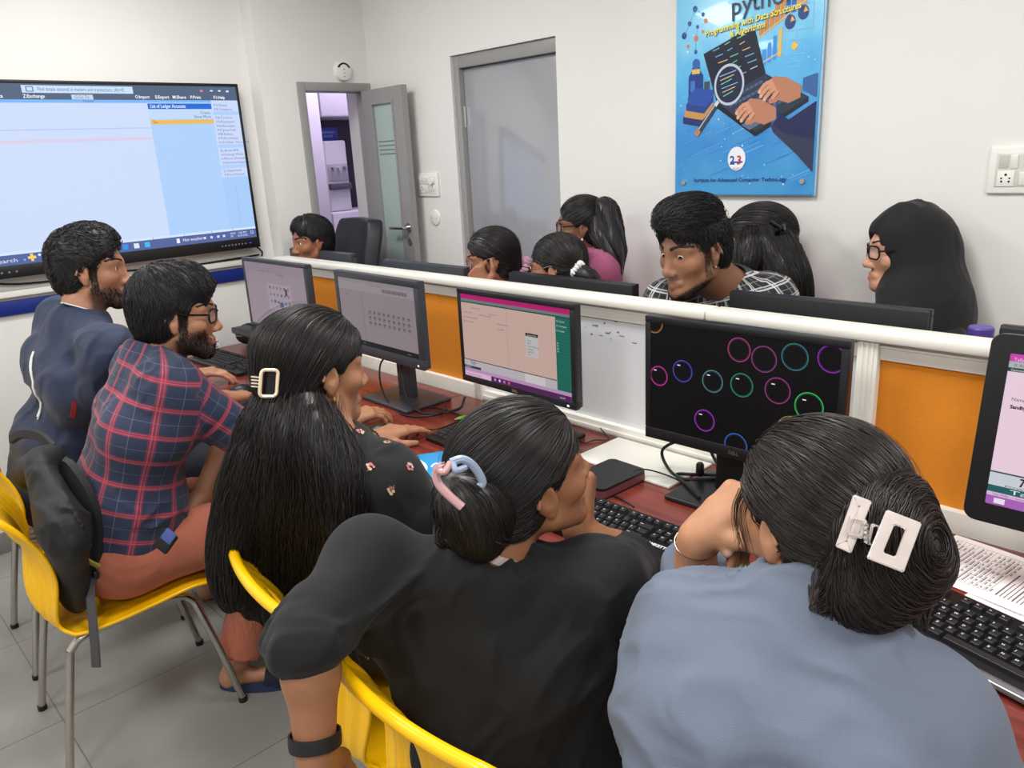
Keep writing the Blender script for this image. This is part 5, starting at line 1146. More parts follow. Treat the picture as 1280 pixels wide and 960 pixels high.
def head_field(male=False, jaw=1.0, nose=1.0, detail=True):
    f = Field()
    f.add(Ell((0, -0.012, 0.032), (0.0735, 0.094, 0.083)))
    f.add(Ell((0, 0.026, -0.028), (0.058*jaw, 0.062, 0.082)), 0.035)
    f.add(Cone((0, 0.069, -0.101 if male else -0.098), (0, 0.064, -0.094), 0.019, 0.018), 0.022)
    for s in (-1, 1):
        f.add(Cone((s*0.054*jaw, 0.006, -0.058), (s*0.018, 0.064, -0.098), 0.017, 0.016), 0.026)
        f.add(Ell((s*0.044, 0.052, -0.024), (0.022, 0.022, 0.02)), 0.024)
        f.add(Cone((s*0.048, 0.060, 0.022), (s*0.010, 0.078, 0.019), 0.010, 0.010), 0.020)
        f.sub(Ell((s*0.032, 0.094, 0.003), (0.021, 0.019, 0.012)), 0.014)
        f.add(Ell((s*0.0315, 0.0675, 0.003), (0.0158, 0.0145, 0.0138)), 0.006)
        if detail: f.sub(Ell((s*0.0315, 0.083, 0.0025), (0.0128, 0.0125, 0.0042)), 0.003)
    f.add(Cone((0, 0.080, 0.014), (0, 0.0985, -0.034), 0.0085, 0.0105*nose), 0.014)
    f.add(Ell((0, 0.1015, -0.037), (0.0112*nose, 0.0110, 0.0102)), 0.008)
    for s in (-1, 1):
        f.add(Ell((s*0.0125*nose, 0.0915, -0.0415), (0.0076, 0.010, 0.0078)), 0.007)
        if detail: f.sub(Ell((s*0.0066, 0.0970, -0.0495), (0.0038, 0.0055, 0.004)), 0.003)
        f.add(Cone((s*0.023, 0.0775, -0.0695), (s*0.005, 0.0868, -0.0665), 0.0042, 0.0050), 0.010)
        f.add(Cone((s*0.021, 0.0775, -0.0715), (0, 0.0862, -0.0775), 0.0042, 0.0062), 0.010)
        f.add(Ell((s*0.0745, -0.006, -0.006), (0.0085, 0.0185, 0.031), ear_R(s)), 0.007)
        f.add(Cone((s*0.079, -0.012, 0.018), (s*0.083, -0.022, -0.008), 0.0042, 0.0042), 0.005)
        f.add(Ell((s*0.074, 0.000, -0.034), (0.0065, 0.008, 0.0095)), 0.006)
        f.sub(Ell((s*0.0835, -0.006, 0.000), (0.0065, 0.0105, 0.0165), ear_R(s)), 0.005)
    f.sub(Cone((-0.021, 0.0855, -0.0712), (0, 0.0930, -0.0712), 0.0012, 0.0012), 0.003); f.sub(Cone((0.021, 0.0855, -0.0712), (0, 0.0930, -0.0712), 0.0012, 0.0012), 0.003)
    return f
def ear_R(s):
    M = (Matrix.Rotation(s*R_(-18), 3, 'Z') @ Matrix.Rotation(R_(10), 3, 'X')); return np.array(M)
def cap_field(th=0.010, top=0.0, back=0.0):
    f = Field(); f.add(Ell((0, -0.013-back*0.5, 0.034+top*0.5), (0.0735+th, 0.094+th+back*0.5, 0.083+th*0.8+top*0.5))); f.add(Ell((0, -0.035-back, -0.025), (0.060+th*0.7, 0.062+th, 0.062)), 0.04)
    return f
def basis(fwd, up=(0, 0, 1)):
    f = nrm(fwd); r = nrm(np.cross(f, up)); u = np.cross(r, f); return np.stack([r, f, u], 1)
class Fig:
    def __init__(s, label, base, skin=(176, 118, 88), h=0.004, group=None, name='person'):
        s.base = np.array(base, float); s.root = thing(name, label, 'person', base, group=group); s.f = Field(); s.h = h; s.skin = np.array(lin(skin)); s.marks = []; s.hf = None
    def P(s, x, y, d): return np.array(at_d(x, y, d))
    # head centre o, facing fwd
    def head(s, o, fwd, sc=1.08, up=(0, 0, 1), male=False, jaw=1.0, nose=1.0, neck=None, detail=True, neck_r=None):
        s.o = np.asarray(o, float); s.R = basis(fwd, up); s.sc = sc; s.male = male; s.hf = head_field(male, jaw, nose, detail)
        s.f.add(Local(s.hf, s.o, s.R, sc), 0.02)
        nr = neck_r or (0.056 if male else 0.047)
        a = s.W(0, -0.022, -0.055); s.neck = np.asarray(neck, float) if neck is not None else s.W(0, -0.06, -0.19)
        s.f.add(Cone(a, s.neck, nr*sc, nr*1.12*sc), 0.028)
        return s
    def W(s, x, y, z): return s.o + s.R@(np.array([x, y, z])*s.sc)
    def loc(s, p): return (p-s.o)@s.R/s.sc
    def local(s, f): return Local(f, s.o, s.R, s.sc)
    def torso(s, hip, right, sw=0.185, hw=0.10, sc=1.08, chest=0.088, waist=0.105, drop=0.055, hipr=0.108):
        s.hip = np.asarray(hip, float); s.rt = nrm(right); up = nrm(s.neck-s.hip); s.rt = nrm(s.rt-up*(s.rt@up)); s.ft = np.cross(up, s.rt); s.ut = up; s.ts = sc
        s.sh = {}; s.hp = {}
        s.chest = s.neck-up*0.17*sc
        for k, sg in (('L', -1), ('R', 1)):
            s.sh[k] = s.neck+s.rt*sg*sw*sc-up*drop*sc+s.ft*0.01; s.hp[k] = s.hip+s.rt*sg*hw*sc
        s.tp = dict(hipr=hipr*sc, chest=chest*sc, waist=waist*sc, sw=sw*sc, hw=hw*sc)
        return s
    def torso_prims(s, f, off=0.0, pelvis=True, belly=1.0, neckr=0.05):
        t = s.tp; up, rt, ft = s.ut, s.rt, s.ft
        c0 = s.chest; n = ft
        f.add(Cone(c0-rt*t['sw']*0.50, c0+rt*t['sw']*0.50, t['chest']+off, t['chest']+off, n, 0.98), 0.05)
        mid = (s.hip*0.6+s.chest*0.4)
        f.add(Cone(s.neck-up*0.085*s.ts-rt*0.075, s.neck-up*0.085*s.ts+rt*0.075, 0.060*s.ts+off, 0.060*s.ts+off, n, 0.9), 0.05)
        f.add(Cone(mid-rt*0.045, mid+rt*0.045, t['waist']*0.95*belly+off, t['waist']*0.95*belly+off, n, 0.95), 0.09)
        if pelvis: f.add(Cone(s.hip-rt*t['hw']*0.55, s.hip+rt*t['hw']*0.55, t['hipr']*1.05+off, t['hipr']*1.05+off, n, 1.0), 0.09)
        if off > 0: f.add(Cone(s.neck-up*0.10*s.ts, s.neck-up*0.012*s.ts, neckr*s.ts*1.5+off, neckr*s.ts*1.28+off), 0.05)
        for k in 'LR':
            f.add(Cone(s.neck-up*0.02, s.sh[k], neckr*s.ts*0.85+off, 0.046*s.ts+off), 0.05)
            f.add(Cone(s.sh[k], s.sh[k]-up*0.10*s.ts, 0.052*s.ts+off, 0.05*s.ts+off), 0.05)
        return f
    def arm(s, k, elbow, wrist, r0=0.045, r1=0.036, r2=0.025):
        sc = s.ts; e, w = np.asarray(elbow, float), np.asarray(wrist, float)
        if not hasattr(s, 'el'): s.el, s.wr = {}, {}
        s.el[k], s.wr[k] = e, w
        s.f.add(Cone(s.sh[k], e, r0*sc, r1*sc), 0.03); m = e*0.7+w*0.3
        s.f.add(Cone(e, m, r1*sc, r1*1.02*sc), 0.02); s.f.add(Cone(m, w, r1*1.0*sc, r2*sc), 0.02)
        return s
    def hand(s, k, d, up, curl=(0.3, 0.3, 0.3, 0.3), thumb=(0.5, 0.3), spread=0.06, sc=None, thumb_out=0.9, wrist=None, side=None):
        """d = direction wrist->knuckles, up = back of the hand; curl per finger (index..little), 0 straight 1 fist"""
        sc = sc or s.ts; w = np.asarray(s.wr[k] if wrist is None else wrist, float); d = nrm(d); up = nrm(np.asarray(up, float)-d*(np.asarray(up, float)@d)); sd = np.cross(d, up)   # sd: to the right of the hand seen from its back
        th = -sd if k == 'R' else sd                       # thumb side
        f = s.f
        off = [0.030, 0.010, -0.010, -0.029]; plen = [0.088, 0.091, 0.086, 0.078]; flen = [(0.042, 0.026, 0.021), (0.046, 0.030, 0.022), (0.042, 0.028, 0.021), (0.033, 0.021, 0.019)]
        fr = [0.0092, 0.0094, 0.0089, 0.0079]; s.tips = getattr(s, 'tips', {}); tips = []
        f.add(Cone(w, w+d*0.03*sc, 0.026*sc, 0.029*sc, up, 0.68), 0.018)
        for i in range(4):
            a = w+(d*0.018+th*off[i]*0.55)*sc; b = w+(d*plen[i]+th*off[i])*sc
            f.add(Cone(a, b, 0.0155*sc, 0.0118*sc), 0.014)
        for i in range(4):
            p = w+(d*plen[i]+th*off[i])*sc; dd = nrm(d+th*(off[i]/0.03)*spread); c = curl[i]
            for j, L in enumerate(flen[i]):
                ang = c*(1.15, 1.35, 0.9)[j]; ax = np.cross(dd, up); ax = nrm(ax)
                dd = nrm(dd*math.cos(ang)+np.cross(-ax, dd)*-math.sin(ang)*-1) if False else rotv(dd, ax, -ang)
                q = p+dd*L*sc; f.add(Cone(p, q, fr[i]*(1, .93, .86)[j]*sc, fr[i]*(.95, .88, .74)[j]*sc), 0.0035 if j else 0.006)
                p = q
            tips.append(p)
        a = w+(d*0.020+th*0.022-up*0.006)*sc; dd = nrm(d*(1-thumb_out*0.5)+th*thumb_out*0.75-up*0.25)
        f.add(Cone(w+(d*0.015+th*0.008-up*0.004)*sc, a+dd*0.032*sc, 0.017*sc, 0.0145*sc), 0.012); p = a+dd*0.032*sc
        for j, L in enumerate((0.034, 0.028)):
            ax = nrm(np.cross(dd, d)); dd = rotv(dd, ax, thumb[j]); q = p+dd*L*sc
            f.add(Cone(p, q, (0.0115, 0.0102)[j]*sc, (0.0102, 0.0078)[j]*sc), 0.005); p = q
        tips.append(p); s.tips[k] = tips
        return s
    def lips(s, rgb): s.lipc = np.array(lin(rgb)); return s
    def body(s, colf=None, lo=None, hi=None, relax_it=1):
        v, q = surface(s.f, s.h, lo, hi); v = relax(v, q, relax_it, 0.4)
        C = np.tile(s.skin, (len(v), 1))
        if s.hf is not None:
            L = s.loc(v)
            lm = np.clip(1.35-((L[:, 0]/0.025)**2+((L[:, 1]-0.088)/0.018)**2+((L[:, 2]+0.0715)/0.0115)**2), 0, 1)[:, None]*0.8
            C = C*(1-lm)+getattr(s, 'lipc', s.skin*np.array([0.78, 0.55, 0.55]))*lm
            if colf is not None: C = colf(L, C, v)
        for c, r, rgb in s.marks:
            m = np.clip(1.4-np.linalg.norm(v-c, axis=1)/r, 0, 1)[:, None]; C = C*(1-m)+np.array(lin(rgb))*m
        o = np_mesh('body', v, q, M_SKIN, s.root, s.base, cols=C); s.bv, s.bq = v, q; return o
    def cloth(s, name, f, m, h=0.006, uvf=None, extra=None, relax_it=1, parent=None, lo=None, hi=None):
        v, q = surface(f, h, lo, hi); v = relax(v, q, relax_it, 0.4)
        o = np_mesh(name, v, q, m, parent or s.root, s.base, uv=None if uvf is None else uvf(v)); o['_n'] = 0; del o['_n']
        return o, v, q
    def eyes(s, look=(0, 1, 0)):
        for sg in (-1, 1):
            c = s.W(sg*0.0315, 0.0685, 0.003); r = 0.0124*s.sc
            bm = bmesh.new(); bmesh.ops.create_uvsphere(bm, u_segments=24, v_segments=16, radius=r)
            lk = nrm(s.R@np.array(look, float)); Q = Vector((0, 0, 1)).rotation_difference(Vector(lk)).to_matrix().to_4x4()
            for f_ in bm.faces:
                if f_.calc_center_median().z > r*0.86: f_.material_index = 1
            for v in bm.verts: v.co = (Q @ v.co)+Vector(c-s.base)
            obj('eye', bm, [M_EYEW, M_IRIS], s.root)
    def hairs(s, name, paths, r, m=None, parent=None, seg=3, taper=0.35):
        v, q = strands_mesh(paths, r, seg, taper); return np_mesh(name, v, q, m or M_HAIR, parent or s.root, s.base)
    def brows(s, n=70, r=0.0011, w=0.006):
        n = n*3; r = r*.75
        rs = np.random.RandomState(5); Hf = s.local(s.hf)
        for sg in (-1, 1):
            t = rs.rand(n); x = 0.011+t*0.042; z = 0.0245+0.007*np.sin(t*2.4)-0.006*np.maximum(t-.6, 0)/.4+(rs.rand(n)-.5)*w*(1-.6*t); y = 0.090-0.034*t*t
            L = np.stack([sg*x, y, z], 1); p = (s.o+L@s.R.T*s.sc).astype(F32)
            for _ in range(3): g = grad(Hf, p); p = p-g*Hf.d(p)[:, None]
            dv = (s.R@np.array([sg*1.0, -0.3, 0.35]))
            pa = trace(Hf, p, lambda q: np.tile(dv, (len(q), 1)), 5, 0.0020*s.sc, 0.0004)
            s.hairs('eyebrow', pa, r*s.sc, M_BEARD)
    def beard(s, maskf, n=900, L=0.012, r=0.0007, seed=4, lift=0.002):
        Hf = s.local(s.hf); hv, hq = s.headmesh()
        p = pick(hv, hq, n, lambda c: maskf(s.loc(c)), seed)
        dv = lambda q: np.tile(s.R@np.array([0, 0.15, -1.0]), (len(q), 1))
        pa = trace(Hf, p, dv, 5, L*s.sc/4, np.linspace(0, 1, len(p))*lift)
        return s.hairs('beard', pa, r*s.sc, M_BEARD)
    def headmesh(s):
        if not hasattr(s, '_hm'):
            Hf = s.local(s.hf); s._hm = surface(Hf, 0.005)
        return s._hm
    def glasses(s, m, w=0.052, hgt=0.036, rim=0.0022, clear=True, name='glasses', y=0.098, z=0.0):
        g = bpy.data.objects.new(name, None); COL.objects.link(g); g.parent = s.root
        def wl(x, y_, z_): return Vector(s.W(x, y_, z_)-s.base)
        bm = bmesh.new()
        for sg in (-1, 1):
            pts = [wl(sg*0.0335+a, y-0.010*((sg*0.0335+a)/0.06)**2*1.6, z+b) for a, b in rounded_rect(w, hgt, hgt*0.36, 5)]; pts.append(pts[0]); add_tube(bm, pts, rim*s.sc, 6, cap=False)
        add_tube(bm, smooth_path([wl(-0.009, y, z+0.004), wl(0, y+0.003, z+0.008), wl(0.009, y, z+0.004)], 4), rim*s.sc, 6)
        obj('rim', bm, m, g)
        for sg in (-1, 1):
            obj('temple', tube(smooth_path([wl(sg*0.060, y-0.017, z+0.006), wl(sg*0.072, y-0.04, z+0.008), wl(sg*0.0795, 0.03, z+0.010), wl(sg*0.0815, -0.002, z+0.016), wl(sg*0.080, -0.024, z+0.002), wl(sg*0.078, -0.03, z-0.015)], 4), rim*s.sc, 6), m, g)
            pl = rounded_rect(w-rim, hgt-rim, hgt*0.34, 5); b2 = bmesh.new(); b2.faces.new([b2.verts.new(wl(sg*0.0335+a, y-0.010*((sg*0.0335+a)/0.06)**2*1.6, z+b)) for a, b in pl]); obj('lens', b2, M_LENS, g)
        return g
def rotv(v, ax, a):
    c, s_ = math.cos(a), math.sin(a); return v*c+np.cross(ax, v)*s_+ax*(ax@v)*(1-c)
M_LENS = mat('clear_lens', (225, 230, 236), 0.05, spec=0.6); M_LENS.node_tree.nodes['Principled BSDF'].inputs['Alpha'].default_value = 0.12
M_GLBLACK = mat('glasses_black', (20, 20, 22), 0.25); M_GLMETAL = mat('glasses_metal', (180, 160, 150), 0.25, metal=0.9)
def hair_region(mask_sub, keep=None):
    return mask_sub
def short_hair(s, m, th=0.012, top=0.02, front=0.058, fade=True, n=2600, L=0.028, r=0.0009, flow=None, seed=2, fringe=0.0, sideburn=-0.03, nape=-0.075, extra=None, face=(0.070, 0.062, 0.098), jit=.25, lift=.003):
    """cropped hair: a close cap cut to the hairline, covered with short strands"""
    f = Field()
    f.add(Ell((0, -0.014, 0.034), (0.0735+th*0.75, 0.094+th*0.8, 0.083+th)))
    f.add(Ell((0, -0.040, -0.030), (0.062+th*0.4, 0.058+th*0.5, 0.060)), 0.035)
    f.add(Ell((0, 0.022, 0.078), (0.060, 0.066, 0.034+top)), 0.03)
    if extra: extra(f)
    if fringe: f.add(Ell((0.0, 0.074, 0.070), (0.050, 0.022, 0.022)), 0.02)
    f.sub(Ell((0, 0.112, front-0.094), face), 0.012)
    for sg in (-1, 1):
        f.sub(Ell((sg*0.088, 0.012, -0.022), (0.030, 0.028, 0.040)), 0.008)     # around the ears
        f.sub(Ell((sg*0.075, 0.070, -0.030), (0.040, 0.045, 0.080)), 0.010)
    f.cut(Plane((0, -0.05, nape), (0, 0.35, -1)), 0.01)
    W = s.local(f); v, q = surface(W, 0.0045 if s.h <= 0.004 else 0.006)
    fl = flow or (lambda Lp: np.stack([Lp[:, 0]*3, -np.ones(len(Lp))*0.15+Lp[:, 1]*4, -0.9+Lp[:, 2]*4], 1))
    p = pick(v, q, n, None, seed)
    pa = trace(W, p, lambda x: fl(s.loc(x))@s.R.T, 6, L*s.sc/5*np.random.RandomState(seed).uniform(.6, 1.3, n), np.random.RandomState(seed+1).rand(n)**1.5*lift+0.0003, jit=jit)
    sv, sq = strands_mesh(pa, np.random.RandomState(seed).uniform(.7, 1.2, n)*r*s.sc)
    V, Q = merge([(v, q), (sv, sq)])
    return np_mesh('hair', V, Q, m, s.root, s.base)

def sleeve(f, sh, el, wr, frac, r0, r1, r2, k=0.04):
    """frac 0..1 ends on the upper arm, 1..2 on the forearm; returns the hem centre"""
    sh, el, wr = (np.asarray(q, float) for q in (sh, el, wr))
    if frac <= 1:
        e = sh+(el-sh)*frac; f.add(Flat(sh-nrm(el-sh)*0.01, e, r0, r0+(r1-r0)*frac), k); return e
    f.add(Cone(sh, el, r0, r1), k); e = el+(wr-el)*(frac-1); f.add(Flat(el, e, r1, r1+(r2-r1)*(frac-1)), 0.03); return e
def cloth_uv(s, arms=('L', 'R'), legs=False):
    """pattern coordinates: around and along the trunk, around and along each arm"""
    segs = []
    for k in arms: segs += [(s.sh[k], s.el[k], 0.0), (s.el[k], s.wr[k], 0.30)]
    def f(v):
        a = v-s.hip; x, y, z = a@s.rt, a@s.ft, a@s.ut; u = np.arctan2(x, -y)*0.155; best = np.sqrt(np.maximum(np.abs(x)-0.12, 0)**2+y*y)-0.12+np.maximum(z-np.linalg.norm(s.neck-s.hip)+.05, 0); U = np.stack([u, z], 1)
        for (p, q, o) in segs:
            ab = q-p; L = np.linalg.norm(ab); t = ((v-p)@ab)/L; tc = np.clip(t, 0, L); c = p+np.outer(tc/L, ab); w = v-c; d = np.linalg.norm(w, axis=1)-0.055+np.where(t < 0.04, 0.06, 0)
            r = nrm(s.ft-ab/L*(s.ft@ab/L)); b = np.cross(ab/L, r); m = d < best; best = np.where(m, d, best)
            U[m] = np.stack([np.arctan2(w@b, w@r)*0.058, o-t], 1)[m]
        return U
    return f
def collar(s, m, r=0.062, hgt=0.036, fold=0.030, gap=0.5, c=None, axis=None, name='collar', stand_only=False, lean=0.008, trim=None):
    """a shirt collar: a stand round the neck with the leaf folded over it, open at the front"""
    c = s.neck if c is None else np.asarray(c, float); ax = nrm((s.o-c) if axis is None else axis); fw = nrm(s.ft-ax*(s.ft@ax)); rt = np.cross(fw, ax)
    prof = [(r, -0.012), (r*0.985, hgt*0.55), (r*0.97, hgt)] if stand_only else [(r*0.99, -0.015), (r*0.97, hgt*0.6), (r*0.985, hgt), (r*1.06, hgt*0.96), (r*1.17, hgt*0.45), (r*1.27, hgt-fold-0.012)]
    n = 44; bm = bmesh.new(); G = []
    for i in range(n+1):
        a = gap+(2*PI-2*gap)*i/n; row = []
        dv = fw*math.cos(a)+rt*math.sin(a); fr = 0.5+0.5*math.cos(a)
        for j, (q, h) in enumerate(prof):
            hh = h-fr*0.020-(0.012*fr*fr if j >= len(prof)-2 and not stand_only else 0); row.append(bm.verts.new(Vector(c+dv*q*s.ts*(1+0.10*fr)+ax*hh*s.ts-s.base)))
        G.append(row)
    for i in range(n):
        for j in range(len(prof)-1): bm.faces.new((G[i][j], G[i+1][j], G[i+1][j+1], G[i][j+1]))
    bmesh.ops.solidify(bm, geom=bm.faces[:], thickness=0.0022)
    return obj(name, bm, m, s.root, angle=60)
def band(s, c, axis, r, w, m, name, th=0.004, flat=1.0, n=None):
    ax = nrm(axis); t = nrm(np.cross(ax, [0.2, 0.4, 0.9])) if n is None else nrm(np.asarray(n, float)-ax*(np.asarray(n, float)@ax)); b = np.cross(ax, t); bm = bmesh.new(); N = 36; R4 = []
    for i in range(N):
        a = 2*PI*i/N; dv = t*math.cos(a)*flat+b*math.sin(a); R4.append([bm.verts.new(Vector(c+dv*(r+dr)+ax*h-s.base)) for dr, h in ((0, -w/2), (th*.8, -w/2), (th, 0), (th*.8, w/2), (0, w/2))])
    for i in range(N):
        for j in range(5): bm.faces.new((R4[i][j], R4[(i+1) % N][j], R4[(i+1) % N][(j+1) % 5], R4[i][(j+1) % 5]))
    bmesh.ops.recalc_face_normals(bm, faces=bm.faces[:])
    return obj(name, bm, m, s.root)
def trousers(s, knees, ankles, m, r=(0.094, 0.070, 0.058), waist=0.0, h=0.007, name='trousers', fold=0.004, frac=0.97, seed=0.0):
    f = Field(); up = s.ut
    f.add(Cone(s.hip-s.rt*s.tp['hw']*0.55, s.hip+s.rt*s.tp['hw']*0.55, s.tp['hipr']*1.02+0.010, s.tp['hipr']*1.02+0.010, s.ft, 1.0), 0.05)
    for k in 'LR':
        kn, an = np.asarray(knees[k], float), np.asarray(ankles[k], float); hp = s.hp[k]
        f.add(Cone(hp, kn, r[0]*s.ts, r[1]*s.ts), 0.05); f.add(Flat(kn, kn+(an-kn)*frac, r[1]*s.ts, r[2]*s.ts), 0.03)
    f.disp = folds(fold, nrm(np.asarray(knees['R'])-s.hip), 26, 8, seed)
    return s.cloth(name, f, m, h)
def legs_skin(s, knees, ankles, toes, r=(0.075, 0.052, 0.034)):
    for k in 'LR':
        kn, an, to = (np.asarray(q[k], float) for q in (knees, ankles, toes)); s.f.add(Cone(s.hp[k], kn, r[0]*s.ts, r[1]*s.ts), 0.03); s.f.add(Cone(kn, an, r[1]*s.ts, r[2]*s.ts), 0.02)
        d = nrm(to-an); lo = an+np.array([0, 0, -an[2]+0.035]); s.f.add(Cone(an, lo-d*0.03, r[2]*s.ts, 0.028), 0.02); s.f.add(Cone(lo-d*0.03, lo+(to-an)*np.array([1, 1, 0]), 0.030, 0.020), 0.03)
def girl_cap(s, tie, th=0.010, m=None, n=2200, r=0.0009, ears=True, front=0.064, low=-0.10, lift=0.0022, seed=3, extra=None, steps=16, stop_r=0.02, spread=0.0, part=None, h=None, backv=0.0, face=(0.071, 0.062, 0.100), fly=40, side_cover=False, flow=None, step=None, name='hair', more=None, top=0.0):
    """hair combed over the skull towards a tie point (local), with the loose tail parts added by the caller"""
    f = Field(); f.add(Ell((0, -0.014-backv*.5, 0.034+top*.5), (0.0735+th, 0.094+th+backv*.5, 0.083+th*0.8+top*.5))); f.add(Ell((0, -0.042-backv, -0.032), (0.060+th*0.7, 0.056+th, 0.062)), 0.04)
    if extra: extra(f)
    f.sub(Ell((0, 0.112, front-0.098), face), 0.012)
    for sg in (-1, 1):
        if ears: f.sub(Ell((sg*0.088, 0.004, -0.020), (0.026, 0.026, 0.040)), 0.008)
        if not side_cover: f.sub(Ell((sg*0.075, 0.066, -0.045), (0.040, 0.050, 0.078)), 0.012)
    f.cut(Plane((0, -0.06, low), (0, 0.45, -1)), 0.012)
    W = s.local(f); v, q = surface(W, h or max(0.004, s.h)); T = s.W(*tie)
    p = pick(v, q, n, None, seed); D = np.linalg.norm(p-T, axis=1); rs = np.random.RandomState(seed)
    if flow is None: dirf = lambda x: (T-x)
    else: dirf = lambda x: flow(s.loc(x))@s.R.T
    st = (np.minimum(D*1.25, 0.22*s.sc)/(steps-1)*rs.uniform(.7, 1.05, n)) if step is None else step*s.sc/(steps-1)*rs.uniform(.6, 1.1, n)
    lf = rs.rand(n)**2*lift+0.0002
    pa = trace(W, p, dirf, steps, st, lf, jit=spread, stop=lambda x: (np.linalg.norm(x-T.astype(F32), axis=1) < stop_r) | ((lambda L: (L[:, 1] > -.030) & (L[:, 2] < -.012))(s.loc(x)) if not side_cover else False))
    Lp = s.loc(pa.reshape(-1, 3).astype(float)).reshape(n, steps, 3); bad = (np.abs(Lp[..., 0]) > .125).any(1) | (Lp[..., 1] > .105).any(1)
    if not side_cover: bad |= ((Lp[..., 1] > -.024) & (Lp[..., 2] < -.022)).any(1)
    pa = pa[~bad]; n = len(pa)
    parts = [(v, q), strands_mesh(pa, rs.uniform(.6, 1.25, n)*r*s.sc)]
    if fly:
        k = rs.choice(n, fly); pf = pa[k].copy(); nn = nrm(np.array([0, 0, 1.0])); t = np.linspace(0, 1, steps)[None, :, None]; pf += (np.sin(t*PI)*rs.uniform(.002, .010, (fly, 1, 1)))*((pf-s.o)/np.maximum(np.linalg.norm(pf-s.o, axis=2, keepdims=True), 1e-6)); parts.append(strands_mesh(pf, 0.0003))
    if more: parts += more
    V, Q = merge(parts)
    return np_mesh(name, V, Q, m or M_HAIR, s.root, s.base), W
def tail(s, pts, radii, n=500, r=0.0009, seed=1, wave=0.006, wfreq=2.5, flat=None, k=18, taper=0.5, loose=0.0, core=True):
    """a lock of hair along a path: a soft core with strands wandering round it"""
    P = np.array([list(q) for q in smooth_path([Vector(p) for p in pts], 8)]); m = len(P); R = np.interp(np.linspace(0, 1, m), np.linspace(0, 1, len(radii)), radii)
    f = Field()
    for i in range(0, m-1): f.add(Cone(P[i], P[i+1], R[i]*0.86, R[i+1]*0.86, None if flat is None else flat[0], 1 if flat is None else flat[1]), 0.012)
    core = surface(f, 0.006) if core else None
    rs = np.random.RandomState(seed); T = np.gradient(P, axis=0); T /= np.linalg.norm(T, axis=1, keepdims=True); ref = nrm(np.array([0.31, 0.2, 0.93])); A = np.cross(T, ref); A /= np.maximum(np.linalg.norm(A, axis=1, keepdims=True), 1e-6); B = np.cross(T, A)
    t0 = rs.uniform(0, .45, n); t1 = np.minimum(1.0+loose, t0+rs.uniform(.45, 1.0, n)); th0 = rs.uniform(0, 2*PI, n); rr = np.sqrt(rs.uniform(.72, 1.12, n)); S = np.linspace(0, 1, k)[None]
    tt = np.clip(t0[:, None]+(t1-t0)[:, None]*S, 0, 1); X = tt*(m-1)
    def ip(arr): return np.stack([np.interp(X, np.arange(m), arr[:, c]) for c in range(arr.shape[1])], -1)
    ang = th0[:, None]+0.5*np.sin(tt*wfreq*2+th0[:, None]*3)*0.7; rad = np.interp(X, np.arange(m), R)*rr[:, None]
    off = ip(A)*np.cos(ang)[..., None]+ip(B)*np.sin(ang)[..., None]
    if flat is not None: c = (off@np.asarray(flat[0]))[..., None]*np.asarray(flat[0]); off = off-c*(1-flat[1])
    Q = ip(P)+off*rad[..., None]+(np.sin(tt*wfreq*5+th0[:, None]*7)*wave*tt)[..., None]*ip(A)+(np.cos(tt*wfreq*4+th0[:, None]*5)*wave*tt)[..., None]*ip(B)
    return ([core] if core is not None else [])+[strands_mesh(Q, rs.uniform(.6, 1.2, n)*r, taper=taper)]
def scrunchie(s, c, axis, R, r, m, name='scrunchie'):
    ax = nrm(axis); t = nrm(np.cross(ax, [0.3, 0.2, 0.9])); b = np.cross(ax, t); bm = bmesh.new(); N, K = 48, 10; G = []
    for i in range(N):
        a = 2*PI*i/N; d = t*math.cos(a)+b*math.sin(a); rr = r*(1+0.25*math.sin(i*2.1)+.15*math.sin(i*5.3)); G.append([bm.verts.new(Vector(c+d*(R+rr*math.cos(2*PI*j/K))+ax*rr*math.sin(2*PI*j/K)-s.base)) for j in range(K)])
    for i in range(N):
        for j in range(K): bm.faces.new((G[i][j], G[i][(j+1) % K], G[(i+1) % N][(j+1) % K], G[(i+1) % N][j]))
    return obj(name, bm, m, s.root)

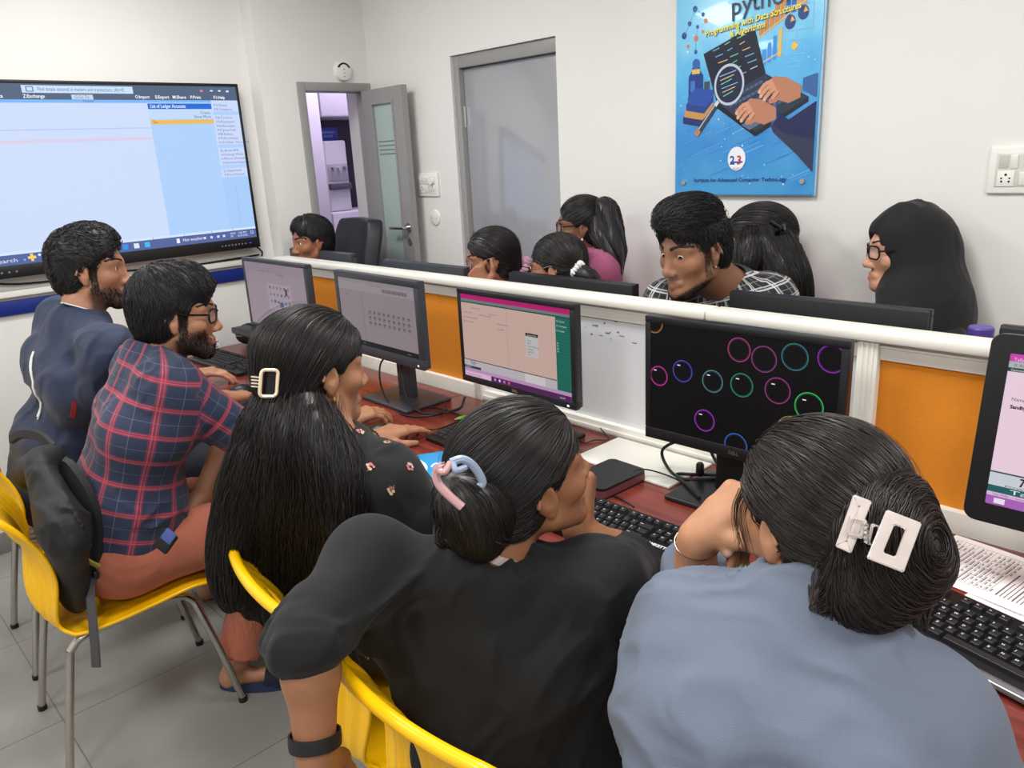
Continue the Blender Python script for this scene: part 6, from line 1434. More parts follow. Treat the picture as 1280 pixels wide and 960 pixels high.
def curtain(s, lanes, n=2500, r=.0008, step=.012, k=34, blend=.035, m=None, jit=.22, lift=.008, seed=5, h=.006, down=(0, 0, -1), wav=.25, flat=None):
    """a sheet of loose hair: one soft solid for all lanes, combed with wavy strands"""
    f = Field()
    for pts, rad in lanes:
        P = smooth_path([Vector(p) for p in pts], 6); R = np.interp(np.linspace(0, 1, len(P)), np.linspace(0, 1, len(rad)), rad)
        for i in range(len(P)-1): f.add(Cone(np.array(P[i]), np.array(P[i+1]), R[i], R[i+1], None if flat is None else flat[0], 1 if flat is None else flat[1]), blend)
    f.disp = lambda p: (vnoise(p, (34, 34, 7))*.0045).astype(F32)
    v, q = surface(f, h); p = pick(v, q, n, None, seed); rs = np.random.RandomState(seed); ph = rs.rand(n, 3)*6; cl = vnoise(p.astype(F32), 26)*4
    top = np.array([np.mean([np.asarray(l[0][0]) for l in lanes], 0)]); bot = np.array([np.mean([np.asarray(l[0][-1]) for l in lanes], 0)])
    # follow the nearest lane
    SEG = []; 
    for pts, rad in lanes:
        P = [np.array(x) for x in smooth_path([Vector(p_) for p_ in pts], 4)]
        for a, b in zip(P[:-1], P[1:]): SEG.append(((a+b)/2, nrm(b-a)))
    SC_ = np.array([x[0] for x in SEG]); SD_ = np.array([x[1] for x in SEG]); t_ = [0]
    def dirf(x):
        t_[0] += 1; d2 = ((x[:, None, :]-SC_[None])**2).sum(2); w = np.exp(-d2/.0018)+1e-9; d = (w[:, :, None]*SD_[None]).sum(1)/w.sum(1, keepdims=True)
        d = d/np.maximum(np.linalg.norm(d, axis=1, keepdims=True), 1e-6)
        a = wav*np.sin(t_[0]*.55+cl)[:, None]; return d+a*np.stack([np.cos(ph[:, 0]), np.sin(ph[:, 0]), 0*ph[:, 0]], 1)
    pa = trace(f, p, dirf, k, step*rs.uniform(.5, 1.1, n), rs.rand(n)**2*lift+.0003, jit=jit*.3)
    return [(v, q), strands_mesh(pa, rs.uniform(.6, 1.2, n)*r, taper=.4)], f
# ---------------------------------------------------------------- near row
A_ = np.array
def zpx(x, y, z): return np.array(on_z(x, y, z))
SKB = (164, 108, 78)

# --- the girl in black tee
def tee_girl():
    s = Fig('person in black tee with claw-clipped hair, chin on hand, watching the bubble-screen monitor', (-0.885, 0.85, 0), skin=(152, 104, 74), h=0.0036)
    s.head(s.P(655, 592, 1.36), (0.30, 0.93, 0.20), sc=1.15, up=(0.10, 0, 1), neck=s.P(602, 708, 1.36))
    s.torso((-0.895, 0.80, 0.57), (0.80, 0.58, -0.02), sw=0.178, sc=1.12)
    s.sh['L'] = s.P(462, 700, 1.38); s.sh['R'] = s.P(752, 735, 1.36)
    s.torso_prims(s.f, -0.014)
    s.arm('R', s.P(788, 706, 1.60), s.P(722, 662, 1.53), 0.046, 0.040, 0.027)
    s.hand('R', s.P(735, 612, 1.56)-s.wr['R'], C_RT_np*0.9-A_([C_FW.x, C_FW.y, 0])*.2, curl=(1.1, 1.1, 1.1, 1.1), thumb=(.4, .4))
    s.arm('L', s.P(386, 798, 1.22), s.P(395, 942, 1.21), 0.040, 0.038, 0.027)
    s.hand('L', A_([0.10, -.05, -1.0]), -A_([0.75, 0.6, 0.0]), curl=(.35, .4, .45, .5))
    kn = {'L': A_([-1.06, 1.26, 0.55]), 'R': A_([-0.78, 1.24, 0.55])}; an = {'L': A_([-1.05, 1.18, 0.09]), 'R': A_([-0.76, 1.16, 0.09])}; to = {'L': A_([-1.06, 1.36, 0.03]), 'R': A_([-0.74, 1.34, 0.03])}
    legs_skin(s, kn, an, to)
    s.body(lo=None)
    f = Field(); s.torso_prims(f, 0.010, belly=1.08)
    for k in 'LR': sleeve(f, s.sh[k], s.el[k], s.wr[k], 1.14 if k == 'L' else 0.86, 0.070, 0.064, 0.060, 0.05)
    f.disp = folds(0.012, nrm(s.ut*0.7+s.rt*0.6), 22, 6, 3.0)
    f.sub(Local(Field([('+', Cone((0, 0, 0), (0, 0, 0.2), 0.052, 0.075), 0.01)]), s.neck+nrm(s.o-s.neck)*0.022, basis(s.ft, s.o-s.neck), 1.12), 0.012)
    M = cloth_mat('black_tee_cloth', (15, 16, 19), 0.85, noise=0.2, sheen=0.05)
    s.cloth('tshirt', f, M, 0.005)
    band(s, s.neck+nrm(s.o-s.neck)*0.034, s.o-s.neck, 0.0535*1.12, 0.016, mat('pale_lace', (206, 186, 176), .7, bump=.5, bscale=500), 'neckline_trim', 0.004)
    trousers(s, kn, an, cloth_mat('black_denim', (22, 23, 28), .8))
    # hair drawn back to a low bun with a clip
    tie = (-0.030, -0.125, -0.030)
    bun = Field(); bc = s.loc(s.P(580, 632, 1.27)); bun.add(Ell(bc, (0.046, 0.046, 0.056))); bun.add(Ell(bc+A_([0.004, 0.010, -0.045]), (0.046, 0.044, 0.048)), 0.02); bun.add(Ell(bc+A_([0.01, 0.035, -0.01]), (0.04, 0.04, 0.05)), 0.02)
    BW = s.local(bun); bv, bq = surface(BW, 0.004)
    pb = pick(bv, bq, 700, None, 8); ax = s.R@nrm(A_([-.9, -.2, .35])); ctr = s.W(*bc)
    pa = trace(BW, pb, lambda x: np.cross(ax, x-ctr)+0.25*(s.R@A_([0, 0, -1])), 16, 0.007, np.random.RandomState(2).rand(700)*0.002, jit=0.15)
    more = [(bv, bq), strands_mesh(pa, 0.0009)]
    for i in range(7): more += tail(s, [s.P(556+9*i, 640, 1.265), s.P(552+12*i, 672, 1.262), s.P(556+13*i, 690-3*abs(i-2), 1.272+.006*i)], [0.016, 0.012, 0.004], n=150, seed=20+i, wave=.003, core=False)
    girl_cap(s, tie, th=0.012, n=3600, r=0.0009, front=0.066, low=-0.115, more=more, fly=50, h=0.004)
    # the clip: a pink and a grey-blue jaw
    cl = bpy.data.objects.new('hair_clip', None); COL.objects.link(cl); cl.parent = s.root
    def wl(px, py, d): return Vector(s.P(px, py, d)-s.base)
    d0 = 1.195
    for nm, pts, c in (('clip_jaw', [(563, 578, d0-.005), (578, 574, d0), (592, 583, d0+.01), (603, 601, d0+.02), (600, 608, d0+.02)], (150, 166, 190)), ('clip_jaw', [(552, 582, d0-.01), (545, 590, d0), (548, 604, d0), (560, 618, d0), (578, 634, d0)], (206, 160, 164)), ('clip_arch', [(563, 578, d0-.01), (556, 590, d0-.02), (549, 588, d0-.01)], (196, 150, 150)), ('clip_arch', [(566, 578, d0-.01), (570, 588, d0-.015), (582, 584, d0-.0)], (150, 166, 190))):
        pp = smooth_path([wl(*q) for q in pts], 5); obj(nm, tube(pp, [0.0068 if 'jaw' in nm else 0.005]*len(pp), 8), mat('clip_%d_%d_%d' % c, c, .3), cl)
    obj('spring', tube(smooth_path([wl(554+2*math.cos(a*2), 578+a*.9, d0-.012) for a in range(6)], 3), 0.002, 6), M_STEEL, cl)
    # watch
    w = s.wr['L']; ax = s.wr['L']-s.el['L']; band(s, w-nrm(ax)*0.022, ax, 0.0375, 0.022, mat('watch_strap', (22, 22, 24), .5), 'watch_strap', 0.004)
    dd = nrm(-A_([0.7, -0.2, 0])); dd = nrm(dd-nrm(ax)*(dd@nrm(ax))); T = frame_mtx(w-nrm(ax)*.022+dd*0.040-s.base, nrm(ax), np.cross(nrm(ax), dd)); obj('watch_case', add_lathe(bmesh.new(), [(0.017, -.004), (0.018, 0), (0.017, .006)], seg=24) if False else box((-.017, -.016, -.005), (.017, .016, .006), .005, 3, mtx=T), M_GLOSSBLACK, s.root)
    return s
C_RT_np = np.array(C_RT)

# --- the girl in the grey-blue shirt
def grey_girl():
    s = Fig('person in grey-blue shirt with white marbled claw clip, chin on bent wrist', (-0.40, 0.62, 0), skin=(186, 134, 100), h=0.0036)
    s.head(s.P(1022, 645, 1.08), (-0.93, 0.36, -0.12), sc=1.12, neck=s.P(1020, 755, 1.04))
    s.torso((-0.36, 0.60, 0.57), (0.93, 0.30, 0.0), sw=0.182, sc=1.12)
    s.sh['L'] = s.P(868, 792, 1.11); s.sh['R'] = s.P(1160, 895, 0.98)
    s.torso_prims(s.f, -0.014)
    e = s.P(862, 790, 1.34); s.arm('L', e, s.P(872, 672, 1.20), 0.046, 0.040, 0.026)
    fw = A_([C_FW.x, C_FW.y, 0]); up = A_([0, 0, 1.0])
    s.hand('L', s.P(926, 618, 1.17)-s.wr['L'], nrm(up*0.75-C_RT_np*0.75-fw*.1), curl=(.95, .9, .85, .8), thumb=(-.25, .1), thumb_out=0.75)
    for pts, rr in ((((893, 632, 1.205), (901, 664, 1.168), (909, 690, 1.155)), (.0145, .0125, .0092)), (((921, 632, 1.195), (920, 676, 1.190), (913, 708, 1.190)), (.0115, .0100, .0078)), (((934, 634, 1.200), (932, 684, 1.200), (925, 720, 1.200)), (.0112, .0098, .0076))):
        P = [s.P(*q) for q in pts]; s.f.add(Cone(P[0], P[1], rr[0], rr[1]), .006); s.f.add(Cone(P[1], P[2], rr[1], rr[2]), .004)
    s.marks.append((s.P(911, 691, 1.146), .0075, (224, 176, 160)))
    s.arm('R', A_([-0.10, 0.98, 0.72]), A_([-0.21, 1.06, 0.66]), 0.046, 0.040, 0.026); s.hand('R', (-.6, .5, -.1), (0, 0, 1), curl=(.3, .3, .3, .3))
    kn = {'L': A_([-0.52, 1.06, 0.56]), 'R': A_([-0.25, 1.06, 0.56])}; an = {'L': A_([-0.52, 1.0, 0.09]), 'R': A_([-0.24, 1.0, 0.09])}; to = {k: an[k]+A_([0, .2, -.06]) for k in 'LR'}
    legs_skin(s, kn, an, to)
    s.body()
    f = Field(); s.torso_prims(f, 0.014, belly=1.15)
    sleeve(f, s.sh['L'], s.el['L'], s.wr['L'], 1.74, 0.068, 0.058, 0.046, 0.05); sleeve(f, s.sh['R'], s.el['R'], s.wr['R'], 1.8, 0.068, 0.056, 0.044, 0.05)
    f.disp = folds(0.011, nrm(s.rt*0.9+s.ut*0.25), 22, 5, 1.7)
    f.sub(Local(Field([('+', Cone((0, 0, 0), (0, 0, 0.2), 0.054, 0.066), 0.01)]), s.neck-nrm(s.o-s.neck)*0.01, basis(s.ft, s.o-s.neck), 1.12), 0.010)
    M = cloth_mat('grey_blue_cotton', (104, 114, 132), 0.8, noise=0.08, bump=.5, bscale=900)
    s.cloth('shirt', f, M, 0.005); collar(s, M, r=0.062, hgt=0.032, fold=0.030, gap=0.45)
    trousers(s, kn, an, cloth_mat('dark_trouser', (40, 42, 50), .8))
    # green printed scarf end at the throat
    bm = bmesh.new(); N = 14; cS = [s.P(908+i*2.6, 742-2*abs(i-6), 1.13-.002*i) for i in range(N)]; top = [s.P(922+i*1.6, 706+abs(i-4)*.6, 1.15-.002*i) for i in range(N)]
    K = 9; G = [[bm.verts.new(Vector(cS[i]*(1-j/K)+top[i]*(j/K)-s.base)+Vector((0, 0, .003*math.sin(i*1.7+j)))) for j in range(K+1)] for i in range(N)]
    for i in range(N-1):
        for j in range(K):
            a, b, c, d = G[i][j], G[i+1][j], G[i+1][j+1], G[i][j+1]; bm.faces.new((a, b, c)).material_index = 0; bm.faces.new((a, c, d)).material_index = 1
    obj('scarf_end', bm, [mat('scarf_white', (216, 232, 214), .7), mat('scarf_green', (44, 140, 100), .7)], s.root, smooth=False)
    # hair to a big low bun
    tie = (0.030, -0.118, -0.015)
    bc = s.loc(s.P(1108, 672, .955)); bun = Field(); bun.add(Ell(bc, (0.060, 0.050, 0.060))); bun.add(Ell(s.loc(s.P(1135, 700, .955)), (.046, .044, .042)), .02); bun.add(Ell(s.loc(s.P(1110, 625, .97)), (.044, .040, .034)), .015); bun.add(Ell(s.loc(s.P(1085, 735, .965)), (.055, .046, .045)), .03)
    BW = s.local(bun); bv, bq = surface(BW, 0.004); pb = pick(bv, bq, 1500, None, 8); ax = s.R@nrm(A_([.35, -1, .15])); ctr = s.W(*bc)
    rs = np.random.RandomState(2)
    pa = trace(BW, pb, lambda x: np.cross(ax, x-ctr)-0.3*(x-ctr), 18, 0.0075, rs.rand(1500)**2*0.005, jit=0.2)
    more = [(bv, bq), strands_mesh(pa, rs.uniform(.6, 1.2, 1500)*0.0009)]
    for i in range(12):
        x = 1028+11*i; more += tail(s, [s.P(x+4, 700, .985), s.P(x, 745, .962), s.P(x-6+4*(i % 3), 774+6*(i % 4)-1.2*abs(i-5), .955)], [0.016, 0.014, 0.006], n=170, seed=40+i, wave=.004, core=False)
    girl_cap(s, tie, th=0.014, n=4200, r=0.00085, front=0.066, low=-0.120, more=more, fly=160, lift=.0045, h=0.004, m=M_HAIRB, spread=.10)
    # wisps in front of the ear
    wisp = []
    for i in range(26):
        r_ = np.random.RandomState(60+i); x0 = -.072-.004*r_.rand(); y0 = .035+.03*r_.rand(); wisp.append(np.array([list(q) for q in smooth_path([Vector(s.W(x0+.006, y0, .035)), Vector(s.W(x0, y0+.010, .0)), Vector(s.W(x0+.004, y0+.006*r_.randn(), -.05-.03*r_.rand()))], 6)]))
    s.hairs('hair_wisps', np.stack(wisp), 0.0005, M_HAIRB)
    # the marbled clip, two square rings on a hinge
    cl = bpy.data.objects.new('hair_clip', None); COL.objects.link(cl); cl.parent = s.root
    mm = mat('marbled_acetate', (208, 196, 192), .22, noise=.16, nscale=40, coat=.4)
    def ring(corners, d, wfrac, th=0.006):
        P4 = [Vector(s.P(x, y, d+dd)-s.base) for x, y, dd in corners]; c = sum(P4, Vector())/4; n = (P4[1]-P4[0]).cross(P4[2]-P4[1]).normalized(); bm = bmesh.new()
        def loopv(k, off): return [bm.verts.new(c+(p-c)*k+n*off) for p in P4]
        def inner(off): 
            q = []
            for i in range(4):
                a, b, e = P4[i], P4[(i+1) % 4], P4[i-1]; q.append(bm.verts.new(a+(b-a).normalized()*wfrac+(e-a).normalized()*wfrac+n*off))
            return q
        o1, i1, o2, i2 = loopv(1, th/2), inner(th/2), loopv(1, -th/2), inner(-th/2)
        for i in range(4):
            k = (i+1) % 4; bm.faces.new((o1[i], o1[k], i1[k], i1[i])); bm.faces.new((o2[k], o2[i], i2[i], i2[k])); bm.faces.new((o1[k], o1[i], o2[i], o2[k])); bm.faces.new((i1[i], i1[k], i2[k], i2[i]))
        bmesh.ops.bevel(bm, geom=bm.edges[:], offset=.0012, segments=2, affect='EDGES'); bmesh.ops.recalc_face_normals(bm, faces=bm.faces[:])
        return bm
    d1 = 0.885
    obj('clip_frame', ring([(1067, 618, .03), (1090, 627, .02), (1064, 692, .015), (1044, 683, .03)], d1, .011), mm, cl)
    obj('clip_frame', ring([(1108, 637, .0), (1152, 654, -.012), (1129, 716, -.018), (1083, 698, -.008)], d1-.012, .013), mm, cl)
    obj('clip_lever', ring([(1062, 644, .012), (1084, 650, .006), (1078, 674, .006), (1056, 668, .012)], d1, .004), mm, cl); obj('clip_lever', ring([(1090, 654, .004), (1101, 658, .004), (1094, 684, .004), (1084, 680, .004)], d1, .002), mm, cl)
    obj('spring', tube(smooth_path([Vector(s.P(1082+1.6*(i % 2), 655+i*3, d1-.004)-s.base) for i in range(9)], 3), .0025, 6), M_STEEL, cl)
    # thin bangle on the wrist, ear stud
    ax = s.wr['L']-s.el['L']; band(s, s.wr['L']-nrm(ax)*.012, ax, 0.034, 0.002, M_GLMETAL, 'bangle', .0015)
    return s

# --- the girl with the long loose hair
def long_girl():
    s = Fig('person in black floral top with very long loose hair held by a gold-edged clip', (-1.37, 0.90, 0), skin=(172, 122, 92), h=0.004)
    s.head(s.P(396, 460, 1.72), (0.12, 0.98, -0.10), sc=1.10, neck=s.P(424, 562, 1.70))
    s.torso((-1.40, 0.905, 0.57), (0.93, 0.33, 0.0), sw=0.172, sc=1.10)
    s.sh['R'] = s.P(474, 600, 1.66); s.sh['L'] = s.neck-s.rt*0.19-s.ut*.06
    s.torso_prims(s.f, -0.014)
    w = zpx(468, 549, 0.805); s.arm('L', A_([-1.90, 1.00, 0.845]), w, 0.043, 0.036, 0.025)
    s.hand('L', zpx(507, 533, 0.812)-w, (0.1, -0.05, 1), curl=(.16, .2, .24, .3), thumb=(.25, .2), thumb_out=.75)
    eR = s.P(548, 668, 1.72); s.arm('R', eR, eR+nrm(A_([-.12, .9, -.02]))*0.27, 0.043, 0.036, 0.025); s.hand('R', (-.2, .9, -.05), (0, 0, 1), curl=(.3, .3, .3, .3))
    kn = {'L': A_([-1.50, 1.26, 0.55]), 'R': A_([-1.27, 1.26, 0.55])}; an = {'L': A_([-1.50, 1.2, 0.09]), 'R': A_([-1.26, 1.2, 0.09])}; to = {k: an[k]+A_([0, .2, -.06]) for k in 'LR'}
    legs_skin(s, kn, an, to)
    s.body()
    f = Field(); s.torso_prims(f, 0.010, belly=1.1)
    sleeve(f, s.sh['L'], s.el['L'], s.wr['L'], 1.78, 0.060, 0.050, 0.038, 0.05); sleeve(f, s.sh['R'], s.el['R'], s.wr['R'], 1.7, 0.060, 0.050, 0.038, 0.05)
    f.add(Cone(s.hip+A_([0, .05, .02]), (kn['L']+kn['R'])/2+A_([0, 0, .01]), .17, .15, (0, 0, 1), .62), .06)
    f.disp = folds(0.008, nrm(s.ut+s.rt*.5), 22, 6, 5.0)
    f.sub(Local(Field([('+', Cone((0, 0, 0), (0, 0, 0.2), 0.050, 0.07), 0.01)]), s.neck-nrm(s.o-s.neck)*0.015, basis(s.ft, s.o-s.neck), 1.1), 0.010)
    v, q = surface(f, 0.006); v = relax(v, q, 1, .4)
    # sprigs of pink flowers on the cloth: extra faces in the same mesh
    rs = np.random.RandomState(9); sp = []; ce = pick(v, q, 900, None, 5); keep = []
    for c in ce:
        if all(np.linalg.norm(c-k_) > 0.062 for k_ in keep): keep.append(c)
    keep = np.array(keep, F32); g = grad(f, keep); bmF = bmesh.new()
    for c, n in zip(keep, g):
        c = c-n*float(f.d(c[None])[0])+n*0.0012; t = nrm(np.cross(n, rs.randn(3))); b = np.cross(n, t); kind = rs.rand() < .6
        for k_ in range(6):
            a = k_*1.05+rs.rand()*.4; r0 = rs.uniform(.004, .008); cc = c+(t*math.cos(a)+b*math.sin(a))*r0; rr = rs.uniform(.003, .0048)
            bmF.faces.new([bmF.verts.new(Vector(cc+(t*math.cos(z)*1.0+b*math.sin(z)*.75)*rr+n*.0002*k_-s.base)) for z in np.linspace(0, 2*PI, 9)[:-1]]).material_index = (1 if k_ < 3 else 2) if kind else (2 if k_ < 4 else 3)
        bmF.faces.new([bmF.verts.new(Vector(c+t*x_+b*y_+n*.0003-s.base)) for x_, y_ in ((-.001, -.012), (.001, -.012), (.001, 0), (-.001, 0))]).material_index = 3
    top = np_mesh('top', v, q, [cloth_mat('black_print_cloth', (20, 20, 23), .8), mat('flower_pink', (204, 116, 132), .8), mat('flower_cream', (206, 178, 150), .8), mat('flower_stem', (150, 104, 84), .8)], s.root, s.base)
    bb = bmesh.new(); bb.from_mesh(top.data); tmp = bpy.data.meshes.new('tmp'); bmF.to_mesh(tmp); bmF.free(); bb.from_mesh(tmp); bb.to_mesh(top.data); bb.free(); bpy.data.meshes.remove(tmp)
    trousers(s, kn, an, cloth_mat('black_leggings', (22, 22, 26), .8))
    # hair: combed back over the crown, then a long curtain down the back
    T = s.W(0.0, -0.135, -0.05)
    def wp(x, y, d): return s.P(x, y, d)
    def yp(x, y, Y): return np.array(on_y(x, y, Y))
    more = []
    lanes = [([wp(352, 490, 1.68), wp(328, 560, 1.66), wp(305, 660, 1.74), wp(310, 765, 1.78)], [.024, .036, .034, .008]), ([wp(370, 500, 1.66), wp(352, 570, 1.63), wp(338, 680, 1.75), wp(342, 785, 1.78)], [.026, .038, .034, .008]),
             ([wp(390, 505, 1.66), wp(386, 580, 1.62), wp(378, 690, 1.73), wp(378, 780, 1.76)], [.026, .038, .032, .008]), ([wp(404, 520, 1.67), wp(412, 590, 1.61), wp(408, 680, 1.69), wp(404, 760, 1.72)], [.020, .032, .026, .008]),
             ([wp(345, 490, 1.70), wp(304, 590, 1.70), wp(284, 690, 1.73), wp(286, 750, 1.74)], [.018, .028, .026, .008]), ([wp(412, 535, 1.66), wp(430, 580, 1.61), wp(432, 630, 1.60), wp(424, 690, 1.62)], [.014, .020, .018, .008])]
    cm, cf_ = curtain(s, lanes, n=4200, r=.0008, blend=.04, lift=.010, flat=(A_([0, 1, 0]), .7)); more += cm
    # fine loose strands at the outside
    loose = []
    for i in range(150):
        r_ = np.random.RandomState(200+i); u = r_.rand(); x = 330+u*100; pts = [wp(x, 490+30*r_.rand(), 1.66), wp(x-34+u*44+12*r_.randn(), 590, 1.61), wp(x-48+u*60+16*r_.randn(), 690, 1.71+.01*r_.randn()), wp(x-40+u*52+20*r_.randn(), 765+35*r_.rand(), 1.76+.01*r_.randn())]
        loose.append(np.array([list(q_) for q_ in smooth_path([Vector(p) for p in pts], 7)]))
    more.append(strands_mesh(np.stack(loose), .00055))
    def fl(L): return np.stack([-L[:, 0]*2.0, -0.5-0*L[:, 1], -0.55-0.9*np.clip(-L[:, 1]*9, 0, 1)], 1)
    girl_cap(s, (0, -.13, -.05), th=0.013, n=4200, r=0.00085, front=0.062, low=-0.16, more=more, flow=fl, step=0.17, fly=90, lift=.003, h=0.004, backv=.012)
    # side curtain over the far temple
    cl = bpy.data.objects.new('hair_clip', None); COL.objects.link(cl); cl.parent = s.root
    def wl(x, y, d): return Vector(wp(x, y, d)-s.base)
    d0 = 1.535; mg = mat('pale_gold', (236, 214, 188), .3, metal=.3)
    rr = rounded_rect(21, 33, 5, 4); pts = [wl(336+a+.08*b, 479-b, d0+.0008*a) for a, b in rr]; pts.append(pts[0]); obj('clip_frame', add_tube(bmesh.new(), pts, .0036, 8, cap=False), mg, cl)
    obj('clip_plate', add_prism(bmesh.new(), rounded_rect(.026, .044, .006), -.003, 0, frame_mtx(wl(336, 479, d0+.006), wl(346, 479, d0)-wl(336, 479, d0), wl(336, 469, d0)-wl(336, 479, d0))), M_GLOSSBLACK, cl)
    obj('clip_wing', add_prism(bmesh.new(), rounded_rect(.020, .026, .005), -.003, .002, frame_mtx(wl(319, 477, d0+.01), wl(329, 477, d0)-wl(319, 477, d0+.02), wl(319, 467, d0)-wl(319, 477, d0))), M_GLOSSBLACK, cl)
    for k_ in range(4): obj('clip_tooth', tube([wl(314, 471+k_*4, d0), wl(326, 472+k_*4, d0-.002)], .0014, 6), mg, cl)
    # bracelets and earring
    ax = s.wr['L']-s.el['L']; c = s.wr['L']-nrm(ax)*.014
    for j, (o_, r_) in enumerate(((0, .0042), (-.020, .0016))):
        t = nrm(np.cross(nrm(ax), [0, 0, 1])); b = np.cross(nrm(ax), t); bm = bmesh.new()
        if j == 0:
            for i in range(22): a = 2*PI*i/22; bmesh.ops.create_icosphere(bm, subdivisions=2, radius=r_, matrix=Matrix.Translation(Vector(c+nrm(ax)*o_+(t*math.cos(a)+b*math.sin(a))*.0300-s.base)))
        else: add_tube(bm, [Vector(c+nrm(ax)*o_+(t*math.cos(a)+b*math.sin(a))*.0305-s.base) for a in np.linspace(0, 2*PI, 33)], r_, 6, cap=False)
        obj('bead_bracelet' if j == 0 else 'thread_bracelet', bm, mat('black_beads', (20, 20, 22), .25), s.root)
    e = Vector(s.W(.079, 0.0, -.043)-s.base); obj('earring', tube(smooth_path([e, e+Vector((.002, 0, -.010)), e+Vector((.001, .001, -.022))], 4), [.0022, .003, .004, .0045, .0046, .0044, .0036, .003, .002][:9], 8), mat('gold', (214, 170, 90), .25, metal=1), s.root)
    return s

# --- the boy in the red plaid shirt
def plaid_boy():
    s = Fig('person in red and navy plaid shirt and black glasses, terracotta trousers, hand on the mouse', (-2.40, 0.545, 0), skin=(172, 122, 92), h=0.004)
    s.head(s.P(221, 392, 2.26), (0.42, 0.88, -0.10), sc=1.10, male=True, neck=s.P(192, 452, 2.27))
    s.torso((-2.375, 0.565, 0.585), (0.97, -0.22, 0), sw=0.20, sc=1.10, waist=.128, chest=.104, hipr=.115)
    s.sh['R'] = s.P(212, 485, 2.17); s.torso_prims(s.f, -0.016)
    w = zpx(432, 527, .808); s.arm('R', s.P(318, 552, 2.36), w, .050, .042, .029); s.hand('R', zpx(470, 512, .822)-w, (.05, -.1, 1), curl=(.36, .36, .38, .42), thumb=(.3, .2))
    s.arm('L', s.P(292, 548, 2.52), s.P(252, 622, 2.42), .050, .042, .030); s.hand('L', s.P(225, 640, 2.36)-s.wr['L'], (0, 0, 1), curl=(.35, .35, .4, .4))
    kn = {'L': A_([-2.44, 1.02, 0.565]), 'R': A_([-2.20, 0.98, 0.560])}; an = {'L': A_([-2.52, 0.95, 0.09]), 'R': A_([-2.255, 0.80, 0.10])}; to = {'L': an['L']+A_([.03, .18, 0]), 'R': an['R']+A_([.10, .12, 0])}
    legs_skin(s, kn, an, to)
    bmask = lambda L: np.clip((-L[:, 2]-.040+0.25*np.maximum(L[:, 1]-.02, 0))/.02, 0, 1)*np.clip((L[:, 1]+.010)/.015, 0, 1)*np.clip((L[:, 2]+.15)/.03, 0, 1)*(1-np.clip(1.6-(((L[:, 0])/.026)**2+((L[:, 2]+.071)/.010)**2), 0, 1)*(L[:, 1] > .06))*np.clip(((np.abs(L[:, 0])-.03)/.012+(-L[:, 2]-.050)/.012), 0, 1)
    side = lambda L: (np.abs(L[:, 0]) > .058)*(L[:, 1] > .008)*(L[:, 1] < .03)*(L[:, 2] < .03)*(L[:, 2] > -.06)*1.0
    def cf(L, C, v): m = np.clip(bmask(L)+side(L), 0, 1)[:, None]*.88; return C*(1-m)+np.array(lin((38, 30, 27)))*m
    s.body(cf); s.eyes(); s.brows(); s.beard(lambda L: bmask(L)+side(L), 2600, .006, .0006)
    short_hair(s, M_HAIRM, th=.020, top=.022, front=.074, n=3800, L=.042, r=.0010, lift=.005, fringe=1, nape=-.070, flow=lambda L: np.stack([L[:, 0]*4, np.where(L[:, 2] > .05, .35, -.1)+0*L[:, 1], -.55+L[:, 2]*2.5-np.clip(-L[:, 1]*6, 0, 1)], 1))
    s.glasses(M_GLBLACK, rim=.0028)
    f = Field(); s.torso_prims(f, 0.014, belly=1.15, neckr=.056)
    sleeve(f, s.sh['R'], s.el['R'], s.wr['R'], 1.28, .078, .068, .062, .05); sleeve(f, s.sh['L'], s.el['L'], s.wr['L'], 1.1, .076, .064, .056, .05)
    f.disp = folds(0.010, nrm(s.rt+s.ut*.5), 20, 6, 2.2)
    f.sub(Local(Field([('+', Cone((0, 0, 0), (0, 0, 0.2), 0.056, 0.07), 0.01)]), s.neck-nrm(s.o-s.neck)*0.005, basis(s.ft, s.o-s.neck), 1.1), 0.010)
    P_ = .078
    M = stripes_mat('plaid_red_navy', (38, 48, 74), [(0, P_, .0, .20, (128, 52, 70), .62), (1, P_, .0, .20, (150, 52, 70), .55), (0, P_, .05, .08, (214, 84, 98), .6), (1, P_, .05, .08, (214, 84, 98), .7), (0, P_, .13, .155, (214, 84, 98), .45), (1, P_, .13, .155, (214, 84, 98), .5), (0, P_, .58, .60, (110, 116, 140), .5), (1, P_, .58, .60, (110, 116, 140), .5)])
    s.cloth('shirt', f, M, .0055, cloth_uv(s)); collar(s, cloth_mat('plaid_collar', (60, 44, 66), .85, noise=.3), r=.066, hgt=.038, fold=.038)
    MT = cloth_mat('terracotta_twill', (172, 98, 76), .85, noise=.08, bump=.5)
    tr, tv_, tq_ = trousers(s, kn, an, MT, r=(.100, .078, .066), frac=.93, fold=.009, seed=3)
    # side pocket with a phone pouch peeking out and a small embroidered mark
    pc = s.P(205, 682, 2.05); g = 0
    T = frame_mtx(s.P(207, 676, 2.075)-s.base, s.P(217, 684, 2.07)-s.P(197, 668, 2.075), s.P(212, 664, 2.075)-s.P(203, 690, 2.075)); obj('pocket_pouch', box((-.022, -.03, -.01), (.022, .026, .004), .004, 2, mtx=T), mat('pouch_black', (22, 22, 26), .7), s.root)
    obj('pouch_lining', box((-.016, .0, .003), (.018, .034, .007), .003, 2, mtx=T), mat('pouch_blue', (70, 88, 150), .7, noise=.5, nscale=90), s.root)
